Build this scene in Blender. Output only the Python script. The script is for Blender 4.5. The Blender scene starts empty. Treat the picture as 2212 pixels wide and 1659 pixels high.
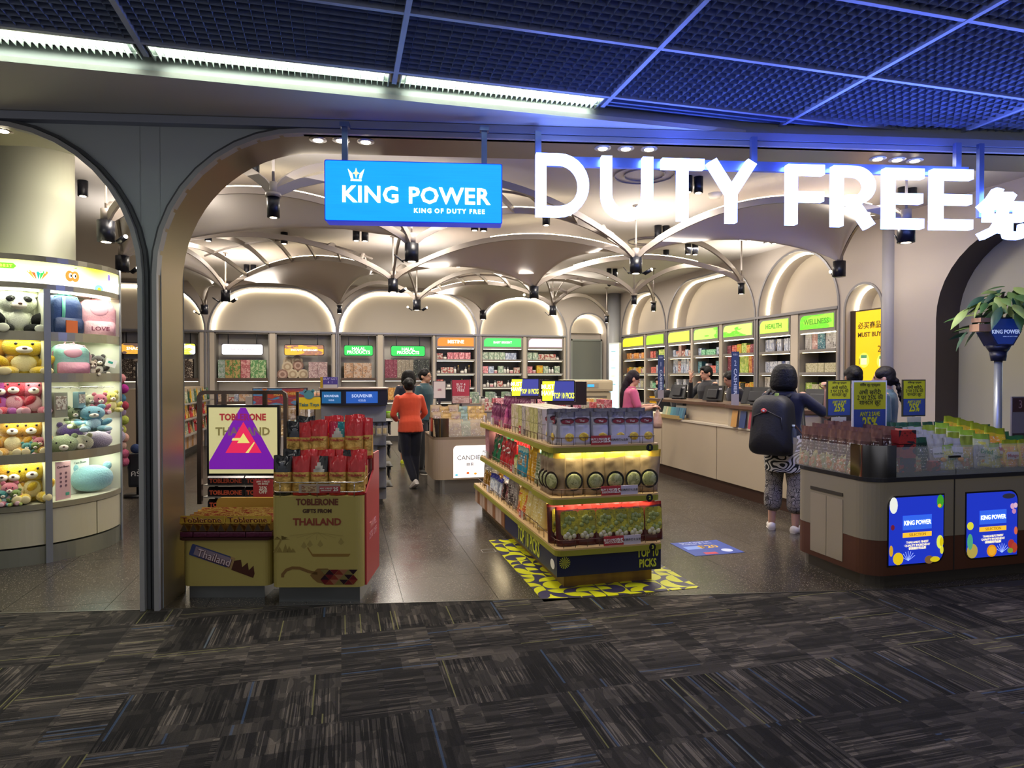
import bpy, bmesh, math, random
from mathutils import Vector, Matrix, Euler
from mathutils import noise as mnoise
R = random.Random(11)
PI = math.pi
SC = bpy.context.scene
COL = SC.collection
# ------------------------------------------------------------------ camera, world, exposure
FPX, CXP, CYP, HC = 1415.0, 1106.0, 829.5, 1.55
YAW = math.atan((1106 - 735) / FPX)
PIT = math.atan((808 - 829.5) / math.hypot(FPX, 371))
cam_data = bpy.data.cameras.new('camera')
cam = bpy.data.objects.new('camera', cam_data)
COL.objects.link(cam)
cam_data.sensor_fit = 'HORIZONTAL'
cam_data.sensor_width = 36.0
cam_data.lens = 36.0 * FPX / 2212.0
cam_data.clip_start = 0.05
cam.location = (0, 0, HC)
cam.rotation_euler = (PI / 2 + PIT, 0, -YAW)
SC.camera = cam
w = bpy.data.worlds.new('world')
SC.world = w
w.use_nodes = True
w.node_tree.nodes['Background'].inputs[0].default_value = (1, .97, .92, 1)
w.node_tree.nodes['Background'].inputs[1].default_value = 0.22
SC.view_settings.view_transform = 'Standard'
SC.view_settings.look = 'None'
SC.view_settings.exposure = 0.55
SC.view_settings.gamma = 1.0
SC.view_settings.use_curve_mapping = False
SC.cycles.use_denoising = True
SC.cycles.max_bounces = 6
SC.cycles.diffuse_bounces = 3
SC.cycles.glossy_bounces = 3
SC.cycles.transmission_bounces = 4
SC.cycles.transparent_max_bounces = 8
SC.cycles.sample_clamp_indirect = 4.0
SC.cycles.caustics_reflective = False
SC.cycles.caustics_refractive = False


def area(name, loc, size, power, col=(1, .9, .75), rot=(0, 0, 0), sy=None, spread=PI):
    l = bpy.data.lights.new(name, 'AREA')
    l.shape = 'RECTANGLE'
    l.size = size
    l.size_y = sy or size
    l.energy = power
    l.color = col
    l.spread = spread
    o = bpy.data.objects.new(name, l)
    o.location = loc
    o.rotation_euler = rot
    COL.objects.link(o)
    return o


def spot(name, loc, power, angle=2.2, col=(1, .88, .7), rot=(0, 0, 0), blend=.8, r=.05):
    l = bpy.data.lights.new(name, 'SPOT')
    l.energy = power
    l.spot_size = angle
    l.spot_blend = blend
    l.color = col
    l.shadow_soft_size = r
    o = bpy.data.objects.new(name, l)
    o.location = loc
    o.rotation_euler = rot
    COL.objects.link(o)
    return o


WARM = (1, .91, .8)
# broad area lights without lamp bodies under the shop ceiling, over bins and toys
for x in (-1.6, 1.0, 3.4, 5.4):
    for y in (6.6, 9.2, 11.8, 14.0):
        area('ceiling_wash', (x, y, 3.5), .5, 27, WARM)
area('bin_wash', (4.6, 5.6, 3.2), .4, 22, WARM)
area('toy_wash', (-2.2, 5.5, 3.05), .3, 7, (1, .95, .8))
# fill lights added over and behind the viewer, as unseen concourse ceiling lamps
for x in (-2.4, .9, 4.2):
    for y in (1.9, -1.2):
        area('concourse_fill', (x, y, 3.27), 1.2, 7 if y > 0 else 10, (1, .95, .88), sy=.2)

# ------------------------------------------------------------------ pixel rays onto real planes (to place things where they stand)
_cy, _sy, _cp, _sp = math.cos(YAW), math.sin(YAW), math.cos(PIT), math.sin(PIT)
_f = Vector((_sy * _cp, _cy * _cp, _sp))
_r = Vector((_cy, -_sy, 0))
_u = Vector((-_sy * _sp, -_cy * _sp, _cp))


def _ray(x, y):
    return _f + _r * ((x - CXP) / FPX) - _u * ((y - CYP) / FPX)


def onZ(x, y, z=0.0):
    d = _ray(x, y)
    return Vector((0, 0, HC)) + d * ((z - HC) / d.z)


def onX(x, y, X):
    d = _ray(x, y)
    return Vector((0, 0, HC)) + d * (X / d.x)


def onY(x, y, Y):
    d = _ray(x, y)
    return Vector((0, 0, HC)) + d * (Y / d.y)


# ------------------------------------------------------------------ materials
def lin(c):
    if isinstance(c, str):
        c = tuple(int(c[i:i + 2], 16) / 255 for i in (0, 2, 4))
        return tuple(x / 12.92 if x <= .04045 else ((x + .055) / 1.055) ** 2.4 for x in c)
    return c


_mc = {}


def mat(c, rough=.5, metal=0., em=0., spec=.5, bump=0., bs=60, alpha=1., coat=0., sheen=0.):
    key = (c, rough, metal, em, spec, bump, bs, alpha, coat, sheen)
    if key in _mc:
        return _mc[key]
    m = bpy.data.materials.new('m_%s' % (c if isinstance(c, str) else 'c%d' % len(_mc)))
    m.use_nodes = True
    nt = m.node_tree
    b = nt.nodes['Principled BSDF']
    col = lin(c) + (1,)
    b.inputs['Base Color'].default_value = col
    b.inputs['Roughness'].default_value = rough
    b.inputs['Metallic'].default_value = metal
    b.inputs['Specular IOR Level'].default_value = spec
    b.inputs['Alpha'].default_value = alpha
    b.inputs['Coat Weight'].default_value = coat
    b.inputs['Sheen Weight'].default_value = sheen
    if em:
        b.inputs['Emission Color'].default_value = col
        b.inputs['Emission Strength'].default_value = em
    if bump:
        n = nt.nodes.new('ShaderNodeTexNoise')
        n.inputs['Scale'].default_value = bs
        n.inputs['Detail'].default_value = 3
        bp = nt.nodes.new('ShaderNodeBump')
        bp.inputs['Strength'].default_value = bump
        bp.inputs['Distance'].default_value = .01
        tc = nt.nodes.new('ShaderNodeTexCoord')
        nt.links.new(tc.outputs['Object'], n.inputs['Vector'])
        nt.links.new(n.outputs['Fac'], bp.inputs['Height'])
        nt.links.new(bp.outputs['Normal'], b.inputs['Normal'])
    _mc[key] = m
    return m


class NT:
    """small node-graph writer"""
    def __init__(s, name):
        s.m = bpy.data.materials.new(name)
        s.m.use_nodes = True
        s.t = s.m.node_tree
        s.b = s.t.nodes['Principled BSDF']

    def n(s, typ, **kw):
        o = s.t.nodes.new('ShaderNode' + typ)
        for k, v in kw.items():
            if k[0] == '_':
                setattr(o, k[1:], v)
            else:
                s.put(o.inputs[k.replace('__', ' ')], v)
        return o

    def put(s, sock, v):
        if isinstance(v, bpy.types.NodeSocket):
            s.t.links.new(v, sock)
        elif isinstance(v, bpy.types.Node):
            s.t.links.new(v.outputs[0], sock)
        else:
            sock.default_value = v

    def math(s, op, a, b=0.0, c=None):
        o = s.t.nodes.new('ShaderNodeMath')
        o.operation = op
        s.put(o.inputs[0], a)
        s.put(o.inputs[1], b)
        if c is not None:
            s.put(o.inputs[2], c)
        return o.outputs[0]

    def mix(s, f, a, b):
        o = s.t.nodes.new('ShaderNodeMix')
        o.data_type = 'RGBA'
        s.put(o.inputs[0], f)
        for i, v in ((6, a), (7, b)):
            if isinstance(v, (tuple, str)):
                v = tuple(lin(v)) + (1,)
            s.put(o.inputs[i], v)
        return o.outputs[2]

    def mixf(s, f, a, b):
        o = s.t.nodes.new('ShaderNodeMix')
        s.put(o.inputs[0], f)
        s.put(o.inputs[2], a)
        s.put(o.inputs[3], b)
        return o.outputs[0]

    def ramp(s, f, stops, interp='LINEAR'):
        o = s.t.nodes.new('ShaderNodeValToRGB')
        s.put(o.inputs[0], f)
        e = o.color_ramp.elements
        o.color_ramp.interpolation = interp
        while len(e) < len(stops):
            e.new(.5)
        for q, (p, c) in zip(e, stops):
            q.position = p
            q.color = tuple(lin(c)) + (1,)
        return o.outputs[0]

    def xyz(s, v):
        o = s.t.nodes.new('ShaderNodeSeparateXYZ')
        s.put(o.inputs[0], v)
        return o.outputs

    def comb(s, x, y, z=0.0):
        o = s.t.nodes.new('ShaderNodeCombineXYZ')
        for i, v in enumerate((x, y, z)):
            s.put(o.inputs[i], v)
        return o.outputs[0]


_pc = {}


def prnt(c1, c2, c3='f4f0e6', sc=4., rough=.4, metal=0., em=0., thr=.52, coat=0.):
    """printed packaging: blotches of artwork colour and small dark or light lines of copy"""
    key = (c1, c2, c3, sc, rough, metal, em, thr)
    if key in _pc:
        return _pc[key]
    g = NT('print_' + c1)
    tc = g.n('TexCoord').outputs['Generated']
    oi = g.n('ObjectInfo').outputs['Random']
    mp = g.n('Mapping', Vector=tc)
    g.put(mp.inputs['Location'], g.comb(g.math('MULTIPLY', oi, 7.), 3., g.math('MULTIPLY', oi, 3.)))
    n1 = g.n('TexNoise', Vector=mp.outputs[0], Scale=sc, Detail=1.).outputs['Fac']
    v = g.n('TexVoronoi', Vector=mp.outputs[0], Scale=sc * 2.2)
    v.feature = 'F1'
    a = g.math('GREATER_THAN', n1, thr)
    b = g.math('LESS_THAN', v.outputs['Distance'], .23)
    x = g.mix(a, c1, c2)
    x = g.mix(b, x, c3)
    z = g.xyz(tc)[2]
    w1 = g.math('FRACT', g.math('MULTIPLY', z, 11.))
    w2 = g.n('TexNoise', Vector=mp.outputs[0], Scale=sc * 9, Detail=0.).outputs['Fac']
    ln = g.math('MULTIPLY', g.math('LESS_THAN', w1, .3), g.math('GREATER_THAN', w2, .56))
    x = g.mix(g.math('MULTIPLY', ln, .7), x, c3)
    g.put(g.b.inputs['Base Color'], x)
    g.b.inputs['Roughness'].default_value = rough
    g.b.inputs['Metallic'].default_value = metal
    if em:
        g.put(g.b.inputs['Emission Color'], x)
        g.b.inputs['Emission Strength'].default_value = em
    _pc[key] = g.m
    return g.m


def glass(c='ffffff', a=.16):
    return mat(c, .03, 0, alpha=a, spec=.8)


# ------------------------------------------------------------------ mesh builder
class G:
    def __init__(s, xf=None):
        s.v, s.f, s.mi, s.sm, s.cur, s.xf, s.smooth = [], [], [], [], 0, xf, False

    def m(s, i, smooth=None):
        s.cur = i
        if smooth is not None:
            s.smooth = smooth
        return s

    def add(s, vs, fs):
        b = len(s.v)
        s.v += [tuple(s.xf @ Vector(v)) if s.xf else tuple(v) for v in vs]
        for f in fs:
            s.f.append(tuple(b + i for i in f))
            s.mi.append(s.cur)
            s.sm.append(s.smooth)
        return s

    def box(s, x0, x1, y0, y1, z0, z1):
        return s.add([(x0, y0, z0), (x1, y0, z0), (x1, y1, z0), (x0, y1, z0), (x0, y0, z1), (x1, y0, z1), (x1, y1, z1), (x0, y1, z1)],
                     [(0, 3, 2, 1), (4, 5, 6, 7), (0, 1, 5, 4), (1, 2, 6, 5), (2, 3, 7, 6), (3, 0, 4, 7)])

    def rbox(s, x0, x1, y0, y1, z0, z1, b=.005):
        """box with softened edges on every side (bevel of width b)"""
        bm = bmesh.new()
        bmesh.ops.create_cube(bm, size=1)
        for v in bm.verts:
            v.co = Vector((x0 + (v.co.x + .5) * (x1 - x0), y0 + (v.co.y + .5) * (y1 - y0), z0 + (v.co.z + .5) * (z1 - z0)))
        bmesh.ops.bevel(bm, geom=bm.edges[:], offset=b, segments=2, affect='EDGES', profile=.7)
        bm.verts.index_update()
        s.add([v.co[:] for v in bm.verts], [[v.index for v in f.verts] for f in bm.faces])
        bm.free()
        return s

    def prism(s, pts, a, b, ax='z'):
        """extrude a 2D outline from a to b along an axis; outline coords are the other two axes in order"""
        n = len(pts)

        def P(p, t):
            return {'z': (p[0], p[1], t), 'y': (p[0], t, p[1]), 'x': (t, p[0], p[1])}[ax]
        vs = [P(p, a) for p in pts] + [P(p, b) for p in pts]
        fs = [tuple(range(n - 1, -1, -1)), tuple(range(n, 2 * n))] + [(i, (i + 1) % n, n + (i + 1) % n, n + i) for i in range(n)]
        return s.add(vs, fs)

    def wall(s, pts, a, b, ax='z', closed=False):
        """open ribbon wall along a polyline"""
        n = len(pts)

        def P(p, t):
            return {'z': (p[0], p[1], t), 'y': (p[0], t, p[1]), 'x': (t, p[0], p[1])}[ax]
        vs = [P(p, a) for p in pts] + [P(p, b) for p in pts]
        m = n if closed else n - 1
        return s.add(vs, [(i, (i + 1) % n, n + (i + 1) % n, n + i) for i in range(m)])

    def cyl(s, c, r, h, n=16, ax='z', r2=None, caps=True):
        r2 = r if r2 is None else r2
        vs = []
        for k, (rr, t) in enumerate(((r, 0), (r2, h))):
            for i in range(n):
                a = 2 * PI * i / n
                p = (rr * math.cos(a), rr * math.sin(a), t)
                if ax == 'x':
                    p = (p[2], p[0], p[1])
                if ax == 'y':
                    p = (p[0], p[2], p[1])
                vs.append((c[0] + p[0], c[1] + p[1], c[2] + p[2]))
        fs = [(i, (i + 1) % n, n + (i + 1) % n, n + i) for i in range(n)]
        if caps:
            fs += [tuple(range(n - 1, -1, -1)), tuple(range(n, 2 * n))]
        return s.add(vs, fs)

    def rings(s, rs, n=12, caps=True):
        """rs: list of (center, u, v) half-axis vectors"""
        vs, fs = [], []
        for c, u, v in rs:
            for i in range(n):
                a = 2 * PI * i / n
                vs.append(tuple(Vector(c) + Vector(u) * math.cos(a) + Vector(v) * math.sin(a)))
        for k in range(len(rs) - 1):
            for i in range(n):
                j = (i + 1) % n
                fs.append((k * n + i, k * n + j, (k + 1) * n + j, (k + 1) * n + i))
        if caps:
            fs += [tuple(range(n - 1, -1, -1)), tuple((len(rs) - 1) * n + i for i in range(n))]
        return s.add(vs, fs)

    def tube(s, pts, r, n=8, r2=None):
        pts = [Vector(p) for p in pts]
        rs = []
        m = len(pts)
        for i, p in enumerate(pts):
            d = (pts[min(i + 1, m - 1)] - pts[max(i - 1, 0)])
            d = d.normalized() if d.length > 1e-9 else Vector((0, 0, 1))
            h = Vector((0, 0, 1)) if abs(d.z) < .9 else Vector((0, 1, 0))
            u = d.cross(h).normalized()
            v = d.cross(u).normalized()
            rr = r if r2 is None else r + (r2 - r) * i / (m - 1)
            if isinstance(r, (list, tuple)):
                rr = r[i]
            rs.append((p, u * rr, v * rr))
        return s.rings(rs, n)

    def bar(s, pts, w, h):
        """rectangular bar following points, h measured vertically"""
        pts = [Vector(p) for p in pts]
        m = len(pts)
        vs, fs = [], []
        for i, p in enumerate(pts):
            d = (pts[min(i + 1, m - 1)] - pts[max(i - 1, 0)]).normalized()
            u = Vector((-d.y, d.x, 0))
            u = u.normalized() * w / 2 if u.length > 1e-6 else Vector((w / 2, 0, 0))
            v = d.cross(u).normalized() * h / 2
            vs += [tuple(p - u - v), tuple(p + u - v), tuple(p + u + v), tuple(p - u + v)]
        for k in range(m - 1):
            for i in range(4):
                j = (i + 1) % 4
                fs.append((k * 4 + i, k * 4 + j, k * 4 + 4 + j, k * 4 + 4 + i))
        fs += [(3, 2, 1, 0), tuple((m - 1) * 4 + i for i in range(4))]
        return s.add(vs, fs)

    def ell(s, c, r, n=14, m=9, rot=None):
        vs, fs = [], []
        rot = Euler(rot).to_matrix() if rot else None
        r = (r, r, r) if not isinstance(r, (tuple, list)) else r
        for k in range(m + 1):
            ph = PI * k / m
            for i in range(n):
                a = 2 * PI * i / n
                p = Vector((r[0] * math.sin(ph) * math.cos(a), r[1] * math.sin(ph) * math.sin(a), r[2] * math.cos(ph)))
                if rot:
                    p = rot @ p
                vs.append((c[0] + p.x, c[1] + p.y, c[2] + p.z))
        for k in range(m):
            for i in range(n):
                j = (i + 1) % n
                fs.append((k * n + i, (k + 1) * n + i, (k + 1) * n + j, k * n + j))
        return s.add(vs, fs)

    def build(s, name, mats, parent=None, loc=None, rot=None, label=None, weld=False):
        me = bpy.data.meshes.new(name)
        me.from_pydata(s.v, [], s.f)
        if not isinstance(mats, (list, tuple)):
            mats = [mats]
        for m_ in mats:
            me.materials.append(m_)
        me.polygons.foreach_set('material_index', s.mi)
        me.polygons.foreach_set('use_smooth', s.sm)
        if weld:
            bm = bmesh.new()
            bm.from_mesh(me)
            bmesh.ops.remove_doubles(bm, verts=bm.verts, dist=1e-5)
            bmesh.ops.recalc_face_normals(bm, faces=bm.faces)
            bm.to_mesh(me)
            bm.free()
        me.update()
        o = bpy.data.objects.new(name, me)
        COL.objects.link(o)
        if parent:
            o.parent = parent
        if loc:
            o.location = loc
        if rot is not None:
            o.rotation_euler = rot if isinstance(rot, (tuple, list)) else (0, 0, rot)
        if label:
            o['label'] = label
        return o


def rrect(x0, x1, z0, z1, r, n=5, corners=(1, 1, 1, 1)):
    """rounded rectangle outline, counter-clockwise from lower left; r per corner flagged ll, lr, ur, ul"""
    pts = []
    for k, (cx, cz, a0) in enumerate(((x0, z0, PI), (x1, z0, 1.5 * PI), (x1, z1, 0), (x0, z1, .5 * PI))):
        rr = r * corners[k]
        ox = cx + (rr if k in (0, 3) else -rr)
        oz = cz + (rr if k in (0, 1) else -rr)
        if rr == 0:
            pts.append((cx, cz))
            continue
        for i in range(n + 1):
            a = a0 + PI / 2 * i / n
            pts.append((ox + rr * math.cos(a), oz + rr * math.sin(a)))
    return pts


def thing(name, label, cat, loc=(0, 0, 0), rz=0, group=None):
    o = bpy.data.objects.new(name, None)
    COL.objects.link(o)
    o.location = loc
    o.rotation_euler = (0, 0, rz)
    o.empty_display_size = .1
    return tag(o, label, cat, group)


def tag(o, label, cat, group=None, kind=None):
    o['label'] = label
    o['category'] = cat
    if group:
        o['group'] = group
    if kind:
        o['kind'] = kind
    return o


def struct(o):
    o['kind'] = 'structure'
    return o


_hid = []


def proto(o):
    """a prototype: first placement uses it, later ones copy it"""
    o['_used'] = 0
    return o


def put(p, loc, rz=0, label=None, group=None, s=None, rot=None):
    if not p['_used']:
        p['_used'] = 1
        o = p
    else:
        o = p.copy()
        COL.objects.link(o)
        for ch in p.children:
            c = ch.copy()
            COL.objects.link(c)
            c.parent = o
            for g_ in ch.children:
                d = g_.copy()
                COL.objects.link(d)
                d.parent = c
    o.location = loc
    o.rotation_euler = rot if rot else (0, 0, rz)
    if s is not None:
        o.scale = s if isinstance(s, tuple) else (s, s, s)
    if label:
        o['label'] = label.replace('from the ', 'from ').replace(' with a cream label', '').replace(' with a dark lid', '')
    if group:
        o['group'] = group
    return o


_tx = {}


def text(t, size, m, loc, rot=(PI / 2, 0, 0), parent=None, name='lettering', bold=0.0, al='CENTER', ext=.001, sx=1., spacing=1., line=1.):
    key = (t, round(size, 4), bold, al, ext, spacing, m.name, line)
    me = _tx.get(key)
    if me is None:
        cu = bpy.data.curves.new('t', 'FONT')
        cu.body = t
        cu.size = size
        cu.align_x = al
        cu.align_y = 'CENTER'
        cu.offset = bold * size
        cu.extrude = ext
        cu.resolution_u = 2
        cu.space_character = spacing
        cu.space_line = line
        o = bpy.data.objects.new('t', cu)
        COL.objects.link(o)
        bpy.context.view_layer.update()
        me = bpy.data.meshes.new_from_object(o.evaluated_get(bpy.context.evaluated_depsgraph_get()))
        bpy.data.objects.remove(o)
        bpy.data.curves.remove(cu)
        me.materials.clear()
        me.materials.append(m)
        me.name = name
        _tx[key] = me
    o = bpy.data.objects.new(name, me)
    COL.objects.link(o)
    o.location = loc
    o.rotation_euler = rot
    o.scale = (sx, 1, 1)
    if parent:
        o.parent = parent
    return o


def words(t, size, m, x, y, z, parent, bold=.0, sx=1., gap=.3, spacing=1., name='lettering'):
    """a centred line of lettering, one object per word"""
    os_ = [text(w_, size, m, (0, y, z), parent=parent, name=name, bold=bold, al='LEFT', sx=sx, spacing=spacing) for w_ in t.split()]
    ws = [max(v.co.x for v in o.data.vertices) * sx for o in os_]
    tot = sum(ws) + gap * size * (len(ws) - 1)
    c = x - tot / 2
    for o, w_ in zip(os_, ws):
        o.location.x = c
        c += w_ + gap * size


ORD = 'first second third fourth fifth sixth seventh eighth ninth tenth eleventh twelfth thirteenth fourteenth fifteenth sixteenth seventeenth eighteenth nineteenth twentieth'.split()


def nth(i):
    if i < 20:
        return ORD[i]
    t, u = divmod(i + 1, 10)
    tens = {2: 'twent', 3: 'thirt', 4: 'fort', 5: 'fift'}[t]
    return tens + 'ieth' if u == 0 else tens + 'y-' + ORD[u - 1]


# common materials
CREAM = mat('cdbfae', .55)
WALLM = mat('b9afa5', .6)
CEILM = mat('d6cfc9', .7)
RIBM = mat('9a9087', .45, .1)
BLACK = mat('0b0c10', .4)
NAVYB = mat('10131f', .35)
STEEL = mat('a8a6a2', .28, .9)
STEELD = mat('5f5c58', .35, .8)
CHROME = mat('d8d4d0', .12, 1.)
LEDW = mat('fff4dc', em=9.)
LEDC = mat('fff2d0', em=7.)
WHITE = mat('e9e6e0', .5)
GREYP = mat('77777a', .5)
TRIMM = mat('8c8a8e', .35, .5)
# ================================================================== SHELL
SL = -.18                                  # the storefront line runs Y = 4.53 + SL * X
FA = math.atan(SL)
FX = Matrix.Translation((0, 4.53, 0)) @ Matrix.Rotation(FA, 4, 'Z')   # local s along the storefront, n into the shop


def fs(s, n, z=0):
    return FX @ Vector((s, n, z))


def fline(x):
    return 4.53 + SL * x


CZ = 3.56     # shop ceiling
# --- shop floor of terrazzo tiles
g = NT('terrazzo')
tc = g.n('TexCoord').outputs['Object']
oi = g.n('ObjectInfo').outputs['Random']
v = g.n('TexVoronoi', Vector=tc, Scale=95.)
n1 = g.n('TexNoise', Vector=tc, Scale=3., Detail=2.).outputs['Fac']
spk = g.math('LESS_THAN', v.outputs['Distance'], .3)
rc = g.xyz(v.outputs['Color'])[0]
pick = g.math('MULTIPLY', spk, g.math('GREATER_THAN', rc, .62))
base = g.mix(g.math('MULTIPLY_ADD', oi, .35, g.math('MULTIPLY', n1, .6)), '2e2a25', '403a33')
g.put(g.b.inputs['Base Color'], g.mix(g.math('MULTIPLY', pick, .8), base, '8a8072'))
g.put(g.b.inputs['Roughness'], g.math('MULTIPLY_ADD', n1, .14, .17))
g.b.inputs['Specular IOR Level'].default_value = .55
TERR = g.m
fl = struct(G().box(-7, 7.6, 2.9, 16.2, -.12, -.006).build('floor', mat('1d1b19', .8)))
TW, TD = .64, 1.18
k0 = 0
for i in range(-7, 12):
    for j in range(-2, 9):
        x0, y0 = .41 + i * TW, 6.16 + j * TD
        x1, y1 = x0 + TW, y0 + TD
        y0c = max(y0, fline((x0 + x1) / 2) - 0)
        if y1 < fline(x0) or x0 > 6.7 or y0 > 15.3 or x1 < -4.3:
            continue
        ya, yb = max(y0, fline(x0)), max(y0, fline(x1))
        if y1 - min(ya, yb) < .02:
            continue
        e = .0015
        pts = [(x0 + e, ya + e), (x1 - e, yb + e), (x1 - e, max(y1 - e, yb + 2 * e)), (x0 + e, y1 - e)]
        G().prism(pts, -.006, 0).build('floor_tile', TERR, fl)
        k0 += 1
# --- terminal carpet
g = NT('carpet')
tc = g.n('TexCoord').outputs['Object']
X, Y, _ = g.xyz(tc)
T = .5
tx = g.math('FLOOR', g.math('DIVIDE', X, T))
ty = g.math('FLOOR', g.math('DIVIDE', Y, T))
wn = g.n('TexWhiteNoise', Vector=g.comb(tx, ty, 1.))
wn.noise_dimensions = '3D'
ori = g.math('GREATER_THAN', wn.outputs['Value'], .42)
U = g.mixf(ori, X, Y)
V = g.mixf(ori, Y, X)
tid = wn.outputs['Value']
n_str = g.n('TexNoise', Vector=g.comb(g.math('MULTIPLY', U, 95.), g.math('MULTIPLY', V, 1.6), g.math('MULTIPLY', tid, 40.)), Scale=1., Detail=2.).outputs['Fac']
n_brk = g.n('TexNoise', Vector=g.comb(g.math('MULTIPLY', U, 14.), g.math('MULTIPLY', V, 6.), g.math('MULTIPLY', tid, 70.)), Scale=1., Detail=1.).outputs['Fac']


def cells(su, sv, z):
    o = g.n('TexWhiteNoise', Vector=g.comb(g.math('FLOOR', g.math('MULTIPLY', U, su)), g.math('FLOOR', g.math('MULTIPLY', V, sv)), g.math('ADD', tid, z)))
    o.noise_dimensions = '3D'
    return o.outputs['Value']


p1 = cells(6.4, 3.2, 1.)
p2_ = cells(34., 4.86, 5.)
p3 = cells(150., 1.62, 9.)
grain = g.n('TexNoise', Vector=tc, Scale=420., Detail=1.).outputs['Fac']
f = g.math('MULTIPLY_ADD', g.math('GREATER_THAN', p1, .45), .2, g.math('MULTIPLY', p2_, .26))
msk = g.math('GREATER_THAN', cells(3.9, 5.7, 21.), .52)
f = g.math('ADD', f, g.math('MULTIPLY', g.math('SUBTRACT', g.math('GREATER_THAN', n_str, .53), .35), g.math('MULTIPLY_ADD', msk, .3, .06)))
f = g.math('ADD', f, .07)
f = g.math('MULTIPLY', f, g.math('MULTIPLY_ADD', g.math('GREATER_THAN', n_brk, .5), .35, .65))
f = g.math('ADD', f, g.math('MULTIPLY', tid, .12))
colr = g.ramp(f, [(0., '1f1e1e'), (.2, '2c2a29'), (.42, '45413d'), (.62, '5f5851'), (.85, '7a7166')])
colr = g.mix(g.math('MULTIPLY', g.math('GREATER_THAN', p3, .99), .6), colr, '8d8a58')
p4 = cells(90., 1.62, 15.)
colr = g.mix(g.math('MULTIPLY', g.math('GREATER_THAN', p4, .985), .45), colr, '4a6486')
sc_ = g.n('VectorMath', _operation='SCALE')
g.put(sc_.inputs[0], colr)
g.put(sc_.inputs['Scale'], g.math('MULTIPLY_ADD', grain, .8, .42))
g.put(g.b.inputs['Base Color'], sc_.outputs[0])
g.b.inputs['Roughness'].default_value = .95
g.b.inputs['Specular IOR Level'].default_value = .1
bp = g.n('Bump', Height=grain, Strength=.5, Distance=.004)
g.put(g.b.inputs['Normal'], bp.outputs[0])
pts = [(-7, -4), (9, -4), (9, fline(9)), (-7, fline(-7))]
o = struct(G().prism(pts, -.1, .003).build('floor_carpet', g.m))
# thin steel strip where carpet meets terrazzo
struct(G(FX).box(-7, 8, -.006, .006, 0, .006).build('trim_1', STEELD))

# --- shop ceiling and back / side walls
struct(G().add([(-7, 4.2, CZ), (7.6, 4.2, CZ), (7.6, 16, CZ), (-7, 16, CZ)], [(0, 1, 2, 3)]).build('ceiling', CEILM))


def arch_pts(a, b, zs, zt, r, n=10):
    """arch outline from (a, zs) up and over to (b, zs): corner radius r, flat top at zt"""
    r = min(r, (b - a) / 2)
    rz = zt - zs
    p = []
    for i in range(n + 1):
        t = PI - PI / 2 * i / n
        p.append((a + r + r * math.cos(t), zs + rz * math.sin(t)))
    for i in range(n + 1):
        t = PI / 2 - PI / 2 * i / n
        p.append((b - r + r * math.cos(t), zs + rz * math.sin(t)))
    return p


def arch_wall(nm, bays, lo, hi, zceil, depth, P, matw, zfloor=0.0):
    """front skin of a wall with arched niches. P(s, d, z) -> world. bays: (a, b, zspring, ztop, r)"""
    g_ = G()
    edges = [lo]
    for (a, b, zs, zt, r) in bays:
        pts = arch_pts(a, b, zs, zt, r)
        # spandrel strip
        vs = [P(s, 0, z) for s, z in pts] + [P(s, 0, zceil) for s, z in pts]
        n = len(pts)
        g_.m(0, False).add(vs, [(i, i + 1, n + i + 1, n + i) for i in range(n - 1)])
        # reveal
        full = [(a, zfloor)] + pts + [(b, zfloor)]
        vs = [P(s, 0, z) for s, z in full] + [P(s, depth, z) for s, z in full]
        n = len(full)
        g_.m(0, True).add(vs, [(i, i + 1, n + i + 1, n + i) for i in range(n - 1)])
        g_.m(0, False).add([P(edges[-1], 0, zfloor), P(a, 0, zfloor), P(a, 0, zceil), P(edges[-1], 0, zceil)], [(0, 1, 2, 3)])
        edges.append(b)
    g_.add([P(edges[-1], 0, zfloor), P(hi, 0, zfloor), P(hi, 0, zceil), P(edges[-1], 0, zceil)], [(0, 1, 2, 3)])
    # rear skin that closes the niches
    g_.add([P(lo, depth, zfloor), P(hi, depth, zfloor), P(hi, depth, zceil), P(lo, depth, zceil)], [(0, 1, 2, 3)])
    return struct(g_.build(nm, matw))


def trim_arch(nm, a, b, zs, zt, r, P, w, d0, d1, m_, zfloor=0.0, parent=None):
    """a raised band following an arch"""
    p0 = [(a, zfloor)] + arch_pts(a, b, zs, zt, r) + [(b, zfloor)]
    p1 = [(a - w, zfloor)] + arch_pts(a - w, b + w, zs, zt + w, r + w) + [(b + w, zfloor)]
    n = len(p0)
    vs = [P(s, d0, z) for s, z in p0] + [P(s, d0, z) for s, z in p1] + [P(s, d1, z) for s, z in p0] + [P(s, d1, z) for s, z in p1]
    fs_ = []
    for i in range(n - 1):
        fs_ += [(i, i + 1, n + i + 1, n + i), (n + i, n + i + 1, 3 * n + i + 1, 3 * n + i), (i, 2 * n + i, 2 * n + i + 1, i + 1), (2 * n + i, 3 * n + i, 3 * n + i + 1, 2 * n + i + 1)]
    fs_ += [(0, n, 3 * n, 2 * n), (n - 1, 3 * n - 1, 4 * n - 1, 2 * n - 1)]
    o = G().m(0, False).add(vs, fs_).build(nm, m_, parent)
    return o


def led_arch(a, b, zs, zt, r, P, d, m_, label, grp, w=.022):
    pts = arch_pts(a + w, b - w, zs, zt - w, r - w)
    g_ = G().m(0, True).tube([P(s, d, z) for s, z in pts], w, 6)
    return tag(g_.build('light_strip', m_), label, 'light', grp)


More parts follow.
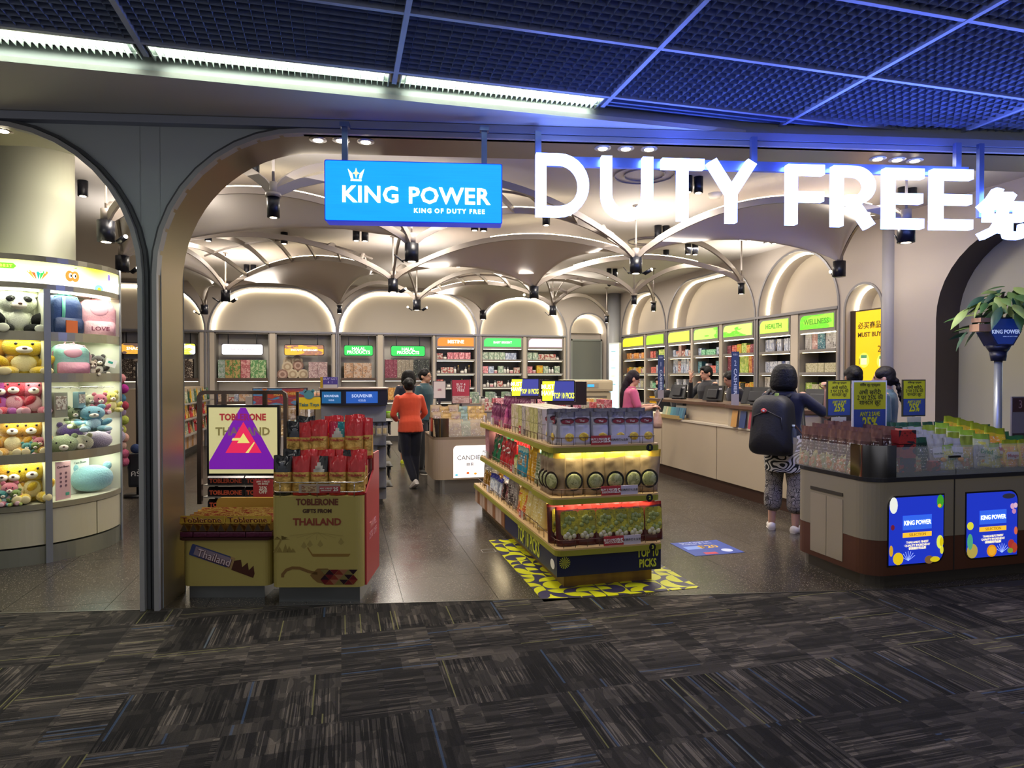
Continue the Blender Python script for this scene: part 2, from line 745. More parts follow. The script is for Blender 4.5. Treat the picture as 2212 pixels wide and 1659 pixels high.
BY = 15.4
PB = lambda s, d, z: (s, BY + d, z)
RX = 6.75
PR = lambda s, d, z: (RX + d, s, z)
BB = [(-5.55, -2.84, 2.5, 3.47, .95), (-2.74, -.10, 2.5, 3.47, .95), (-.02, 3.17, 2.5, 3.47, .95), (3.25, 5.42, 2.5, 3.47, .95), (5.55, 6.5, 2.6, 3.06, .475)]
wb = arch_wall('wall_back', BB, -7, 6.9, CZ, .42, PB, WALLM)
RB = [(6.96, 7.58, 2.42, 2.75, .31), (7.72, 9.53, 2.5, 3.42, .9), (9.63, 12.66, 2.5, 3.42, .95), (12.76, 15.0, 2.5, 3.42, .95)]
arch_wall('wall_right', [RB[0]] + RB[1:], 6.2, 15.4, CZ, .42, PR, WALLM)
PANEL = mat('b5ab9c', .6)
for i, (a, b, zs, zt, r) in enumerate(BB):
    nmz = ['over the cocoa cabinets far left', 'over the beverage cabinets', 'over the green sign cabinets', 'over the cosmetics cabinets', 'over the grey door'][i]
    led_arch(a, b, zs, zt, r, PB, .30, LEDW, 'white neon arch strip %s on the back wall' % nmz, 'neon arches')
    struct(trim_arch('trim_2', a, b, zs, zt, r, PB, .035, -.02, .0, TRIMM))
    G().prism(arch_pts(a, b, zs, zt, r), BY + .33, BY + .41, 'y').build('arch_panel', PANEL, wb)
for i, (a, b, zs, zt, r) in enumerate(RB):
    nmz = ['over the yellow poster', 'above the two nearest side cabinets', 'above the three middle side cabinets', 'above the two farthest side cabinets'][i]
    led_arch(a, b, zs, zt, r, PR, .17, LEDC, 'warm neon arch strip ' + nmz, 'neon arches', .018)
    struct(trim_arch('trim_3', a, b, zs, zt, r, PR, .03, -.02, .0, TRIMM))
struct(G().box(-7, -6.9, 5.0, 16, 0, CZ).build('wall_left', WALLM))
# side wall towards the terminal: a second, taller arch with a deep dark jamb, then the corridor
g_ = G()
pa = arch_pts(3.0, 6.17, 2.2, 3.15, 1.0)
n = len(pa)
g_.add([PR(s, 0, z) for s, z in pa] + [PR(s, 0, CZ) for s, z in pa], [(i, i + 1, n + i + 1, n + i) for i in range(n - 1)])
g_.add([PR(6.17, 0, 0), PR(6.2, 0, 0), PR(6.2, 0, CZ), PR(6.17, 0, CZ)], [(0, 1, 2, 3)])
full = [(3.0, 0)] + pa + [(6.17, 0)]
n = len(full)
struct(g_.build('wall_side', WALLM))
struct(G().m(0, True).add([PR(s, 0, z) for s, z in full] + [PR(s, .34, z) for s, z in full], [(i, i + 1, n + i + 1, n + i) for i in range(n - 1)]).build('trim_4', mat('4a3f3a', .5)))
struct(G().box(RX + .34, RX + .42, 5.35, 6.4, 0, CZ).box(RX + .34, RX + .42, 2.4, 5.35, 0, .6).box(RX + .34, RX + .42, 2.4, 5.35, 2.9, CZ).build('wall_corridor', mat('a8a594', .6)))
# rounded pilaster between the yellow poster and the side arch
tag(G().m(0, True).cyl((RX + .02, 6.86, 0), .09, CZ, 20).build('pilaster', mat('9b9aa0', .5)), 'slim rounded grey pilaster between the yellow poster niche and the side arch', 'pilaster')
# round column at the far corner
tag(G().m(0, True).cyl((6.62, 15.2, 0), .16, CZ, 24).build('column_shaft', mat('9a9c9f', .45)), 'pale grey round column in the far corner beside the glowing screen', 'column')

LX0, LSX, LY0, LSY, LZ = -1.025, 1.345, 3.87, .64, 3.3
# --- storefront: fascia, two arches, pillar between them
FZ = 3.14
PF = lambda s, d, z: tuple(fs(s, d, z))
SPL = mat('b2bac2', .6)
fr = G()
A1 = (-4.4, -1.285, 2.2, FZ, .93)
A2 = (-1.165, 7.4, 2.2, FZ, .93)
for (a, b, zs, zt, r) in (A1, A2):
    pts = arch_pts(a, b, zs, zt, r, 16)
    n = len(pts)
    for d in (.03, .38):
        fr.m(0, False).add([PF(s, d, z) for s, z in pts] + [PF(s, d, 3.34 if d < .1 else CZ) for s, z in pts], [(i, i + 1, n + i + 1, n + i) for i in range(n - 1)])
fr.add([PF(-1.29, .03, 0), PF(-1.16, .03, 0), PF(-1.16, .03, 3.34), PF(-1.29, .03, 3.34)], [(0, 1, 2, 3)])
fr.add([PF(-1.29, .38, 0), PF(-1.16, .38, 0), PF(-1.16, .38, CZ), PF(-1.29, .38, CZ)], [(0, 1, 2, 3)])
wf = struct(fr.build('wall_front', SPL))
SOF = mat('a08f80', .35, .25)
for k, (a, b, zs, zt, r) in enumerate((A1, A2)):
    full = [(a, 0)] + arch_pts(a, b, zs, zt, r, 16) + [(b, 0)]
    n = len(full)
    struct(G().m(0, True).add([PF(s, .0, z) for s, z in full] + [PF(s, .38, z) for s, z in full], [(i, i + 1, n + i + 1, n + i) for i in range(n - 1)]).build('trim_5', mat('8f8064', .32, .65) if k else mat('a8a084', .4, .3)))
    struct(trim_arch('trim_6', a, b, zs, zt, r, PF, .03, -.03, .035, mat('a2a2a6', .4)))
    struct(trim_arch('trim_7', a - .035, b + .035, zs, zt + .035, r + .035, PF, .02, .0, .035, mat('4a4d54', .5)))
# lintel band over both arches
struct(G(FX).box(-4.4, 7.4, -.04, .03, FZ + .035, FZ + .085).build('trim_8', mat('9aa0b4', .4)))
# drop soffit (wedge between the storefront and the terminal ceiling)
SZ = 3.23
struct(G().prism([(-5, 4.171), (2.75, 4.041), (2.75, 4.045), (-5, fline(-5))], SZ, SZ + .03).build('ceiling_soffit', mat('dad8d5', .6)))
struct(G().add([(-5, 4.17, SZ), (2.75, 4.04, SZ), (2.75, 4.12, 3.37), (-5, 4.25, 3.37), (-5, 4.17, SZ + .03), (2.75, 4.04, SZ + .03)], [(0, 1, 2, 3)]).build('trim_9', mat('c9cdd0', .5)))
struct(G().box(LX0 + 2 * 1.345 + .02, 8, 3.885, 4.2, 3.34, 3.36).box(LX0 + 2 * 1.345 + .02, 8, 3.93, 3.95, 3.3, 3.34).box(LX0 + 2 * 1.345 + .02, 8, 4.0, 4.02, 3.31, 3.34).build('trim_14', mat('6a7ba0', .5)))

# --- terminal ceiling: T-bars, egg-crate panels, lamps
PLN = struct(G().add([(-8, -4, 3.95), (9, -4, 3.95), (9, 4.3, 3.95), (-8, 4.3, 3.95)], [(3, 2, 1, 0)]).build('ceiling_plenum', mat('0a0c12', .9)))
LOUV = mat('94a2c2', .55, .1)  # blue tint puts the sign's flare and haze into the louvre colour
BARM = mat('a9b2c9', .5, .2)  # bars tinted bluish as well, standing in for the same haze
NX, NY = 22, 11
gl = G()
for i in range(NX + 1):
    x = LSX * i / NX
    gl.add([(x, 0, 0), (x, LSY, 0), (x, LSY, .035), (x, 0, .035)], [(0, 1, 2, 3)])
for j in range(NY + 1):
    y = LSY * j / NY
    gl.add([(0, y, 0), (LSX, y, 0), (LSX, y, .035), (0, y, .035)], [(0, 1, 2, 3)])
lp = None
cg = struct(G().add([(-7, -2, 3.9), (-6.9, -2, 3.9), (-6.9, -1.9, 3.9)], [(0, 1, 2)]).build('ceiling_grid', BARM))
for i in range(-3, 5):
    for j in range(0, 5):
        if lp is None:
            lp = gl.build('louvre_panel', LOUV, cg)
            o = lp
        else:
            o = lp.copy()
            COL.objects.link(o)
        o.location = (LX0 + LSX * i, LY0 - LSY * (j + 1), LZ + .008)
for i in range(-3, 6):
    x = LX0 + LSX * i
    G().box(x - .014, x + .014, LY0 - 5 * LSY, LY0 + .15, LZ - .004, LZ + .03).build('ceiling_bar', BARM, cg)
for j in range(0, 6):
    y = LY0 - LSY * j
    G().box(LX0 - 3 * LSX, LX0 + 5 * LSX, y - .012, y + .012, LZ - .002, LZ + .028).build('ceiling_bar', BARM, cg)
# fluorescent row
TUBE = mat('f2ffe8', em=16.)
REFL = mat('c9cfcc', .25, .6)
for i in range(-3, 2):
    x0, x1 = LX0 + LSX * i + .03, LX0 + LSX * (i + 1) - .03
    nm = 'louvred fluorescent ceiling lamp, %s of the row above the soffit' % ['leftmost', 'second from left', 'third from left', 'fourth from left', 'rightmost'][i + 3]
    if i == 1:
        pass
    t = thing('ceiling_lamp', nm, 'ceiling lamp', (x0, LY0 + .02, LZ), 0, 'fluorescent ceiling lamps')
    L = x1 - x0
    G().box(0, L, 0, .008, 0, .09).box(0, L, .18, .188, .03, .09).box(0, .008, .008, .18, 0, .09).box(L - .008, L, .008, .18, 0, .09).box(0, L, .0, .188, .09, .095).build('housing', REFL, t)
    G().m(0, True).cyl((.04, .07, .045), .013, L - .08, 10, 'x').build('lamp_tube', TUBE, t)
    G().m(0, True).cyl((.04, .135, .04), .013, L - .08, 10, 'x').build('lamp_tube', TUBE, t)
    gg = G()
    for q in range(1, 38):
        gg.box(L * q / 38 - .0012, L * q / 38 + .0012, .01, .18, .0, .03)
    gg.box(.01, L - .01, .1, .103, 0, .03)
    gg.build('louvre_blades', mat('e4ece8', .35, .3), t)
# ================================================================== RIBS, HANGING LAMPS, SIGNS
def onF(x, y, n):
    """pixel ray onto the plane parallel to the storefront, n metres inside it -> (s, z)"""
    d = _ray(x, y)
    o = Vector((0, 0, HC))
    nv = (fs(0, 1) - fs(0, 0))
    t = (fs(0, n) - o).dot(nv) / d.dot(nv)
    p = o + d * t
    return (p - fs(0, n)).dot(fs(1, 0) - fs(0, 0)), p.z


ND = {1: (-.49, 5.33), 2: (-2.05, 6.70), 3: (-2.47, 8.62), 4: (-1.83, 11.7), 5: (-2.62, 14.24), 6: (.74, 7.03), 7: (.75, 9.70), 8: (1.39, 12.31), 9: (3.41, 7.19), 10: (2.97, 9.96), 11: (4.18, 12.67), 12: (4.9, 10.4), 13: (5.75, 11.35), 14: (5.79, 8.6), 15: (3.02, 14.02), 16: (-.01, 13.35), 17: (4.99, 4.88), 18: (5.94, 6.79), 19: (5.99, 14.17)}
SMALL = (1, 12, 13, 14, 16, 19)
NWH = {1: 'just inside the storefront, left of the blue sign', 2: 'above the toy shelf, in the left arch', 3: 'behind the toy shelf, in the left arch', 4: 'in front of the first full neon arch', 5: 'between the two leftmost neon arches', 6: 'directly below the blue sign', 7: 'behind and below the lamp of the blue sign', 8: 'in front of the orange lit cabinet sign', 9: 'below the letter U of the white sign', 10: 'above the rear lit picks sign', 11: 'in front of the small grey door arch', 12: 'small, in front of the third side arch', 13: 'smallest, near the far corner of the side wall', 14: 'small, in front of the middle side arch', 15: 'between the second and third back arches', 16: 'tiny, between the first and second back arches', 17: 'below the first letter E of the white sign', 18: 'beside the yellow poster niche', 19: 'tiny, over the glowing screen column'}
SPOTS = {2: (1,), 4: (-1, 1), 6: (-1,), 7: (1,), 8: (-1, 1), 9: (-1, 1), 11: (-1,), 3: (1,), 5: (-1,), 10: (-1,), 17: (-1,), 18: (-1,)}
LAMPD = mat('ffe9c4', em=12.)
ZD = 2.75
for k in (1, 2, 4, 6, 7, 8, 9, 10, 11, 14, 17, 3):
    area('rib_uplight', (ND[k][0] + .25, ND[k][1] + .25, 3.1), 1.1, 9, (1, .94, .86), rot=(PI, 0, 0))
for k, (x, y) in ND.items():
    sm = k in SMALL
    r, h = (.047, .16) if sm else (.073, .19)
    t = thing('hanging_spot_lamp', 'black cylinder lamp on a rod ' + NWH[k], 'lamp', (x, y, ZD), 0, 'cylinder lamps at the rib joints')
    G().m(0, True).cyl((0, 0, 0), r, h, 24).m(0, False).build('lamp_body', NAVYB, t)
    G().cyl((0, 0, -.002), r * .55, .004, 16).build('lamp_lens', LAMPD if k not in (3, 5, 18) else mat('3a3a40', .2), t)
    hb = G().m(0, True).cyl((0, 0, h), r * .6, .11, 16)
    if sm:
        hb.cyl((0, 0, h - .005), r * 1.25, .03, 18)
    hb.cyl((0, 0, h + .1), .011, CZ - ZD - h - .1, 8).cyl((0, 0, CZ - ZD - .012), .04, .012, 14)
    hb.build('rod', RIBM, t)
    for sd in SPOTS.get(k, ()):
        q = G().m(0, True).tube([(sd * r * .6, 0, .02), (sd * (r + .035), -.01, .0)], .008, 6)
        q.rings([(Vector((sd * (r + .03), -.01, 0)) + Vector((sd * .07, -.045, .045)) * f, Vector((0, .7, .7)) * .02, Vector((.7, .3, -.4)) * .03) for f in (0, 1)], 10)
        b = q.build('side_spot', NAVYB, t)
        c = Vector((sd * (r + .03), -.01, 0)) + Vector((sd * .07, -.045, .045)) * 1.03
        if sd > 0 or k in (8, 10, 18, 5):
            G().ell(c, .019, 8, 6).build('spot_lens', LAMPD, b)
    if k not in (3, 5, 18):
        spot('lamp_beam', (x, y, ZD - .03), 26 if sm else 42, 2.3, WARM)


def rib_pt(a, b, t, h=.42, z0=2.93):
    return Vector((a[0] + (b[0] - a[0]) * t, a[1] + (b[1] - a[1]) * t, z0 + h * (max(math.sin(PI * t), 0) ** .75)))


def rib(a, b, h=.42, n=22, w=.026, hh=.068):
    return G().m(0, False).bar([rib_pt(a, b, i / n, h) for i in range(n + 1)], w, hh)


EDG = [(1, 6, .46), (1, 2, .42), (2, 6, .42), (3, 2, .34), (3, 4, .4), (4, 7, .42), (3, 7, .44), (6, 7, .38), (6, 9, .46), (7, 9, .42), (7, 8, .38), (8, 10, .4), (8, 11, .4), (9, 10, .38), (10, 14, .42), (10, 11, .38), (11, 12, .34), (12, 14, .36), (9, 14, .4), (9, 17, .42), (10, 12, .36), (12, 13, .3), (8, 15, .34), (11, 15, .34), (4, 16, .34), (16, 8, .38), (17, 18, .34), (11, 19, .34), (4, 5, .36), (3, 5, .42), (1, 9, .5)]
NM = {}
for k, wv in NWH.items():
    NM[k] = wv
t = thing('rib_lattice', 'taupe lattice of curved ceiling ribs joining the hanging lamps', 'ceiling lattice', (0, 0, 0))
for a, b, h in EDG:
    rib(ND[a], ND[b], h).build('rib', RIBM, t)
# parallel infill ribs of three bays


def infill(A, B, C_, D, n, ha=.44, hb=.42, e=.12):
    """ribs from arc A-B to arc C-D"""
    for i in range(1, n):
        u = i / n
        p = rib_pt(ND[A], ND[B], u, ha)
        q = rib_pt(ND[C_], ND[D], u, hb)
        pts = [p.lerp(q, f / 10) + Vector((0, 0, e * math.sin(PI * f / 10))) for f in range(11)]
        G().bar(pts, .024, .06).build('rib', RIBM, t)
    m0 = [rib_pt(ND[A], ND[B], u / 10, ha).lerp(rib_pt(ND[C_], ND[D], u / 10, hb), .5) + Vector((0, 0, e)) for u in range(1, 10)]
    G().bar(m0, .012, .025).build('rib', RIBM, t)


infill(3, 7, 4, 7, 7)
infill(1, 9, 6, 9, 7, .5, .46, .05)
infill(8, 10, 8, 11, 6, .4, .4, .05)
infill(10, 11, 12, 11, 5, .38, .34, .04)
# trumpet shaped vault skins


def vault(A, B, C_, h, label, hang=2.93):
    a, b, c = ND[A], ND[B], ND[C_]
    n, m = 24, 16
    vs, fs_ = [], []
    for i in range(n + 1):
        t_ = i / n
        for j in range(m + 1):
            s_ = j / m
            x = (a[0] + (b[0] - a[0]) * t_) * (1 - s_) + c[0] * s_
            y = (a[1] + (b[1] - a[1]) * t_) * (1 - s_) + c[1] * s_
            St = math.sin(PI * t_) ** .75 if 0 < t_ < 1 else 0
            Ss = math.sin(PI * s_) ** .75 if 0 < s_ < 1 else 0
            E_ = abs(2 * t_ - 1) ** 3
            f1 = h * St * (1 - s_ ** 3.2)
            f2 = .36 * Ss * E_
            z = hang + (f1 ** 3 + f2 ** 3) ** (1 / 3)
            vs.append((x, y, z))
    for i in range(n):
        for j in range(m):
            k = i * (m + 1) + j
            fs_.append((k, k + 1, k + m + 2, k + m + 1))
    o = G().m(0, True).add(vs, fs_).build('vault_skin', mat('dcd2c9', .5))
    return tag(o, label, 'ceiling vault', 'trumpet vaults under the ceiling')


vault(2, 6, 3, .42, 'smooth taupe vault skin behind the storefront pillar, widest of the ceiling vaults')
vault(4, 7, 16, .42, 'smooth taupe vault skin above the first full neon arch of the back wall')
vault(7, 9, 10, .42, 'smooth trumpet vault skin below the blue sign, lit gold near its tip')
vault(8, 11, 15, .4, 'smooth trumpet vault skin between the second and third back arches')
vault(9, 17, 18, .42, 'smooth vault skin below the word FREE')
vault(3, 5, 4, .3, 'small vault skin left of the first full neon arch')
# luminous strips lying on top of some ribs (they wash the ceiling)
STRIP = mat('ffefc8', em=9.)
LS = [(7, 9, .42, .45, .97, 'on the rib below the blue sign'), (8, 11, .4, .1, .62, 'on the rib in front of the second back arch'), (3, 5, .42, .1, .8, 'on the rib above the leftmost neon arch'), (4, 7, .42, .1, .9, 'on the rib above the first full neon arch'), (2, 6, .42, .1, .9, 'on the rib behind the storefront pillar'), (9, 17, .42, .1, .9, 'on the rib below the word FREE'), (6, 9, .46, .15, .8, 'on the rib behind the blue sign'), (10, 14, .42, .2, .8, 'on the rib in front of the middle side arch')]
for a, b, h, t0, t1, nm in LS:
    pts = [rib_pt(ND[a], ND[b], t0 + (t1 - t0) * i / 14, h) + Vector((0, 0, .042)) for i in range(15)]
    tag(G().bar(pts, .014, .008).build('light_strip', STRIP), 'thin warm light strip lying ' + nm, 'light', 'strips on the ribs')
# surface mounted ceiling cylinders: pixel, radius, count
CL = [((549, 380), 1, 0), ((450, 522), 1, 0), ((614, 528), 1, 0), ((779, 522), 2, 0), ((1035, 500), 2, 1), ((1180, 488), 1, 0), ((1497, 418), 2, 0), ((1610, 520), 2, 0), ((1665, 527), 2, 0), ((1430, 515), 2, 0), ((1494, 551), 2, 0), ((1439, 563), 1, 0), ((1265, 585), 1, 0), ((1322, 600), 2, 0), ((975, 577), 3, 0), ((165, 425), 2, 0), ((1960, 440), 2, 0), ((540, 592), 2, 0), ((728, 612), 2, 0)]
CLN = ['beside the big left rod inside the storefront', 'over the top of the left lattice', 'right of centre over the left lattice', 'left of the blue sign, a pair', 'under the right end of the blue sign, a pair', 'under the letter D', 'beside the letter T, a pair', 'under the letter Y, a pair', 'right of the letter Y, a pair', 'between the letters U and T, a pair', 'in front of the middle side arch, a pair', 'over the far middle of the room', 'over the pink shirt shopper', 'over the cashier sign numbered one, a pair', 'over the orange lit cabinet sign, a triple', 'beside the left column, a pair', 'behind the letter E, a pair', 'behind the left lattice, a pair', 'in the back behind the lattice, a pair']
for (px, cnt, _z), nm in zip(CL, CLN):
    p = onZ(px[0], px[1], CZ - .17)
    if p.y > 15:
        p = onY(px[0], px[1], 14.6)
    t = thing('ceiling_lamp', 'black ceiling cylinder lamp ' + nm, 'lamp', (p.x, p.y, CZ), 0, 'surface cylinder lamps')
    for q in range(cnt):
        dx = (q - (cnt - 1) / 2) * .12
        G().m(0, True).cyl((dx, 0, -.16), .048, .16, 18).build('lamp_body', NAVYB, t)
        G().cyl((dx, 0, -.164), .03, .004, 12).build('lamp_lens', LAMPD, t)
# recessed lamps in the storefront soffit
k = 0
for grp, xs in enumerate((((687, 302), (737, 303), (790, 306)), ((1302, 320), (1352, 321), (1402, 322)), ((1896, 343), (1938, 345), (1976, 347)), ((6, 282),))):
    for i, (px, py) in enumerate(xs):
        p = onZ(px, py, FZ - .002)
        nm = '%s %s in the storefront soffit' % (['left', 'middle', 'right'][i], ['of three recessed lamps above the blue sign', 'of three recessed lamps above the letter U', 'of three recessed lamps above the letters E', ' single recessed lamp over the toy shelf'][grp])
        t = thing('recessed_lamp', nm, 'lamp', (p.x, p.y, FZ), FA, 'recessed soffit lamps')
        G().m(0, True).cyl((0, 0, -.006), .058, .008, 24).build('lamp_ring', mat('c9bfae', .3, .5), t)
        G().ell((0, 0, -.006), (.034, .034, .01), 12, 6).build('lamp_lens', mat('fff0d0', em=20.), t)
        spot('soffit_beam', (p.x, p.y, FZ - .04), 11, 1.9, WARM)
# ring fixtures on the ceiling
for px, nm in (((1392, 376), 'behind the letter U'), ((1400, 520), 'smaller, further back under the letter Y')):
    p = onZ(px[0], px[1], CZ)
    g_ = G().m(0, True)
    for rr in (.2, .3):
        g_.tube([(rr * math.cos(a * PI / 16), rr * math.sin(a * PI / 16), 0) for a in range(33)], .008, 6)
    tag(g_.build('ceiling_speaker', mat('7f7784', .5), loc=(p.x, p.y, CZ - .01)), 'round flush double ring ceiling speaker ' + nm, 'speaker')
p = onY(1316, 633, 13.2)
t = thing('security_camera', 'small white dome camera under the ceiling near the far corner', 'camera', (p.x, p.y, CZ))
G().m(0, True).cyl((0, 0, -.05), .07, .05, 18).build('camera_base', WHITE, t)
G().m(0, True).ell((0, 0, -.06), .05, 14, 8).build('camera_dome', mat('15151a', .1), t)
p = onZ(1545, 418, CZ)
tag(G().m(0, True).cyl((p.x, p.y, CZ - .05), .06, .05, 18, r2=.08).build('smoke_detector', WHITE), 'round smoke detector on the ceiling right of the letter T', 'smoke detector')

# --- blue lit sign
NS = -.13
s0, z1 = onF(704, 350, NS)
s1, _z = onF(1084, 360, NS)
_s, z0 = onF(706, 481, NS)
t = thing('hanging_sign', 'glowing blue shop sign with a crown, hanging from the storefront soffit', 'sign', tuple(fs((s0 + s1) / 2, NS, z0)), FA)
W2, HH = (s1 - s0) / 2, z1 - z0
G().prism(rrect(-W2, W2, 0, HH, .012), -.05, .07, 'y').build('sign_case', mat('1430c8', .3, em=.5), t)
SB = NT('sign_blue')
tc = SB.n('TexCoord').outputs['Generated']
xx, yy, zz = SB.xyz(tc)
nn = SB.n('TexNoise', Vector=SB.comb(SB.math('MULTIPLY', xx, 3.), 0., SB.math('MULTIPLY', zz, 30.)), Scale=1.).outputs['Fac']
c_ = SB.mix(SB.math('MULTIPLY', nn, .8), '0a86e6', '12a4f4')
SB.put(SB.b.inputs['Emission Color'], c_)
SB.b.inputs['Emission Strength'].default_value = .95
SB.put(SB.b.inputs['Base Color'], (0, .1, .5, 1))
G().prism(rrect(-W2 + .006, W2 - .006, .006, HH - .006, .01), -.054, -.05, 'y').build('sign_face', SB.m, t)
SW = mat('f4fbff', em=3.)
words('KING POWER', .146, SW, .014, -.057, HH * .43, t, .022, 1., .42, 1.06)
words('KING OF DUTY FREE', .040, SW, .225, -.057, HH * .19, t, .02, 1., .5, 1.3)
# crown of two horns, a star and a bar
cr = G()
cx, cz, u = -W2 + .2, HH * .70, .045
for sd in (-1, 1):
    cr.prism([(cx + sd * u * .75, cz), (cx + sd * u * .4, cz), (cx + sd * u * .55, cz + u * .7), (cx + sd * u * 1.15, cz + u * 1.35)][::sd], -.056, -.054, 'y')
cr.prism([(cx - u * .75, cz - u * .35), (cx + u * .75, cz - u * .35), (cx + u * .75, cz - u * .12), (cx - u * .75, cz - u * .12)], -.056, -.054, 'y')
cr.build('crown_emblem', SW, t)
st = []
for i in range(8):
    a = i * PI / 4
    rr = u * .75 if i % 2 == 0 else u * .22
    st.append((cx + rr * math.cos(a) * (.62 if i % 4 == 0 else 1), cz + u * .75 + rr * math.sin(a)))
G().prism(st, -.057, -.054, 'y').build('crown_star', mat('ffe27a', em=2.), t)
POST = mat('6d7fb0', .35, .6)
for px in (745, 1046):
    s_, _ = onF(px, 330, NS)
    G().box(s_ - (s0 + s1) / 2 - .018, s_ - (s0 + s1) / 2 + .018, -.012, .02, HH, FZ + .035 - z0).box(s_ - (s0 + s1) / 2 - .03, s_ - (s0 + s1) / 2 + .03, -.025, .035, FZ + .005 - z0, FZ + .035 - z0).build('sign_post', POST, t)


def ribbon(g_, pts, w, d0, d1, closed=False):
    pts = [Vector((p[0], p[1])) for p in pts]
    n = len(pts)
    L, Rr = [], []
    for i in range(n):
        if closed:
            a, b = pts[i - 1], pts[(i + 1) % n]
        else:
            a, b = pts[max(i - 1, 0)], pts[min(i + 1, n - 1)]
        e1 = (pts[i] - a) if (pts[i] - a).length > 1e-6 else (b - pts[i])
        e2 = (b - pts[i]) if (b - pts[i]).length > 1e-6 else e1
        e1.normalize()
        e2.normalize()
        n1 = Vector((-e1.y, e1.x))
        n2 = Vector((-e2.y, e2.x))
        m_ = (n1 + n2).normalized()
        k = w / 2 / max(m_.dot(n1), .35)
        L.append(pts[i] + m_ * k)
        Rr.append(pts[i] - m_ * k)
    m2 = n if closed else n - 1
    for i in range(m2):
        j = (i + 1) % n
        q = [L[i], L[j], Rr[j], Rr[i]]
        g_.prism([tuple(v) for v in q], d0, d1, 'y')


def arc(cx, cy, rx, ry, a0, a1, n=14):
    return [(cx + rx * math.cos(math.radians(a0 + (a1 - a0) * i / n)), cy + ry * math.sin(math.radians(a0 + (a1 - a0) * i / n))) for i in range(n + 1)]


LW = .16
h_ = LW / 2
LET = {
    'D': (.84, [([(h_, h_), (h_, 1 - h_)] + arc(.36, .5, .39, .5 - h_, 90, -90), True)]),
    'U': (.80, [([(h_, 1)] + arc(.40, .40, .40 - h_, .40 - h_, 180, 360) + [(.80 - h_, 1)], False)]),
    'T': (.66, [([(0, 1 - h_), (.66, 1 - h_)], False), ([(.33, 0), (.33, 1)], False)]),
    'Y': (.80, [([(h_, 1), (.40, .48)], False), ([(.80 - h_, 1), (.40, .48)], False), ([(.40, 0), (.40, .52)], False)]),
    'F': (.60, [([(h_, 0), (h_, 1)], False), ([(0, 1 - h_), (.60, 1 - h_)], False), ([(0, .47), (.59, .47)], False)]),
    'R': (.68, [([(h_, 0), (h_, 1)], False), ([(0, 1 - h_)] + arc(.34, .68, .25, .32 - h_, 90, -90) + [(.22, .36 + h_)], False), ([(.30, .44), (.60, 0)], False)]),
    'E': (.62, [([(h_, 0), (h_, 1)], False), ([(0, 1 - h_), (.62, 1 - h_)], False), ([(0, .50), (.60, .50)], False), ([(0, h_), (.62, h_)], False)]),
}
LETM = mat('7390ff', em=12.)
LT = [('D', 1157, 1272, 333, 470), ('U', 1298, 1408, 339, 478), ('T', 1428, 1518, 344, 478), ('Y', 1524, 1632, 349, 483), ('F', 1698, 1776, 357, 487), ('R', 1796, 1887, 360, 491), ('E', 1907, 1990, 365, 495), ('E', 2010, 2095, 367, 497)]
NL = -.13
rs0 = onF(1160, 340, NL)[0]
rs1 = onF(2100, 370, NL)[0]
t = thing('illuminated_letters', 'big glowing white letters DUTY FREE hanging in the storefront', 'sign', tuple(fs(rs0, NL, 0)), FA)
for i, (ch, xa, xb, ya, yb) in enumerate(LT):
    sa, za = onF(xa, ya, NL)
    sb, zb = onF(xb, yb, NL)
    wd, strokes = LET[ch]
    H_ = za - zb
    q = G()
    for pts, cl in strokes:
        ribbon(q, pts, LW, -.03, .02, cl)
    sx_ = (sb - sa) / wd
    q.v = [(x * sx_ + sa - rs0, y, z * H_ + zb) for x, y, z in q.v]
    q.build('letter', LETM, t)
rail = G()
zr = onF(1640, 352, NL)[1]
rail.box(.0, rs1 - rs0, .03, .06, zr - .045, zr + .02)
for px in (1164, 1634, 2078):
    s_ = onF(px, 330, NL)[0] - rs0
    rail.box(s_ - .02, s_ + .02, .028, .062, zr, FZ + .035)
rail.build('sign_rail', mat('8090bb', .3, .6), t)
s_, z_ = onF(2161, 474, NL)
t = thing('illuminated_characters', 'glowing white Chinese characters at the right edge of the storefront', 'sign', tuple(fs(s_, NL, z_)), FA)
text('免', .36, LETM, (0, -.02, 0), parent=t, name='letter', bold=.035, ext=.025)
text('税', .36, LETM, (.36, -.02, 0), parent=t, name='letter', bold=.035, ext=.025)
s2 = onF(2128, 400, NL)[0] - s_
G().box(s2 - .018, s2 + .018, .03, .06, .02, FZ + .035 - z_).box(s2 - .02, .6, .03, .05, .06, .1).build('sign_post', POST, t)
# ================================================================== WALL CABINETS AND THEIR GOODS
def carton(nm, w_, d_, h_, front, side=None, cat='box'):
    g_ = G().m(1).box(-w_ / 2, w_ / 2, -d_ / 2, d_ / 2, 0, h_)
    g_.m(0).add([(-w_ / 2, -d_ / 2 - .0006, 0), (w_ / 2, -d_ / 2 - .0006, 0), (w_ / 2, -d_ / 2 - .0006, h_), (-w_ / 2, -d_ / 2 - .0006, h_)], [(0, 1, 2, 3)])
    o = g_.build(nm, [front, side or front])
    o['category'] = cat
    o['w'] = w_
    o['h'] = h_
    return proto(o)


def lathe(nm, prof, mats, cat, n=14):
    """prof: (radius, z, material index)"""
    g_ = G()
    for (r0, z0_, m0_), (r1, z1_, _m) in zip(prof, prof[1:]):
        g_.m(m0_, True)
        g_.cyl((0, 0, z0_), max(r0, 1e-4), z1_ - z0_, n, r2=max(r1, 1e-4), caps=False)
    o = g_.build(nm, mats, weld=True)
    o['category'] = cat
    o['w'] = 2 * max(p[0] for p in prof)
    o['h'] = prof[-1][1]
    return proto(o)


def clear(o):
    for k in ('w', 'h', '_used'):
        if k in o:
            del o[k]


PROTOS = {}


def P_(key, fn):
    if key not in PROTOS:
        PROTOS[key] = fn()
    return PROTOS[key]


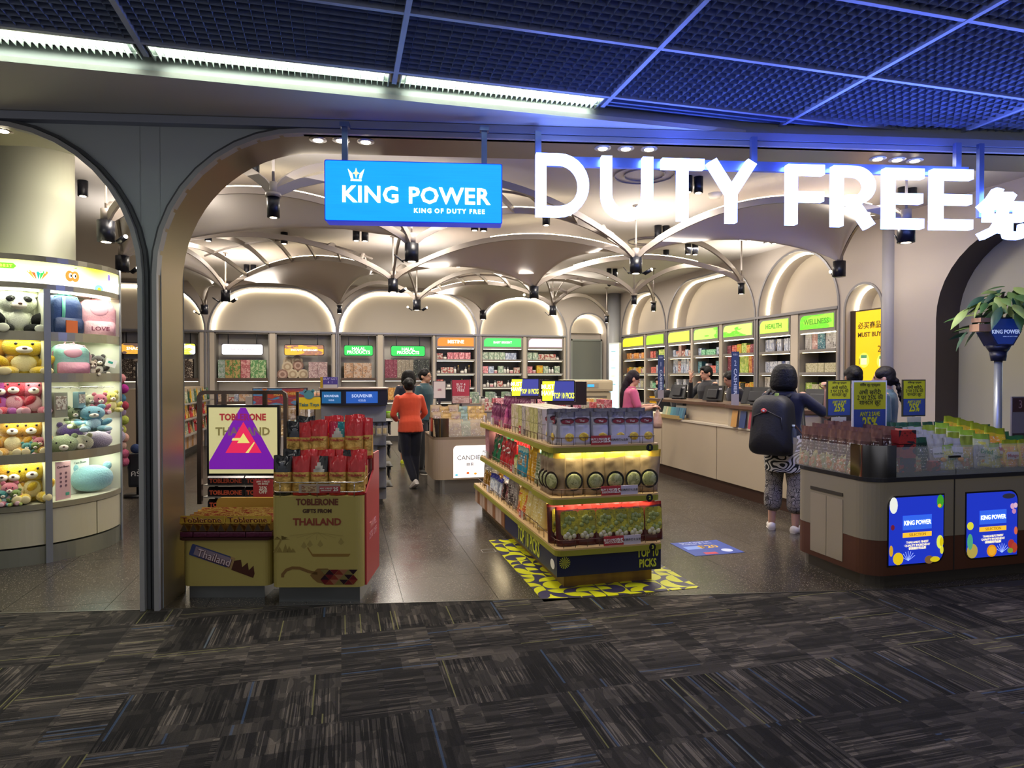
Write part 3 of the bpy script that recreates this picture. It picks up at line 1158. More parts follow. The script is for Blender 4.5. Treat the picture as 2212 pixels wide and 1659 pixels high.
def jar(nm, r, h, c, lid, cat='jar'):
    return lathe(nm, [(0, 0, 0), (r, 0, 0), (r, h * .72, 0), (r * .92, h * .76, 1), (r, h * .78, 1), (r, h * .97, 1), (r * .9, h, 1), (0, h, 1)], [mat(c, .3), mat(lid, .3)], cat)


def bottle(nm, r, h, c, lid, cat='bottle'):
    return lathe(nm, [(0, 0, 0), (r, 0, 0), (r, h * .62, 0), (r * .38, h * .76, 1), (r * .38, h * .8, 1), (r * .5, h * .8, 1), (r * .5, h, 1), (0, h, 1)], [mat(c, .25), mat(lid, .3)], cat, 12)


KIND = {  # key: (words, builder)
    'soap_pink': ('pink soap box', lambda: carton('soap_box', .1, .08, .15, prnt('b0525f', 'd98a92', sc=3.), mat('a04a58'))),
    'soap_cream': ('cream soap box', lambda: carton('soap_box', .11, .08, .13, prnt('c9bcae', 'a5524f', '4a3a38', 3.), mat('b8ab9c'))),
    'soap_green': ('pale green soap box', lambda: carton('soap_box', .1, .08, .16, prnt('8fa590', 'c5cdbb', '3b4a3c', 3.), mat('7d9a80'))),
    'soap_blue': ('grey blue soap box', lambda: carton('soap_box', .1, .08, .15, prnt('7d8ba6', 'b7bfce', 'e8e8ee', 3.), mat('6d7b96'))),
    'cream_jar': ('white cream jar with a dark lid', lambda: jar('cream_jar', .035, .09, 'd8d2ca', '2a2a30')),
    'rose_jar': ('rose cream jar', lambda: jar('cream_jar', .035, .08, 'c98f94', 'e8dcd4')),
    'serum': ('small white pump bottle', lambda: bottle('serum_bottle', .025, .14, 'd9d6d0', '8a8f98')),
    'dark_bottle': ('dark tonic bottle', lambda: bottle('tonic_bottle', .027, .17, '3a302c', 'b79c5c')),
    'green_bottle': ('green shampoo bottle', lambda: bottle('shampoo_bottle', .03, .17, '5f8a5c', 'e6e6dc')),
    'white_box': ('white remedy box', lambda: carton('remedy_box', .09, .08, .2, prnt('cfd0d6', '9fa5b8', '23262e', 2.5), mat('b8bac4'))),
    'navy_box': ('navy remedy box', lambda: carton('remedy_box', .09, .08, .2, prnt('2b3768', '4a5a94', 'e0e0e8', 2.5), mat('26305a'))),
    'red_box': ('red balm box', lambda: carton('balm_box', .12, .08, .16, prnt('b23a35', 'd4695a', 'f0e0d0', 3.), mat('9c3531'))),
    'yellow_box': ('yellow balm box', lambda: carton('balm_box', .12, .08, .17, prnt('c9b63c', 'd98c2f', '4d6a26', 3.), mat('b09d33'))),
    'lime_box': ('lime balm box', lambda: carton('balm_box', .12, .08, .18, prnt('8fb03c', 'c7d16a', 'e9ecd0', 3.), mat('7d9a35'))),
    'orange_box': ('orange balm box', lambda: carton('balm_box', .11, .08, .15, prnt('c97a3c', 'e0b06a', '7a3a20', 3.), mat('a8652f'))),
    'teal_box': ('teal herb box', lambda: carton('herb_box', .13, .1, .24, prnt('2f5f6d', '4b7f86', 'c8d4d0', 3.), mat('28505c'))),
    'bigwhite': ('large white herb box', lambda: carton('herb_box', .12, .1, .25, prnt('c4c0ba', 'a8a29a', '3c3430', 2.), mat('b2aea8'))),
    'rosebox': ('dusty rose herb box', lambda: carton('herb_box', .1, .1, .23, prnt('a4786f', 'b9968c', 'e8dcd4', 2.), mat('94695f'))),
    'emer': ('green foil balm pack', lambda: carton('balm_pack', .14, .1, .12, prnt('4a9a6a', '8ac59c', 'e0eee4', 4.), mat('3d8058'))),
    'cream_pack': ('cream herbal pack with black print', lambda: carton('herbal_pack', .12, .1, .16, prnt('c9c2a2', 'b5ae88', '3a3a2c', 5.), mat('b0a986'))),
    'greenbox': ('green tea carton', lambda: carton('tea_carton', .16, .12, .22, prnt('4f8a4c', 'a8c08a', 'e6e2c4', 3.), mat('456f42'))),
    'kraftbox': ('kraft and green tea carton', lambda: carton('tea_carton', .15, .12, .22, prnt('b79a62', '5f8a45', '3a2c1c', 3.), mat('9a8052'))),
    'silverbox': ('silver green tea carton', lambda: carton('tea_carton', .14, .12, .22, prnt('9aa59c', '6d8a72', 'e0e4dc', 3.5), mat('8a938c'))),
    'redbox': ('pinkish red tea carton', lambda: carton('tea_carton', .19, .12, .22, prnt('a8545a', 'c98a86', 'e8d0c4', 3.), mat('8f474d'))),
    'browncoco': ('dark brown cocoa pack with a cream label', lambda: carton('cocoa_pack', .2, .12, .15, prnt('3a2a22', 'c9b8a0', 'e8dcc8', 2.2, thr=.6), mat('33251e'))),
    'mauvebox': ('mauve coffee carton', lambda: carton('coffee_carton', .2, .14, .2, prnt('9a7a7c', 'b49694', 'e6dcd4', 3.), mat('846a6b'))),
    'halal': ('cream snack carton', lambda: carton('snack_carton', .2, .14, .19, prnt('c4ab96', 'b8906f', '2c2420', 2.4), mat('ab927c'))),
    'maroon': ('maroon biscuit pack', lambda: carton('biscuit_pack', .09, .12, .155, prnt('7c2f42', '8c4052', 'c9a0a0', 1.5, thr=.7), mat('6a2838'))),
    'tan': ('tan biscuit pack', lambda: carton('biscuit_pack', .09, .12, .155, prnt('8a7f6c', '9c9280', 'cfc8b4', 1.5, thr=.7), mat('756b5b'))),
    'darkp': ('black biscuit pack', lambda: carton('biscuit_pack', .09, .12, .155, prnt('20241f', '33382f', '9aa08c', 1.5, thr=.7), mat('1a1d1a'))),
    'goldbox': ('gold wafer carton', lambda: carton('wafer_carton', .13, .12, .16, prnt('c98f4c', 'd9b36a', '7a3f20', 3.), mat('b07a3c'))),
    'peach': ('peach jelly tub', lambda: jar('jelly_tub', .08, .12, 'd9a384', 'e6cfb8', 'tub')),
    'redtray': ('reddish candy tray', lambda: carton('candy_tray', .26, .16, .1, prnt('a06a58', '8c4a40', 'd9b89c', 4.), mat('7f4f42'))),
    'greentub': ('lime lidded candy tub', lambda: jar('candy_tub', .07, .16, '7a8a4a', '8fd42c', 'tub')),
    'clearbag': ('clear bag of candies', lambda: None),
}


def getp(k):
    if k not in PROTOS:
        PROTOS[k] = KIND[k][1]()
    return PROTOS[k]


CATS = {'bag': 'bag'}


def shelf_row(mw, rz, keys, x0, x1, z, y, where, gap=.008, jit=.006, grp=None, rows=1, sc=1.):
    """goods standing side by side; mw maps local to world; returns count"""
    x = x0
    i = 0
    cnt = 0
    while True:
        k = keys[i % len(keys)]
        p = getp(k)
        w_ = p['w'] * sc
        if x + w_ > x1:
            break
        for r_ in range(rows):
            loc = mw @ Vector((x + w_ / 2, y + R.uniform(-jit, jit), z + r_ * p['h'] * sc))
            if rows == 1:
                lab = '%s, %s from left, %s' % (KIND[k][0], nth(cnt), where)
            else:
                lab = '%s, %s from left, %s row, %s' % (KIND[k][0], nth(cnt), ['lowest', 'second', 'third', 'fourth'][r_], where)
            put(p, loc, rz + R.uniform(-.03, .03), lab, grp or ('goods on the ' + where), sc if sc != 1 else None)
        x += w_ + gap
        i += 1
        cnt += 1
    return cnt


FRM = mat('8a847c', .4, .35)
SHELF = mat('8c8781', .4, .3)
INW = mat('cfcac0', .5)
IND = mat('14161c', .4)
BASEW = mat('b9b0a2', .5)


def lit(nm, c, em=2.2):
    return mat(c, .4, em=em)


def cabinet(org, rz, W, kind, label, grp, sign=None, shelves=(), depth=.36):
    t = thing('display_cabinet', label, 'cabinet', org, rz, grp)
    g_ = G().m(0)
    g_.box(0, .028, 0, depth, 0, 2.46).box(W - .028, W, 0, depth, 0, 2.46).box(0, W, 0, depth, 2.44, 2.48)
    g_.build('cabinet_frame', FRM, t)
    back = INW if kind == 'food' else IND
    G().box(.028, W - .028, depth - .02, depth, .5, 2.44).build('back_panel', back, t)
    G().rbox(.03, W / 2 - .003, -.01, .02, .12, .5, .004).build('door', BASEW, t)
    G().rbox(W / 2 + .003, W - .03, -.01, .02, .12, .5, .004).build('door', BASEW, t)
    G().box(.03, W - .03, .0, depth, .0, .115).build('plinth', STEELD, t)
    G().box(.02, W - .02, -.01, depth, .5, .53).build('shelf', SHELF, t)
    for z in shelves:
        if kind == 'food':
            s_ = G().box(.03, W - .03, -.02, depth - .02, z - .03, z).box(.03, W - .03, -.03, -.02, z - .03, z + .04).build('shelf', mat('5a4a40', .4, .2), t)
        else:
            s_ = G().box(.03, W - .03, .0, depth - .02, z - .012, z).box(.03, W - .03, -.01, .0, z - .014, z + .03).build('shelf', SHELF, t)
        G().box(.05, W - .05, .03, .045, z - .04 if kind == 'food' else z - .02, z - .03 if kind == 'food' else z - .013).build('shelf_light', mat('ffe9b8' if kind != 'food' else 'ffedd0', em=5.), s_)
    return t


def head_sign(t, W, c, txt=None, tc='f6f2e6', z0=2.22, z1=2.42, em=.85, c2=None):
    m_ = lit('s', c, em) if not c2 else prnt(c, c2, c, 1.2, em=em, thr=.55)
    f = G().box(.03, W - .03, -.012, .0, z0 - .05, z1 + .02).build('sign_frame', mat('8f8a84', .35, .4), t)
    G().prism(rrect(.06, W - .06, z0, z1, .09, 6, (0, 0, 0, 1)), -.02, -.012, 'y').build('sign_face', m_, f)
    if txt:
        text(txt, .11 if len(txt) < 9 else .075, mat(tc, em=1.2), (W / 2, -.022, (z0 + z1) / 2), parent=t, name='sign_lettering', bold=.02)
    G().box(.05, W - .05, .0, .02, z0 - .07, z0 - .058).build('shelf_light', mat('fff2d4', em=5.), t)


def hang_sign(t, W, c, txt, tc='f4f4ee', em=1.4, c2=None, w_=.68, size=.09, lines=1):
    m_ = lit('s', c, em) if not c2 else prnt(c, c2, c, 1.5, em=em, thr=.5)
    cx = W / 2
    f = G().prism(rrect(cx - w_ / 2, cx + w_ / 2, 1.97, 2.22, .05), .02, .05, 'y').build('hanging_sign_case', BLACK, t)
    G().prism(rrect(cx - w_ / 2 + .012, cx + w_ / 2 - .012, 1.982, 2.208, .04), .012, .02, 'y').build('sign_face', m_, f)
    for x_ in (cx - w_ * .35, cx + w_ * .35 - .02):
        G().box(x_, x_ + .02, .03, .045, 2.22, 2.44).build('sign_rod', BLACK, f)
    if txt:
        text(txt, size, mat(tc, em=1.1), (cx, .01, 2.095), parent=t, name='sign_lettering', bold=.02, line=.8)


GRB = 'cabinets along the back wall'
# food cabinets of the back wall: (x0, x1, sign colour, text, shelf contents, short name)
FOOD = [
    (-5.45, -4.62, ('d9c9a0', 'b08a6a'), '', 'cocoa cabinet at far left', [('browncoco', 3)], 'ebc9b0'),
    (-4.52, -3.85, ('5f4a40', 'd9a03c'), 'SNACKS', 'cabinet with the brown hanging sign', [('browncoco', 3)], None),
    (-3.76, -2.93, ('e8ecff', 'd6e44a'), '', 'cabinet with the white sign behind the storefront pillar', [('browncoco', 4)], None),
]
XF = {}
for i, (x0, x1, cc, tx, nm, st_, _q) in enumerate(FOOD):
    W = x1 - x0
    t = cabinet((x0, BY, 0), 0, W, 'food', 'white lined ' + nm, GRB, shelves=(1.43, .92))
    hang_sign(t, W, cc[0], tx, c2=cc[1], w_=W * .8, em=.9)
    mw = Matrix.Translation((x0, BY, 0))
    w_ = getp('browncoco')['w']
    sn = ['far left cocoa cabinet', 'brown sign cabinet', 'cabinet by the pillar'][i]
    shelf_row(mw, 0, ['browncoco'], .06, W - .05, 1.43, .13, 'upper shelf, ' + sn, rows=3)
    shelf_row(mw, 0, ['goldbox', 'soap_blue'], .05, W - .05, .92, .13, 'middle shelf, ' + sn, rows=2)
    shelf_row(mw, 0, ['redtray'], .05, W - .05, .53, .13, 'low shelf, ' + sn, rows=2)
W = 1.13
t = cabinet((-2.64, BY, 0), 0, W, 'food', 'white lined cabinet with a white lit sign over green and red tea cartons', GRB, shelves=(1.43, .92))
hang_sign(t, W, 'f6f0f4', 'SNACKS & CANDY', '8a7684', 1.0, w_=.86, size=.06)
mw = Matrix.Translation((-2.64, BY, 0))
shelf_row(mw, 0, ['silverbox', 'kraftbox', 'kraftbox', 'redbox', 'greenbox', 'greenbox'], .06, 1.12, 1.43, .12, 'upper shelf under white lit sign', rows=2)
shelf_row(mw, 0, ['halal', 'soap_cream', 'white_box'], .06, 1.1, .92, .12, 'middle shelf under white lit sign')
shelf_row(mw, 0, ['redtray'], .06, 1.1, .53, .12, 'low shelf under white lit sign', rows=2)
W = 1.22
t = cabinet((-1.39, BY, 0), 0, W, 'food', 'white lined cabinet with the amber and brown instant beverages sign', GRB, shelves=(1.43, .92))
hang_sign(t, W, 'b98a2c', 'INSTANT BEVERAGES', 'fff4e0', 1.2, c2='7a5448', w_=.86, size=.06)
mw = Matrix.Translation((-1.39, BY, 0))


def rpack(nm, r, c1, c2):
    g_ = G().m(0, False).cyl((0, -.03, r), r, .06, 12, 'y').m(1).cyl((0, -.034, r), r * .7, .005, 12, 'y').m(0).cyl((0, -.037, r), r * .4, .004, 10, 'y')
    o = g_.build(nm, [mat(c1, .4), mat(c2, .4)])
    o['category'] = 'pack'
    return proto(o)


rp1, rp2 = rpack('round_pack', .12, 'c4b498', 'a58f74'), rpack('round_pack', .12, '8a6a5c', 'b99c8c')
for q, (x, z, p) in enumerate([(.14, 1.43, rp2), (.36, 1.43, rp1), (.58, 1.43, rp1), (.24, 1.6, rp1), (.47, 1.63, rp2), (.45, 1.74, rp1), (.26, 1.72, rp1)]):
    put(p, (-1.39 + x, BY + .1 + .02 * q, z), R.uniform(-.1, .1), 'round scalloped pack, %s, leaning in the round pack pile under the amber sign' % ['lowest left', 'lowest middle', 'lowest right', 'second row left', 'second row right', 'top right', 'top left'][q], 'round packs under the amber sign')
shelf_row(mw, 0, ['mauvebox', 'mauvebox'], .7, 1.2, 1.43, .12, 'upper shelf under amber sign', rows=2)
shelf_row(mw, 0, ['peach'], .2, 1.15, .92, .1, 'middle shelf under amber sign', rows=2)
shelf_row(mw, 0, ['redtray'], .06, 1.2, .53, .12, 'low shelf under amber sign', rows=3)
W = .85
t = cabinet((-.016, BY, 0), 0, W, 'food', 'narrow white lined cabinet with the left green HALAL PRODUCTS sign', GRB, shelves=(1.43, .92))
hang_sign(t, W, '2fae4e', 'HALAL\nPRODUCTS', em=.75, w_=.66, size=.1)
mw = Matrix.Translation((-.016, BY, 0))
shelf_row(mw, 0, ['halal'], .1, .8, 1.43, .12, 'upper shelf under left green halal sign', rows=2)
shelf_row(mw, 0, ['soap_cream', 'red_box', 'white_box', 'yellow_box'], .06, .8, 1.04 - .12, .12, 'middle shelf under left green halal sign')
shelf_row(mw, 0, ['redtray'], .06, .8, .53, .12, 'low shelf under left green halal sign', rows=3)
W = 1.16
t = cabinet((.955, BY, 0), 0, W, 'food', 'wide white lined cabinet with the right green HALAL PRODUCTS sign', GRB, shelves=(1.43, .92))
hang_sign(t, W, '2fae4e', 'HALAL\nPRODUCTS', em=.75, w_=.8, size=.1)
mw = Matrix.Translation((.955, BY, 0))
shelf_row(mw, 0, ['maroon', 'maroon', 'maroon', 'tan', 'tan', 'tan', 'tan', 'darkp', 'darkp', 'darkp', 'darkp'], .05, 1.14, 1.43, .12, 'upper shelf under right green halal sign', gap=.004, rows=3)
shelf_row(mw, 0, ['goldbox'], .12, 1.1, .92, .12, 'middle shelf under right green halal sign', rows=2)
shelf_row(mw, 0, ['greentub', 'emer', 'navy_box'], .06, 1.1, .53, .12, 'low shelf under right green halal sign')
# cosmetics cabinets
BEAU = [
    (2.165, 3.145, 'e8742c', 'MISTINE', 'orange lit sign', [['soap_cream', 'cream_jar', 'soap_pink', 'soap_pink', 'soap_pink', 'soap_pink', 'soap_pink', 'soap_pink'], ['cream_jar', 'soap_cream', 'soap_cream', 'serum', 'dark_bottle', 'cream_jar', 'serum', 'dark_bottle', 'cream_jar'], ['red_box', 'serum', 'cream_jar', 'soap_cream', 'serum', 'dark_bottle']]),
    (3.28, 4.32, '3fc45a', 'BABY BRIGHT', 'bright green lit sign', [['soap_green', 'soap_green', 'soap_green', 'soap_green', 'soap_blue', 'soap_blue', 'soap_blue'], ['soap_pink', 'soap_blue', 'rose_jar', 'soap_green', 'serum', 'serum', 'rose_jar', 'soap_cream'], ['cream_jar', 'serum', 'rose_jar', 'serum', 'soap_cream']]),
    (4.4, 5.37, 'e6b4da', 'CATHY DOLL', 'pale pink lit sign', [['soap_green', 'soap_green', 'soap_cream', 'soap_cream', 'soap_cream', 'cream_jar', 'rose_jar'], ['soap_pink', 'rose_jar', 'yellow_box', 'soap_green', 'serum', 'serum', 'soap_green', 'rose_jar'], ['soap_cream', 'rose_jar', 'serum', 'cream_jar']]),
]
for (x0, x1, c, tx, nm, rows_) in BEAU:
    W = x1 - x0
    t = cabinet((x0, BY, 0), 0, W, 'beauty', 'dark backed cosmetics cabinet with the ' + nm, GRB, shelves=(1.88, 1.55, 1.22, .88))
    head_sign(t, W, c, tx, em=.8)
    mw = Matrix.Translation((x0, BY, 0))
    for z, ks, sn in zip((1.88, 1.55, 1.22), rows_, ('top', 'second', 'third')):
        shelf_row(mw, 0, ks, .05, W - .04, z, .14, '%s shelf under %s' % (sn, nm), gap=.012, sc=1.3)
# side wall cabinets, from the far corner to the storefront
SIDE = [
    (14.97, 13.76, 'd8d428', None, 'farthest side cabinet', [['orange_box', 'orange_box', 'soap_cream'], ['orange_box', 'yellow_box', 'soap_cream', 'cream_pack'], ['cream_pack', 'white_box']]),
    (13.70, 12.78, '96d428', None, 'second side cabinet', [['red_box', 'red_box', 'darkp', 'lime_box', 'lime_box'], ['red_box', 'red_box', 'white_box', 'orange_box'], ['soap_green', 'emer', 'soap_green']]),
    (12.66, 11.70, 'cdea4a', None, 'third side cabinet', [['soap_blue', 'soap_cream', 'rosebox', 'soap_cream'], ['soap_blue', 'white_box', 'soap_cream', 'soap_blue'], ['serum', 'cream_jar', 'white_box']]),
    (11.63, 10.69, 'a4e660', None, 'fourth side cabinet', [['soap_blue', 'emer', 'emer', 'emer'], ['teal_box', 'soap_blue', 'white_box', 'red_box', 'red_box'], ['soap_cream', 'white_box']]),
    (10.60, 9.64, 'b4ee6a', None, 'fifth side cabinet', [['maroon', 'red_box', 'yellow_box', 'lime_box', 'orange_box', 'maroon'], ['maroon', 'red_box', 'darkp', 'lime_box', 'lime_box', 'orange_box'], ['darkp', 'orange_box', 'yellow_box']]),
    (9.53, 8.71, 'a6ea4c', 'HEALTH', 'sixth side cabinet', [['white_box', 'white_box', 'dark_bottle', 'white_box', 'dark_bottle', 'white_box'], ['white_box', 'white_box', 'white_box', 'white_box', 'navy_box', 'white_box', 'white_box'], ['bigwhite', 'white_box', 'white_box']]),
    (8.55, 7.74, '8be23c', 'WELLNESS', 'nearest side cabinet', [['bigwhite', 'rosebox', 'teal_box', 'bigwhite', 'bigwhite'], ['cream_pack', 'cream_pack', 'cream_pack', 'cream_pack'], ['lime_box', 'cream_pack', 'lime_box', 'cream_pack']]),
]
for (y0, y1, c, tx, nm, rows_) in SIDE:
    W = y0 - y1
    t = cabinet((RX, y0, 0), -PI / 2, W, 'beauty', 'dark backed %s of the right wall, counted from the corner' % nm, 'cabinets along the side wall', shelves=(1.89, 1.55, 1.22, .88))
    head_sign(t, W, c, tx, '3f6a1a', em=.75, c2='5fdc28' if nm[0] in 'nsf' and nm != 'farthest side cabinet' else None)
    mw = Matrix.Translation((RX, y0, 0)) @ Matrix.Rotation(-PI / 2, 4, 'Z')
    for z, ks, sn in zip((1.89, 1.55, 1.22), rows_, ('top', 'second', 'third')):
        shelf_row(mw, -PI / 2, ks, .05, W - .04, z, .14, '%s shelf, %s' % (sn, nm), gap=.008, sc=1.15 if z != 1.55 else 1.05, rows=2 if (z == 1.55 and nm[:3] in ('fif', 'thi')) else 1)
# narrow pale end posts of the bays are covered by panels; grey door, glowing screen, yellow poster
t = thing('service_door', 'plain grey service door in the small arch of the back wall', 'door', (5.66, BY + .2, 0))
G().rbox(0, .76, 0, .04, 0, 2.4, .004).build('door_panel', mat('6d7068', .5), t)
G().box(-.04, 0, -.02, .05, 0, 2.44).box(.76, .8, -.02, .05, 0, 2.44).box(-.04, .8, -.02, .05, 2.4, 2.44).build('door_frame', mat('8a8f88', .4), t)
G().m(0, True).tube([(.68, -.01, 1.0), (.68, -.05, 1.0), (.58, -.05, 1.0)], .01, 8).build('door_handle', STEEL, t)
t = thing('information_screen', 'tall glowing cyan white screen beside the farthest side cabinet', 'screen', (6.5, 14.86, 0), -PI / 2 + .5)
G().rbox(-.16, .16, -.04, .04, 0, 2.32, .01).build('screen_case', mat('d6dcdc', .4), t)
G().box(-.14, .14, -.045, -.04, .36, 2.28).build('screen_face', mat('b8ecf4', em=.95), t)
for i in range(5):
    G().box(-.08, .05 - .02 * (i % 2), -.047, -.045, 2.1 - i * .2, 2.115 - i * .2).build('screen_mark', mat('d9b060', em=.8) if i in (1, 3) else mat('5a8a90', em=.6), t)
YP = mat('f0bd12', em=.55)
t = thing('lit_poster', 'yellow backlit MUST BUY poster in the narrow arch of the side wall', 'poster', (RX + .06, 7.56, 0), -PI / 2)
G().box(-.02, .62, .01, .06, .4, 2.42).build('poster_case', mat('3a2c20', .4), t)
G().box(.09, .60, 0, .012, .42, 2.40).build('poster_face', YP, t)
BRW = mat('5f4a18', .6)
text('必买商品', .1, BRW, (.33, -.003, 2.2), parent=t, bold=.01)
text('MUST BUY', .085, BRW, (.33, -.003, 2.08), parent=t, bold=.02)
for (x, z, n_) in ((.5, 1.88, '2'), (.5, 1.28, '4'), (.16, 1.72, '1')):
    text(n_, .12, BRW, (x, -.003, z), parent=t)
for (x, z, c1, c2) in ((.24, 1.74, 'e8cfae', '4f8a5a'), (.33, 1.34, 'e6b45a', '4f6a9a'), (.55, 1.72, 'e6dccf', '6a9a5a')):
    G().prism([(x + .09 * math.cos(a * PI / 8), z + .1 * math.sin(a * PI / 8)) for a in range(16)], -.002, .001, 'y').build('poster_disc', mat('f6cf4a', em=.9), t)
    G().prism(rrect(x - .05, x + .05, z - .06, z + .05, .01, 2), -.004, -.002, 'y').build('poster_pack', mat(c1, em=.6), t)
    G().prism(rrect(x - .05, x + .05, z + .03, z + .07, .005, 2), -.005, -.002, 'y').build('poster_pack_top', mat(c2, em=.5), t)

# cream posts between the cabinets
CP = mat('b9ad9c', .5)
for i, (a, b) in enumerate([(-4.62, -4.52), (-3.85, -3.76), (-2.93, -2.85), (-2.735, -2.64), (-1.51, -1.39), (-.17, -.11), (.834, .955), (2.115, 2.165), (3.145, 3.165), (3.255, 3.28), (4.32, 4.4), (5.37, 5.41)]):
    struct(G().box(a, b, BY - .012, BY + .3, 0, 2.47).build('trim_10', CP))
for i, (a, b) in enumerate([(13.70, 13.76), (12.66 + .09, 12.78), (11.63, 11.70), (10.60, 10.69), (9.53 - .0, 9.53 + .001), (8.55, 8.71), (7.72, 7.74)]):
    struct(G().box(RX - .012, RX + .3, a, b, 0, 2.47).build('trim_11', CP))
struct(G().box(-5.5, 5.42, BY - .03, BY + .4, 2.47, 2.51).build('trim_12', TRIMM))
struct(G().box(RX - .03, RX + .4, 7.72, 15, 2.47, 2.51).build('trim_13', TRIMM))
# ================================================================== BAGS AND FLOOR DISPLAYS
def pouch(nm, w_, h_, d_, mats, rule, seed=0, crink=.004, cat='pouch', flare=1.0, tuck=0., nu=10, nv=12, sealz=.9):
    """standing bag: gusseted base of depth d_, flat sealed top; rule(u, v) gives the material of the front; back uses 0"""
    rr = random.Random(seed)
    g_ = G()
    vs = []
    for side in (-1, 1):
        for j in range(nv + 1):
            v = j / nv
            half = d_ / 2 * (max(0, 1 - v / sealz) ** .55 if v < sealz else 0)
            wv = w_ / 2 * (1 + (flare - 1) * v) * (1 - tuck * math.sin(PI * v))
            for i in range(nu + 1):
                u = i / nu
                e = math.sin(PI * u) ** .45 if 0 < u < 1 else 0
                y = side * (half * (.25 + .75 * e) + .0012)
                k = crink * (mnoise.noise((u * 5 + seed, v * 6, side * 3.)) + .6 * mnoise.noise((u * 14 + seed, v * 11, side * 5.)))
                y += side * k * e * (1 if v < sealz else .4) * 2
                yy = y + .018 * (v ** 3) * mnoise.noise((u * 3., seed * 1.7, 2.)) * (h_ / .25)
                z = v * h_ * (1 + (.03 * mnoise.noise((u * 3., seed + .5, 9.)) if v > .8 else 0))
                vs.append(((u * 2 - 1) * wv, yy, z))
    n1 = nu + 1
    off = n1 * (nv + 1)
    base = len(g_.v)
    g_.v += vs
    for j in range(nv):
        for i in range(nu):
            a = j * n1 + i
            g_.f.append((base + a, base + a + 1, base + a + n1 + 1, base + a + n1))
            g_.mi.append(rule((i + .5) / nu, (j + .5) / nv))
            g_.sm.append(True)
            b = off + a
            g_.f.append((base + b, base + b + n1, base + b + n1 + 1, base + b + 1))
            g_.mi.append(rule(-1, (j + .5) / nv))
            g_.sm.append(True)
    for j in range(nv):
        for i in (0, nu):
            a, b = j * n1 + i, off + j * n1 + i
            q = (a, a + n1, b + n1, b) if i == 0 else (a, b, b + n1, a + n1)
            g_.f.append(tuple(base + t_ for t_ in q))
            g_.mi.append(rule(-1, (j + .5) / nv))
            g_.sm.append(True)
    for i in range(nu):
        g_.f.append((base + i, base + off + i, base + off + i + 1, base + i + 1))
        g_.mi.append(0)
        g_.sm.append(False)
    o = g_.build(nm, mats)
    o['category'] = cat
    o['w'] = w_
    o['h'] = h_
    return proto(o)


def decal(par, pts, y, m_, nm='print_panel', label=None):
    o = G().add([(p[0], y, p[1]) for p in pts], [tuple(range(len(pts)))]).build(nm, m_, par)
    return o


def disc(cx, cz, rx, rz, n=18):
    return [(cx + rx * math.cos(2 * PI * i / n), cz + rz * math.sin(2 * PI * i / n)) for i in range(n)]


FOIL = lambda c, r=.25, m_=.7: mat(c, r, m_, bump=.5, bs=30)
GLOSS = lambda c: mat(c, .22, 0, coat=.6, bump=.25, bs=25)

# --- bag prototypes -------------------------------------------------------
# silver mango pouch
sil = pouch('silver_pouch', .14, .235, .07, [FOIL('9a99a6', .3, .55), FOIL('6c6a74', .3, .6), mat('b9b7c6', .4)], lambda u, v: 1 if v > .86 else (2 if .12 < u < .88 and v < .62 and u > 0 else 0), 3, .004)
decal(sil, disc(0, .165, .05, .016, 16), -.024, mat('8c2a3a', .4), 'brand_patch')
decal(sil, [(-.05, .165), (.05, .165), (.055, .18), (.03, .19), (-.03, .19), (-.055, .18)], -.0235, mat('4a2430', .4), 'brand_arch')
text('Thai', .022, WHITE, (0, -.0255, .166), parent=sil, name='lettering')
G().m(0, True).ell((.012, -.034, .055), (.036, .006, .03), 12, 6).build('fruit_picture', prnt('c9a432', 'e0c85a', 'b08a28', 3.), sil)
# kraft window pouch with bulging contents
kr = pouch('kraft_pouch', .165, .31, .09, [mat('8a7660', .45, .15, bump=.3, bs=20), mat('c9a63c', .3, .3, bump=.3, bs=20), mat('7d8f2c', .3, .2)], lambda u, v: (1 if (u + .25 * v) > .62 else 2) if v > .80 and u > 0 else 0, 7, .008, sealz=.95)
decal(kr, disc(0, .1, .066, .068, 24), -.050, mat('1c1a17', .4), 'window_rim')
G().m(0, True).ell((0, -.048, .098), (.055, .012, .056), 16, 8).build('fruit_window', prnt('8a8f62', 'a9ab80', '6a6e45', 2.5, .35), kr)
# red-brown durian pouch
rd = pouch('maroon_pouch', .155, .255, .08, [mat('4a1a18', .3, .1, bump=.3, bs=20), mat('9c2a24', .3, .1), mat('5a2018', .35)], lambda u, v: 1 if v > .93 else 0, 9, .004, flare=1.06)
decal(rd, rrect(-.062, .062, .07, .228, .02), -.037, prnt('a8a03a', 'c4bc3c', '6f7a30', 3., .35), 'window_panel')
decal(rd, rrect(-.022, .03, .205, .232, .004, 2), -.0365, mat('24408c', .4), 'brand_patch')
g_ = G().m(0, True)
for i in range(11):
    g_.ell((R.uniform(-.045, .045), -.038, R.uniform(.08, .19)), (.016, .005, .016), 8, 5)
g_.build('fruit_picture', mat('8f9a58', .35), rd)
g_ = G().m(0, True)
for (x, z) in ((-.03, .062), (0, .055), (.03, .064), (-.012, .075)):
    g_.ell((x, -.039, z), (.018, .007, .018), 8, 5)
g_.build('berry_picture', mat('b9b494', .35), rd)


def simple_pouch(nm, w_, h_, d_, c0, c1, c2, seed, metal=.2, cat='bag', band=.8, low=.0, cr=.006, words=None):
    o = pouch(nm, w_, h_, d_, [mat(c0, .28, metal, bump=.35, bs=22), mat(c1, .28, metal, bump=.3, bs=22), prnt(c2, c0, 'f0ece0', 2.2, .3)], lambda u, v: 1 if v > band else (2 if (.14 < u < .86 and low < v < band - .08) else 0), seed, cr, cat)
    return o


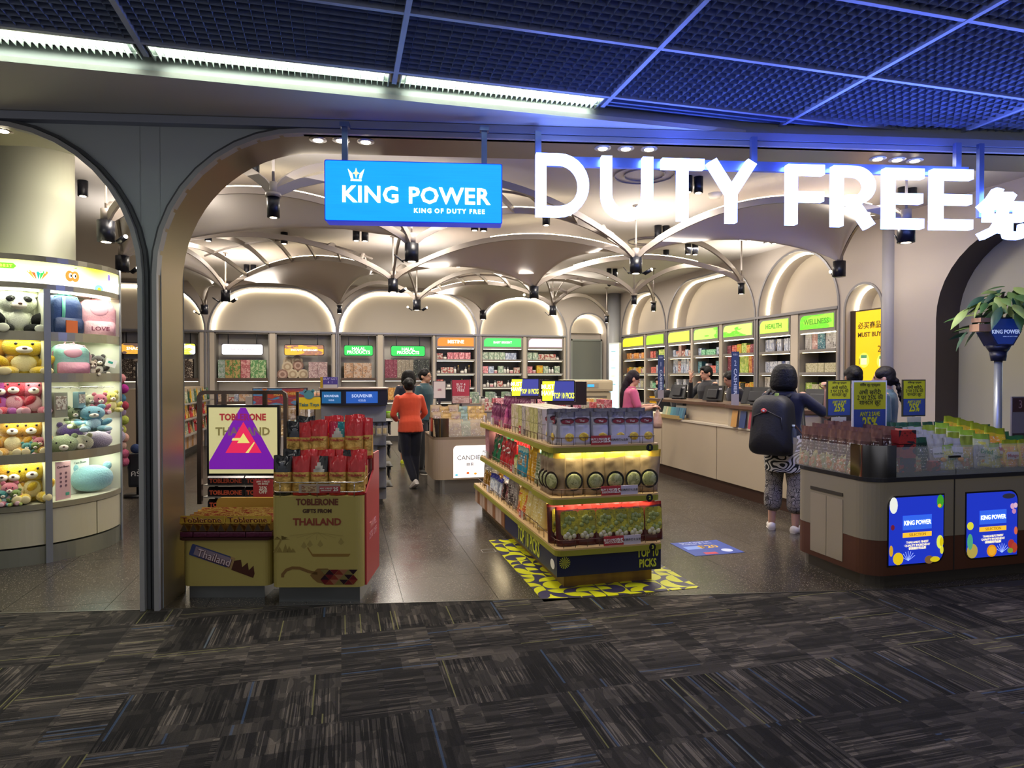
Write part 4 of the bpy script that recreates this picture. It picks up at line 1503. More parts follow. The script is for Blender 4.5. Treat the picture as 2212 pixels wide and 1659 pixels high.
noodle = simple_pouch('noodle_bag', .2, .27, .11, 'cdbb7a', 'd9cfae', 'c9b060', 21, 0)
orangeyel = simple_pouch('cracker_bag', .17, .25, .09, 'd9b83a', 'd4b456', 'c9642a', 22, .1)
greyp = simple_pouch('sesame_pouch', .17, .26, .09, '8f8684', 'a09a98', '4a4040', 23, .3)
darkredp = simple_pouch('tamarind_pouch', .14, .2, .08, '3a2a2c', 'b9b0ae', '7a2430', 24, .2)
bluewhite = simple_pouch('coconut_pouch', .13, .19, .08, 'a9b4cc', '3a3fa0', 'dfe6f2', 25, .4, band=.72)
goldp = simple_pouch('gold_candy_bag', .13, .17, .08, 'a3782c', 'c29a4a', '8a5c1c', 26, .8)
yellowp = simple_pouch('banana_chip_bag', .15, .3, .07, 'c99a18', 'e0b82c', 'b58412', 27, .2)
clearg = simple_pouch('herb_chip_bag', .15, .25, .08, '8a8a70', '9f9a84', '5f7048', 28, .3)
bluep = simple_pouch('blue_chip_bag', .17, .27, .08, '2f8aa8', 'a9cfc4', '9a7448', 29, .1, low=.3)
smallgreen = simple_pouch('small_snack_bag', .1, .17, .06, '8fa35a', '3f7a3c', 'c9bf80', 30, .1)
redbag = pouch('red_wafer_bag', .19, .28, .1, [GLOSS('a81622'), GLOSS('8f101c'), GLOSS('c43038')], lambda u, v: 1 if v > .93 or v < .08 else (2 if .55 < u < .7 else 0), 31, .008, 'bag')
decal(redbag, disc(-.01, .19, .068, .032, 18), -.058, mat('e8e0dc', .4), 'brand_oval')
text('KitKat', .045, mat('a81622', .4), (-.01, -.0595, .19), rot=(PI / 2, -.25, 0), parent=redbag, name='lettering', bold=.03)
greenbag = pouch('green_wafer_bag', .17, .29, .1, [GLOSS('12402c'), GLOSS('0e3022'), GLOSS('1d6a44')], lambda u, v: 2 if u > .6 else 0, 32, .008, 'bag')
purplebag = pouch('purple_dried_fruit_bag', .12, .22, .07, [mat('6a2a50', .3, .1, bump=.4, bs=22), mat('4a1c3a', .3), mat('8a4a6c', .3)], lambda u, v: 1 if v > .9 else (2 if v < .4 else 0), 33, .006, 'bag')
pinkbag = pouch('pink_dried_fruit_bag', .13, .21, .07, [mat('b04a80', .3, .1, bump=.4, bs=22), mat('8a3a68', .3), mat('c9708c', .3)], lambda u, v: 1 if v > .9 else (2 if v < .5 else 0), 34, .006, 'bag')
teacart = P_('teacart', lambda: carton('soap_carton', .115, .1, .125, prnt('cfc3ac', 'b5b07a', '8a5a4a', 2.6), mat('cbbfa8', .5)))
greycart = P_('greycart', lambda: carton('soap_carton', .115, .1, .125, prnt('b9b2ac', '8f8a88', '5a4a48', 2.6), mat('cbbfa8', .5)))
olivecart = P_('olivecart', lambda: carton('soap_carton', .115, .1, .125, prnt('b5b06a', 'c9c48a', '4a5a2c', 2.6), mat('cbbfa8', .5)))
pinkbox = P_('pinkbox', lambda: carton('pink_candy_box', .18, .16, .15, prnt('a8707c', 'b98a94', '8a4a58', 2.4), mat('9c6672')))
graybag = simple_pouch('gray_gift_bag', .24, .26, .14, '6d6864', '84807c', '8f8984', 35, .2)
g_ = G().m(0, True)
for sd in (-1, 1):
    g_.tube([(.07 * math.cos(a * PI / 8), sd * .015, .25 + .09 * math.sin(a * PI / 8)) for a in range(9)], .006, 6)
g_.build('bag_handle', mat('b5b0aa', .5), graybag)

# --- the long lime shelf island --------------------------------------------
LIME = mat('8f8c2c', .4)
LIMEW = mat('b99a6a', .45)
NAVY = mat('141a40', .4)
PINKW = mat('b99e8c', .5)
PAPY = mat('c9cf3c', .5)
ISL = thing('display_island', 'long three tier snack island with lime shelf edges and a navy skirt', 'display island', (0, 0, 0))
X0, X1 = 1.48, 2.32
ZT = (.305, .662, 1.035)
# base and skirt
g_ = G().box(X0 + .09, X1 - .05, 4.50, 7.34, 0, .10)
bw = NT('base_wood')
tcb = bw.n('TexCoord').outputs['Object']
bx_ = bw.xyz(tcb)[0]
nz = bw.n('TexNoise', Vector=bw.comb(bw.math('MULTIPLY', bx_, 9.), 0., 0.), Scale=1.).outputs['Fac']
bw.put(bw.b.inputs['Base Color'], bw.mix(nz, '5a4020', 'a8803c'))
bw.b.inputs['Roughness'].default_value = .35
bw.b.inputs['Metallic'].default_value = .4
g_.build('base', bw.m, ISL)
sk = G().prism([(X0 + .012, 4.425), (X1 - .012, 4.425), (X1 - .012, 5.95), (X0 + .012, 5.95)], .10, .255).build('skirt', NAVY, ISL)
text('TOP 10', .082, PAPY, (X1 - .12, 4.4225, .226), parent=sk, bold=.03, sx=.66)
text('PICKS', .082, PAPY, (X1 - .12, 4.4225, .150), parent=sk, bold=.03, sx=.66)
text('TOP 10 PICKS', .17, PAPY, (X0 + .010, 5.16, .178), rot=(PI / 2, 0, -PI / 2), parent=sk, bold=.02, sx=.62)
star = G()
for i in range(16):
    a = i * PI / 8
    c0 = Vector((X0 + .07, 0, .2))
    d1 = Vector((math.cos(a), 0, math.sin(a)))
    d2 = Vector((math.cos(a + .17), 0, math.sin(a + .17)))
    star.add([c0 + Vector((0, 4.4225, 0)), c0 + d1 * .042 + Vector((0, 4.4225, 0)), c0 + d2 * .042 + Vector((0, 4.4225, 0))], [(0, 1, 2)])
star.build('starburst', PAPY, sk)
ov = G().add([(X0 + .0095, 4.52 + .05 * math.cos(a * PI / 10), .17 + .036 * math.sin(a * PI / 10)) for a in range(20)], [tuple(range(20))]).build('round_badge', WHITE, sk)
# plank clad rear part of the body
pl = G().box(X0 + .03, X1 - .03, 5.955, 7.36, .10, .255).build('rear_body', mat('3a3230', .6), ISL)
for i in range(11):
    y = 5.975 + i * .126
    G().rbox(X0 + .012, X0 + .03, y, y + .118, .10, .255, .002).build('plank', PINKW if i % 3 else mat('8a5a38', .5), pl)
# tiers: board + lime edge, front unit and rear unit
for k, z in enumerate(ZT):
    fy, by_ = (4.40 if k == 0 else 4.45), 4.95
    sh = G().prism(rrect(X0 - (.02 if k else 0), X1 - .005, fy, by_, .05, 4, (1, 1, 0, 0)), z - .012, z).build('shelf_board', LIMEW, ISL)
    G().prism(rrect(X0 - .003 - (.02 if k else 0), X1 - .002, fy - .003, by_, .053, 4, (1, 1, 0, 0)), z - .052, z - .0125).build('shelf_edge', LIME, sh)
    z2 = z - (.0 if k == 0 else .012)
    yb = 7.36 if k == 0 else 7.1
    sh2 = G().box(X0 + .02 - (.02 if k == 0 else 0), X1, 4.953, yb, z2 - .012, z2).build('shelf_board', LIMEW, ISL)
    G().box(X0 + .017 - (.02 if k == 0 else 0), X1 + .003, 4.953, yb + .003, z2 - .052, z2 - .0125).build('shelf_edge', LIME, sh2)
    # numbered disc
    G().cyl((X1 - .095, fy - .004, z - .03), .028, .006, 20, 'y').build('number_disc', NAVYB, sh)
    text(str(3 - k), .036, PAPY, (X1 - .095, fy - .0075, z - .03), parent=sh, name='disc_number', bold=.02)
    if k:
        G().cyl((X0 + .008, 5.0, z2 - .03), .028, .006, 18, 'x').build('number_disc', NAVYB, sh2)
    # wire rail with posts
    rl = G().m(0, True)
    zr_ = z + .055
    rl.tube([(X0 + .03, by_, zr_), (X0 + .015, fy + .07, zr_), (X0 + .03, fy + .035, zr_), (X0 + .06, fy + .02, zr_), (X1 - .05, fy + .02, zr_), (X1 - .03, fy + .05, zr_), (X1 - .03, by_, zr_)], .003, 6)
    for q in range(9):
        x = X0 + .06 + (X1 - X0 - .11) * q / 8
        rl.tube([(x, fy + .02, z), (x, fy + .02, zr_)], .0022, 5)
    for q in range(4):
        rl.tube([(X0 + .02, fy + .1 + q * .13, z), (X0 + .02, fy + .1 + q * .13, zr_)], .0022, 5)
    rl.build('wire_rail', mat('5a4438', .3, .8), sh)
    rl = G().m(0, True)
    zr_ = z2 + .055
    rl.tube([(X0 + .04, 4.99, zr_), (X0 + .04, yb - .03, zr_), (X0 + .1, yb - .02, zr_)], .003, 6)
    for q in range(22):
        y = 4.99 + (yb - 5.03) * q / 21
        rl.tube([(X0 + .04, y, z2), (X0 + .04, y, zr_)], .0022, 5)
    rl.build('wire_rail', mat('5a4438', .3, .8), sh2)
    if k:
        G().box(X0 + .06, X1 - .04, 4.62, 4.64, z - .062, z - .054).build('shelf_light', mat('ffe58c' if k == 2 else 'ffd9a0', em=8.), sh)
        G().box(X0 + .16, X0 + .18, 5.0, yb - .1, z - .074, z - .066).build('shelf_light', mat('ffe0a0', em=8.), sh2)
        area('shelf_glow', (X0 + .42, 4.52, z - .058), .74, 2.4, (1, .88, .45) if k == 2 else (1, .8, .55), sy=.08)
        area('shelf_glow', (X0 + .2, 6.0, z - .085), .16, 4.5, (1, .86, .6), sy=2.0)
# core between tiers
G().box(X0 + .30, X1 - .30, 4.75, 7.05, .305, .60).box(X0 + .30, X1 - .30, 4.75, 7.05, .662, .97).build('core_panel', mat('c4ab88', .5), ISL)
# discount strips clipped to the rails
REDS = mat('a8323c', .4)
LILA = mat('c4bccb', .4)
for k, (z, x) in enumerate(((ZT[0], 2.0), (ZT[1], 2.0), (ZT[2], 1.92))):
    y = (4.40 if k == 0 else 4.45) + .008
    t = thing('price_strip', 'red and lilac two piece discount strip on the %s tier rail of the island' % ['bottom', 'middle', 'top'][k], 'price strip', (x, y, z + .006), 0, 'discount strips')
    G().box(-.155, .0, 0, .004, -.01, .062).build('red_half', REDS, t)
    G().box(0, .135, 0, .004, -.01, .062).build('lilac_half', LILA, t)
    text('BUY 2 PIECES\nDISCOUNT', .02, WHITE, (-.098, -.001, .026), parent=t, bold=.02, line=.9)
    text('25', .045, WHITE, (-.028, -.001, .026), parent=t, bold=.03)
    text('%', .018, WHITE, (-.004, -.001, .016), parent=t)
    text('买两件打七五折', .02, mat('4a4656', .5), (.067, -.001, .028), parent=t)
for i, (y, z, c) in enumerate([(6.9, ZT[2], LILA), (6.55, ZT[2], LILA), (6.2, ZT[2], REDS), (5.45, ZT[2], REDS), (6.8, ZT[1], LILA), (5.75, ZT[1], REDS), (6.75, ZT[0], LILA), (5.45, ZT[0], REDS)]):
    t = thing('price_tag', 'small clear price tag on the island long side, %s tier, %s' % ({ZT[2]: 'top', ZT[1]: 'middle', ZT[0]: 'bottom'}[z], ['farthest', 'second farthest', 'third farthest', 'nearest', 'farther one', 'nearer one', 'farther one', 'nearer one'][i]), 'price tag', (X0 + .028, y, z), -PI / 2, 'clear price tags')
    G().box(-.07, 0, 0, .004, -.0, .07).build('tag_face', c, t)
    G().box(0, .07, 0, .004, -.0, .07).build('tag_holder', mat('b9a99c', .2, alpha=.7), t)
    text('25', .04, WHITE, (-.035, -.001, .035), parent=t)
# goods: front rows
for j, xq in enumerate((1.60, 1.72, 1.86, 2.0, 2.115, 2.23)):
    put(sil, (xq, 4.54 + R.uniform(-.01, .01), ZT[2]), R.uniform(-.12, .12), 'silver fruit pouch, %s from the left in the front row of the top tier' % nth(j), 'silver pouches', 1 + R.uniform(-.02, .06))
for j, xq in enumerate((1.56, 1.66, 1.79, 1.93, 2.06, 2.2)):
    put(sil, (xq, 4.63 + R.uniform(-.01, .01), ZT[2] + .01), R.uniform(-.15, .15), 'silver fruit pouch, %s from the left in the second row of the top tier' % nth(j), 'silver pouches', 1.06)
for j in range(3):
    put(sil, (1.545 + .01 * j, 4.60 + .09 * j, ZT[2]), -PI / 2 + R.uniform(-.2, .2), 'silver fruit pouch facing the aisle on the top tier corner, %s from the front' % nth(j), 'silver pouches')
for j, xq in enumerate((1.65, 1.82, 1.98, 2.11, 2.25)):
    put(kr, (xq, 4.555 + R.uniform(-.015, .01), ZT[1]), 0, 'kraft window pouch, %s from the left in the front row of the middle tier' % nth(j), 'kraft pouches', 1.04, rot=(R.uniform(-.06, .08), R.uniform(-.08, .14), R.uniform(-.2, .2)))
for j, xq in enumerate((1.62, 1.78, 1.95, 2.1, 2.22)):
    put(kr, (xq, 4.66, ZT[1]), R.uniform(-.2, .2), 'kraft window pouch, %s from the left in the second row of the middle tier' % nth(j), 'kraft pouches', .98)
for j in range(3):
    put(kr, (1.545, 4.60 + .08 * j, ZT[1]), -PI / 2 + .5, 'kraft window pouch turned to the aisle on the middle tier corner, %s from the front' % nth(j), 'kraft pouches')
for j, xq in enumerate((1.60, 1.74, 1.88, 2.005, 2.12, 2.27)):
    put(rd, (xq, 4.50 + R.uniform(-.01, .012), ZT[0]), 0, 'maroon fruit pouch, %s from the left in the front row of the bottom tier' % nth(j), 'maroon pouches', 1.1, rot=(-.08, 0, R.uniform(-.1, .1)))
for j, xq in enumerate((1.57, 1.70, 1.85, 1.99, 2.14, 2.26)):
    put(rd, (xq, 4.60, ZT[0]), 0, 'maroon fruit pouch, %s from the left in the second row of the bottom tier' % nth(j), 'maroon pouches', 1.12, rot=(-.05, 0, R.uniform(-.1, .1)))


def side_row(seq, y, z, tier, x=1.585):
    """goods along the long side, from near to far: (proto, words, count, step)"""
    for p, words, n_, step, sc_ in seq:
        for j in range(n_):
            for dd in range(2):
                put(p, (x + .015 * R.random() + dd * .13, y, z), -PI / 2 + R.uniform(-.25, .25), '%s, %s from the front, %s row, %s tier of the island side' % (words, nth(j), ['outer', 'inner'][dd], tier), words + ' on the island', sc_)
            y += step
    return y


side_row([(noodle, 'cream noodle bag', 3, .17, 1.), (orangeyel, 'orange and yellow cracker bag', 2, .15, 1.), (greyp, 'grey sesame pouch', 2, .17, 1.), (darkredp, 'dark tamarind pouch', 2, .13, 1.), (bluewhite, 'blue and white coconut pouch', 4, .12, 1.), (goldp, 'gold candy bag', 3, .12, 1.)], 5.05, ZT[0], 'bottom')
put(graybag, (1.66, 7.2, ZT[0]), -PI / 2 + .6, 'grey gift bag with rope handles at the far end of the island')
side_row([(clearg, 'olive herb chip bag', 2, .14, 1.), (yellowp, 'yellow banana chip bag', 2, .14, .95), (bluep, 'blue chip bag', 2, .15, .95), (smallgreen, 'small green capped snack bag', 1, .13, .9), (redbag, 'red wafer bag', 3, .19, .95), (greenbag, 'dark green wafer bag', 2, .16, .95)], 5.0, ZT[1] - .012, 'middle')
put(pinkbox, (1.62, 6.92, ZT[1] - .012), -PI / 2, 'dusty pink candy box, lower one, at the far end of the middle tier', 'pink candy boxes')
put(pinkbox, (1.62, 6.93, ZT[1] + .14), -PI / 2, 'dusty pink candy box, upper one, at the far end of the middle tier', 'pink candy boxes')
for j in range(8):
    for r_ in range(2):
        for dd in range(2 if r_ == 0 else 3):
            p = [greycart, greycart, olivecart, teacart, greycart, olivecart, teacart, teacart][j]
            if j == 1 and dd == 0:
                p = olivecart
            put(p, (1.60 + dd * .112, 5.02 + j * .122, ZT[2] - .012 + r_ * .127), -PI / 2, 'small soap carton, %s from the front, %s layer, %s row, top tier' % (nth(j), ['lower', 'upper'][r_], ['outer', 'middle', 'inner'][dd]), 'soap cartons on the island')
for j in range(9):
    put(pinkbag if j in (0, 2) else purplebag, (1.60 + R.uniform(-.01, .02), 6.04 + j * .11, ZT[2] - .012), -PI / 2 + R.uniform(-.2, .2), '%s, %s from the cartons, outer row of the top tier' % ('pink dried fruit bag' if j in (0, 2) else 'purple dried fruit bag', nth(j)), 'dried fruit bags')
    put(purplebag, (1.75, 6.05 + j * .11, ZT[2] + .06), -PI / 2 + R.uniform(-.2, .2), 'purple dried fruit bag, %s from the cartons, raised inner row of the top tier' % nth(j), 'dried fruit bags')
# lit sign boxes on the island
for i, (y, nm) in enumerate(((5.12, 'nearer'), (6.6, 'farther'))):
    p = onY(1221, 872, y) if i == 0 else None
    xx = 1.62 if i == 0 else 1.60
    t = thing('lit_sign_box', '%s yellow and navy lit TOP 10 PICKS sign box standing on the island' % nm, 'sign', ((2.0, 5.9, 1.26) if i == 0 else (2.02, 7.12, 1.27)), -.25, 'lit picks signs')
    G().prism(rrect(-.16, .16, .03, .235, .012), 0, .02, 'y').build('sign_case', NAVYB, t)
    fb = G().add([(-.15, -.001, .04), (-.055, -.001, .04), (-.03, -.001, .225), (-.15, -.001, .225)], [(0, 1, 2, 3)]).build('sign_face_yellow', mat('e6ee2a', em=.85), t)
    G().add([(-.055, -.001, .04), (.15, -.001, .04), (.15, -.001, .225), (-.03, -.001, .225)], [(0, 1, 2, 3)]).build('sign_face_navy', mat('3a3f86', em=.6), t)
    text('TOP 10 PICKS', .075, mat('e6f03c', em=1.), (.055, -.002, .085), parent=t, bold=.02, sx=.43)
    text('MUST\nHAVE', .06, mat('f4f8c0', em=1.4), (-.1, -.002, .14), parent=t, bold=.03, sx=.8)
    G().box(.165, .27, .0, .1, .0, .22).build('brown_box', mat('2c1a1a', .3), t)
    G().box(-.1, .2, .0, .1, .0, .03).build('sign_base', mat('3a2428', .4), t)
    for x in (-.08, .12):
        G().box(x, x + .02, .02, .04, -.24, .0).build('sign_leg', NAVYB, t)
# floor mat round the island
def_mat = NT('floor_mat')
tcm = def_mat.n('TexCoord').outputs['Object']
mx, my, _ = def_mat.xyz(tcm)
CS = .095
fx_ = def_mat.math('FRACT', def_mat.math('DIVIDE', mx, CS))
fy_ = def_mat.math('FRACT', def_mat.math('DIVIDE', my, CS))
wn = def_mat.n('TexWhiteNoise', Vector=def_mat.comb(def_mat.math('FLOOR', def_mat.math('DIVIDE', mx, CS)), def_mat.math('FLOOR', def_mat.math('DIVIDE', my, CS)), 2.))
rv = wn.outputs['Value']
cxm = def_mat.math('GREATER_THAN', rv, .5)
cym = def_mat.math('GREATER_THAN', def_mat.math('FRACT', def_mat.math('MULTIPLY', rv, 7.)), .5)
dx = def_mat.math('SUBTRACT', fx_, cxm)
dy = def_mat.math('SUBTRACT', fy_, cym)
rr = def_mat.math('SQRT', def_mat.math('ADD', def_mat.math('MULTIPLY', dx, dx), def_mat.math('MULTIPLY', dy, dy)))
inn = def_mat.math('LESS_THAN', rr, .93)
inv = def_mat.math('GREATER_THAN', def_mat.math('FRACT', def_mat.math('MULTIPLY', rv, 3.)), .62)
ff = def_mat.math('ABSOLUTE', def_mat.math('SUBTRACT', inn, inv))
def_mat.put(def_mat.b.inputs['Base Color'], def_mat.mix(ff, '3a3650', 'd6d61c'))
def_mat.b.inputs['Roughness'].default_value = .35
tag(G().box(1.335, 2.52, 4.235, 5.94, .0005, .003).build('floor_sticker', def_mat.m), 'yellow and indigo patterned floor sticker under the snack island', 'floor sticker')
t = thing('floor_poster', 'blue promotional floor sticker on the terrazzo right of the island', 'floor sticker', (3.16, 5.2, .0005), 0)
G().box(-.24, .24, -.22, .22, 0, .002).build('sticker_sheet', mat('2c4a9c', .35), t)
text('Spend more at\nCashier & save', .05, mat('d8dcec', .4), (-.02, .16, .0022), rot=(0, 0, 0), parent=t)
text('฿20', .12, mat('e0b03c', .4), (.03, .02, .0022), rot=(0, 0, 0), parent=t, bold=.02)
G().box(-.2, -.05, -.03, .07, .002, .003).build('sticker_card', mat('7d9ad6', .4), t)
G().box(-.12, .0, -.2, -.14, .002, .003).build('sticker_mark', mat('c43a4a', .4), t)
G().m(0, False).cyl((.13, -.12, .002), .05, .001, 16).build('sticker_disc', mat('cfd8ee', .4), t)
# small white outline box in the floor beside the mat
q = onZ(1055, 1190)
tag(G().box(q.x - .06, q.x + .06, q.y - .05, q.y - .046, 0, .002).box(q.x - .06, q.x + .06, q.y + .046, q.y + .05, 0, .002).box(q.x - .06, q.x - .056, q.y - .05, q.y + .05, 0, .002).box(q.x + .056, q.x + .06, q.y - .05, q.y + .05, 0, .002).build('floor_hatch', mat('a8a49c', .4)), 'small square steel edged hatch in the floor left of the island', 'floor hatch')
# ================================================================== CHOCOLATE STANDS (turned towards the concourse)
TR = -YAW + .01
def frame_at(px, d):
    """point on the floor below pixel column px at optical depth d"""
    v = _f * d + _r * ((px - CXP) / FPX * d)
    return Vector((v.x, v.y, 0))


CRM = mat('b3a35c', .5)
CRM2 = mat('b08c3a', .45)
REDP = mat('b23038', .4)
BRN = mat('6a3322', .5)
o0 = frame_at(684, 4.42)
t = thing('chocolate_stand', 'cream printed chocolate display bin with a red side panel on a steel foot', 'display stand', o0, TR)
WH = .31
bd = G().prism(rrect(-WH, WH - .0, 0, .46, .05, 5, (1, 1, 0, 0)), .107, .725).build('bin_body', CRM, t)
G().box(-WH + .04, WH - .03, .03, .42, 0, .107).build('base', mat('8f9498', .3, .85, bump=.2, bs=9), t)
G().prism([(.05, .107), (.50, .107), (.50, .98), (.30, .98), (.30, .86), (.05, .74)], WH + .001, WH + .012, 'x').build('side_panel', REDP, t)
text('TOBLERONE', .058, BRN, (.0, -.002, .685), parent=t, bold=.04, sx=.86)
text('GIFTS FROM', .036, mat('4a2e22', .5), (.0, -.002, .625), parent=t, bold=.04)
text('THAILAND', .066, mat('8a3a2a', .5), (.0, -.002, .55), parent=t, bold=.03)
TAN = mat('8c7a3c', .55)
TAN2 = mat('7a5a2c', .55)
g_ = G()
# palm tree, huts, long boat, lanterns
for a in range(6):
    an = math.radians(20 + a * 28)
    g_.add([(-.24, -.0015, .43), (-.24 + .03 * math.cos(an) - .01, -.0015, .43 + .03 * math.sin(an)), (-.24 + .062 * math.cos(an), -.0015, .425 + .03 * math.sin(an))], [(0, 1, 2), (2, 1, 0)])
ribbon(g_, [(-.245, .43), (-.27, .38), (-.295, .345)], .012, -.0016, -.001)
for x, h in ((-.255, .04), (-.215, .06), (-.19, .045), (-.165, .03)):
    g_.add([(x - .02, -.0014, .345), (x + .02, -.0014, .345), (x, -.0014, .345 + h)], [(0, 1, 2)])
g_.build('palm_print', TAN, bd)
g_ = G()
g_.prism([(-.03, .315), (.21, .315), (.225, .335), (-.045, .335)], -.0015, -.001, 'y')
ribbon(g_, [(-.035, .33), (-.055, .36), (-.065, .378)], .008, -.0016, -.001)
g_.build('boat_print', mat('8a6a2c', .5), bd)
g_ = G()
for x, z in ((-.09, .385), (-.05, .395), (.02, .395), (.16, .41)):
    g_.add([(x - .02, -.0013, z), (x, -.0013, z + .035), (x + .02, -.0013, z), (x, -.0013, z - .015)], [(0, 3, 2, 1)])
for a in range(7):
    an = math.radians(205 + a * 21)
    ribbon(g_, [(.0, .48), (.0 + .2 * math.cos(an), .48 + .05 * math.sin(an))], .002, -.0014, -.001)
g_.build('lantern_print', mat('9c8c4c', .55), bd)
g_ = G()
ribbon(g_, [(-.235, .175), (-.235, .195), (-.21, .225), (-.17, .24), (-.12, .238), (-.06, .215), (.0, .2)], .02, -.0016, -.001)
g_.prism([(-.05, .19), (.0, .235), (.07, .235), (.11, .2), (.1, .15), (.07, .125), (.0, .14), (-.03, .165)], -.0016, -.001, 'y')
g_.build('elephant_print', TAN2, bd)
cols = [mat(c, .5) for c in ('8a2430', 'c98a6a', '3a1c30', 'b04a3a', 'a89a5c')]
g_ = G()
for r_ in range(3):
    for c_ in range(7):
        x = .05 + c_ * .032
        z = .125 + r_ * .034
        up = (r_ + c_) % 2
        g_.m((r_ * 2 + c_ * 3) % 5)
        g_.add([(x - .03, -.0022, z if up else z + .034), (x + .03, -.0022, z if up else z + .034), (x, -.0022, z + .034 if up else z)], [(0, 1, 2), (2, 1, 0)])
g_.build('triangle_mosaic_print', cols, bd)
text('TRAVEL\n25% OFF', .07, mat('e0a0a0', .5), (WH + .0125, .27, .45), rot=(PI / 2, 0, PI / 2), parent=t, line=1.)
# steel wire tray rails
g_ = G().m(0, True)
for z in (.755, .82):
    g_.tube([(-WH + .01, .42, z), (-WH + .01, .03, z), (-WH + .04, 0, z), (WH - .04, 0, z), (WH - .01, .03, z), (WH - .005, .42, z + .05)], .004, 6)
for x in (-.25, 0, .25):
    g_.tube([(x, 0, .72), (x, 0, .82)], .003, 5)
g_.build('wire_rail', CHROME, t)
G().box(-WH + .03, WH - .02, .22, .45, .725, .943).build('step', mat('8c2a30', .5), t)
# bags
GOLDF = mat('cfa85a', .3, .55, bump=1., bs=26)
SILF = mat('a09888', .25, .9, bump=.9, bs=24)


def chocbag(nm, top, tri, top2=None):
    m_ = [GOLDF, mat(top, .25, .1, coat=.5, bump=.3, bs=18), mat(tri, .3, .4), mat(top2 or top, .25, .1, coat=.5, bump=.3, bs=18)]

    def rule(u, v):
        if v > .55:
            if u > 0 and tri != top and v < .85 and abs(u - .5) < (.85 - v) * 1.5:
                return 2
            return 3 if (u > .5 and top2) else 1
        return 0 if v > .1 or u < 0 else 1
    o = pouch(nm, .122, .265, .08, m_, rule, R.randint(1, 99), .007, 'bag', sealz=.95)
    text('TOBLERONE', .019, mat('a8232c', .4), (0, -.043, .135), rot=(PI / 2 - .1, 0, 0), parent=o, name='lettering', bold=.04, sx=.9)
    return o


bred = chocbag('red_gold_chocolate_bag', 'c0242c', 'c0242c')
bblk = chocbag('black_gold_chocolate_bag', '12151c', '4a4e58')
bmix = chocbag('red_black_chocolate_bag', 'b8242c', 'c9c4bc', '14161c')
bteal = chocbag('pink_teal_chocolate_bag', 'b02848', 'c4c0b8', '1f7f86')
MT = Matrix.Translation(o0) @ Matrix.Rotation(TR, 4, 'Z')
for j, (x, p, c) in enumerate([(-.25, bblk, 'black'), (-.125, bred, 'red'), (-.0, bmix, 'red and black'), (.125, bred, 'red'), (.25, bred, 'red')]):
    put(p, MT @ Vector((x, .06, .728)), TR + R.uniform(-.08, .08), '%s and gold chocolate bag, %s from left, front row of cream bin' % (c, nth(j)), 'chocolate bags, front row')
for j, (x, p, c) in enumerate([(-.22, bblk, 'black'), (-.1, bred, 'red'), (.02, bred, 'red'), (.14, bmix, 'red and black'), (.245, bred, 'red')]):
    put(p, MT @ Vector((x, .16, .76)), TR + R.uniform(-.08, .08), '%s and gold chocolate bag, %s from left, second row of cream bin' % (c, nth(j)), 'chocolate bags, second row')
for j, (x, y, p, c, s_) in enumerate([(-.24, .3, bblk, 'black', 1.), (-.14, .27, bred, 'red', 1.), (-.06, .26, bred, 'red', 1.06), (.07, .28, bteal, 'pink and teal', 1.), (.19, .26, bred, 'red', 1.08), (.25, .3, bred, 'red', 1.1), (-.19, .38, bblk, 'tall black', 1.12), (.02, .37, bred, 'far red', 1.15), (.17, .38, bred, 'far red', 1.18)]):
    put(p, MT @ Vector((x, y, .945)), TR + R.uniform(-.12, .12), '%s and gold chocolate bag, %s on the raised step of the cream bin' % (c, nth(j)), 'chocolate bags, raised step', s_)
t2 = thing('price_strip', 'clear holder with a red discount strip hooked on the cream bin rail', 'price strip', MT @ Vector((.02, -.012, .75)), TR)
G().box(-.14, .14, 0, .003, 0, .06).build('strip_holder', mat('b9a9a0', .2, alpha=.75), t2)
G().box(0, .14, -.002, .0, 0, .045).build('red_half', REDS, t2)
G().box(-.12, -.02, -.002, .0, .005, .05).build('picture', prnt('b59a72', '8a5a40', 'e0d0b0', 3.), t2)
text('ANY 2 PIECES\nDISCOUNT', .014, WHITE, (.045, -.004, .024), parent=t2, bold=.02)
text('25', .035, WHITE, (.11, -.004, .024), parent=t2, bold=.03)
# lower bin
o1 = frame_at(487, 4.5)
t = thing('chocolate_bin', 'low cream chocolate bin with a printed Thailand bar on the front, on a steel foot', 'display stand', o1, TR)
W1 = .31
bd = G().prism(rrect(-.305, .30, 0, .40, .05, 5, (1, 1, 0, 0)), .09, .41).build('bin_body', CRM, t)
G().box(-.27, .25, .03, .36, 0, .09).build('base', mat('8f9498', .3, .85, bump=.2, bs=9), t)
G().prism(rrect(-.33, .32, -.02, .42, .05, 5, (1, 1, 0, 0)), .41, .428).build('bin_rim', mat('3a1c18', .3), t)
G().prism(rrect(-.235, .34, .41, .63, .04, 5, (0, 0, 1, 1)), .38, .40, 'y').build('back_board', CRM2, t)
G().box(-.31, .31, .02, .40, .428, .47).build('tray', mat('4a2420', .4), t)
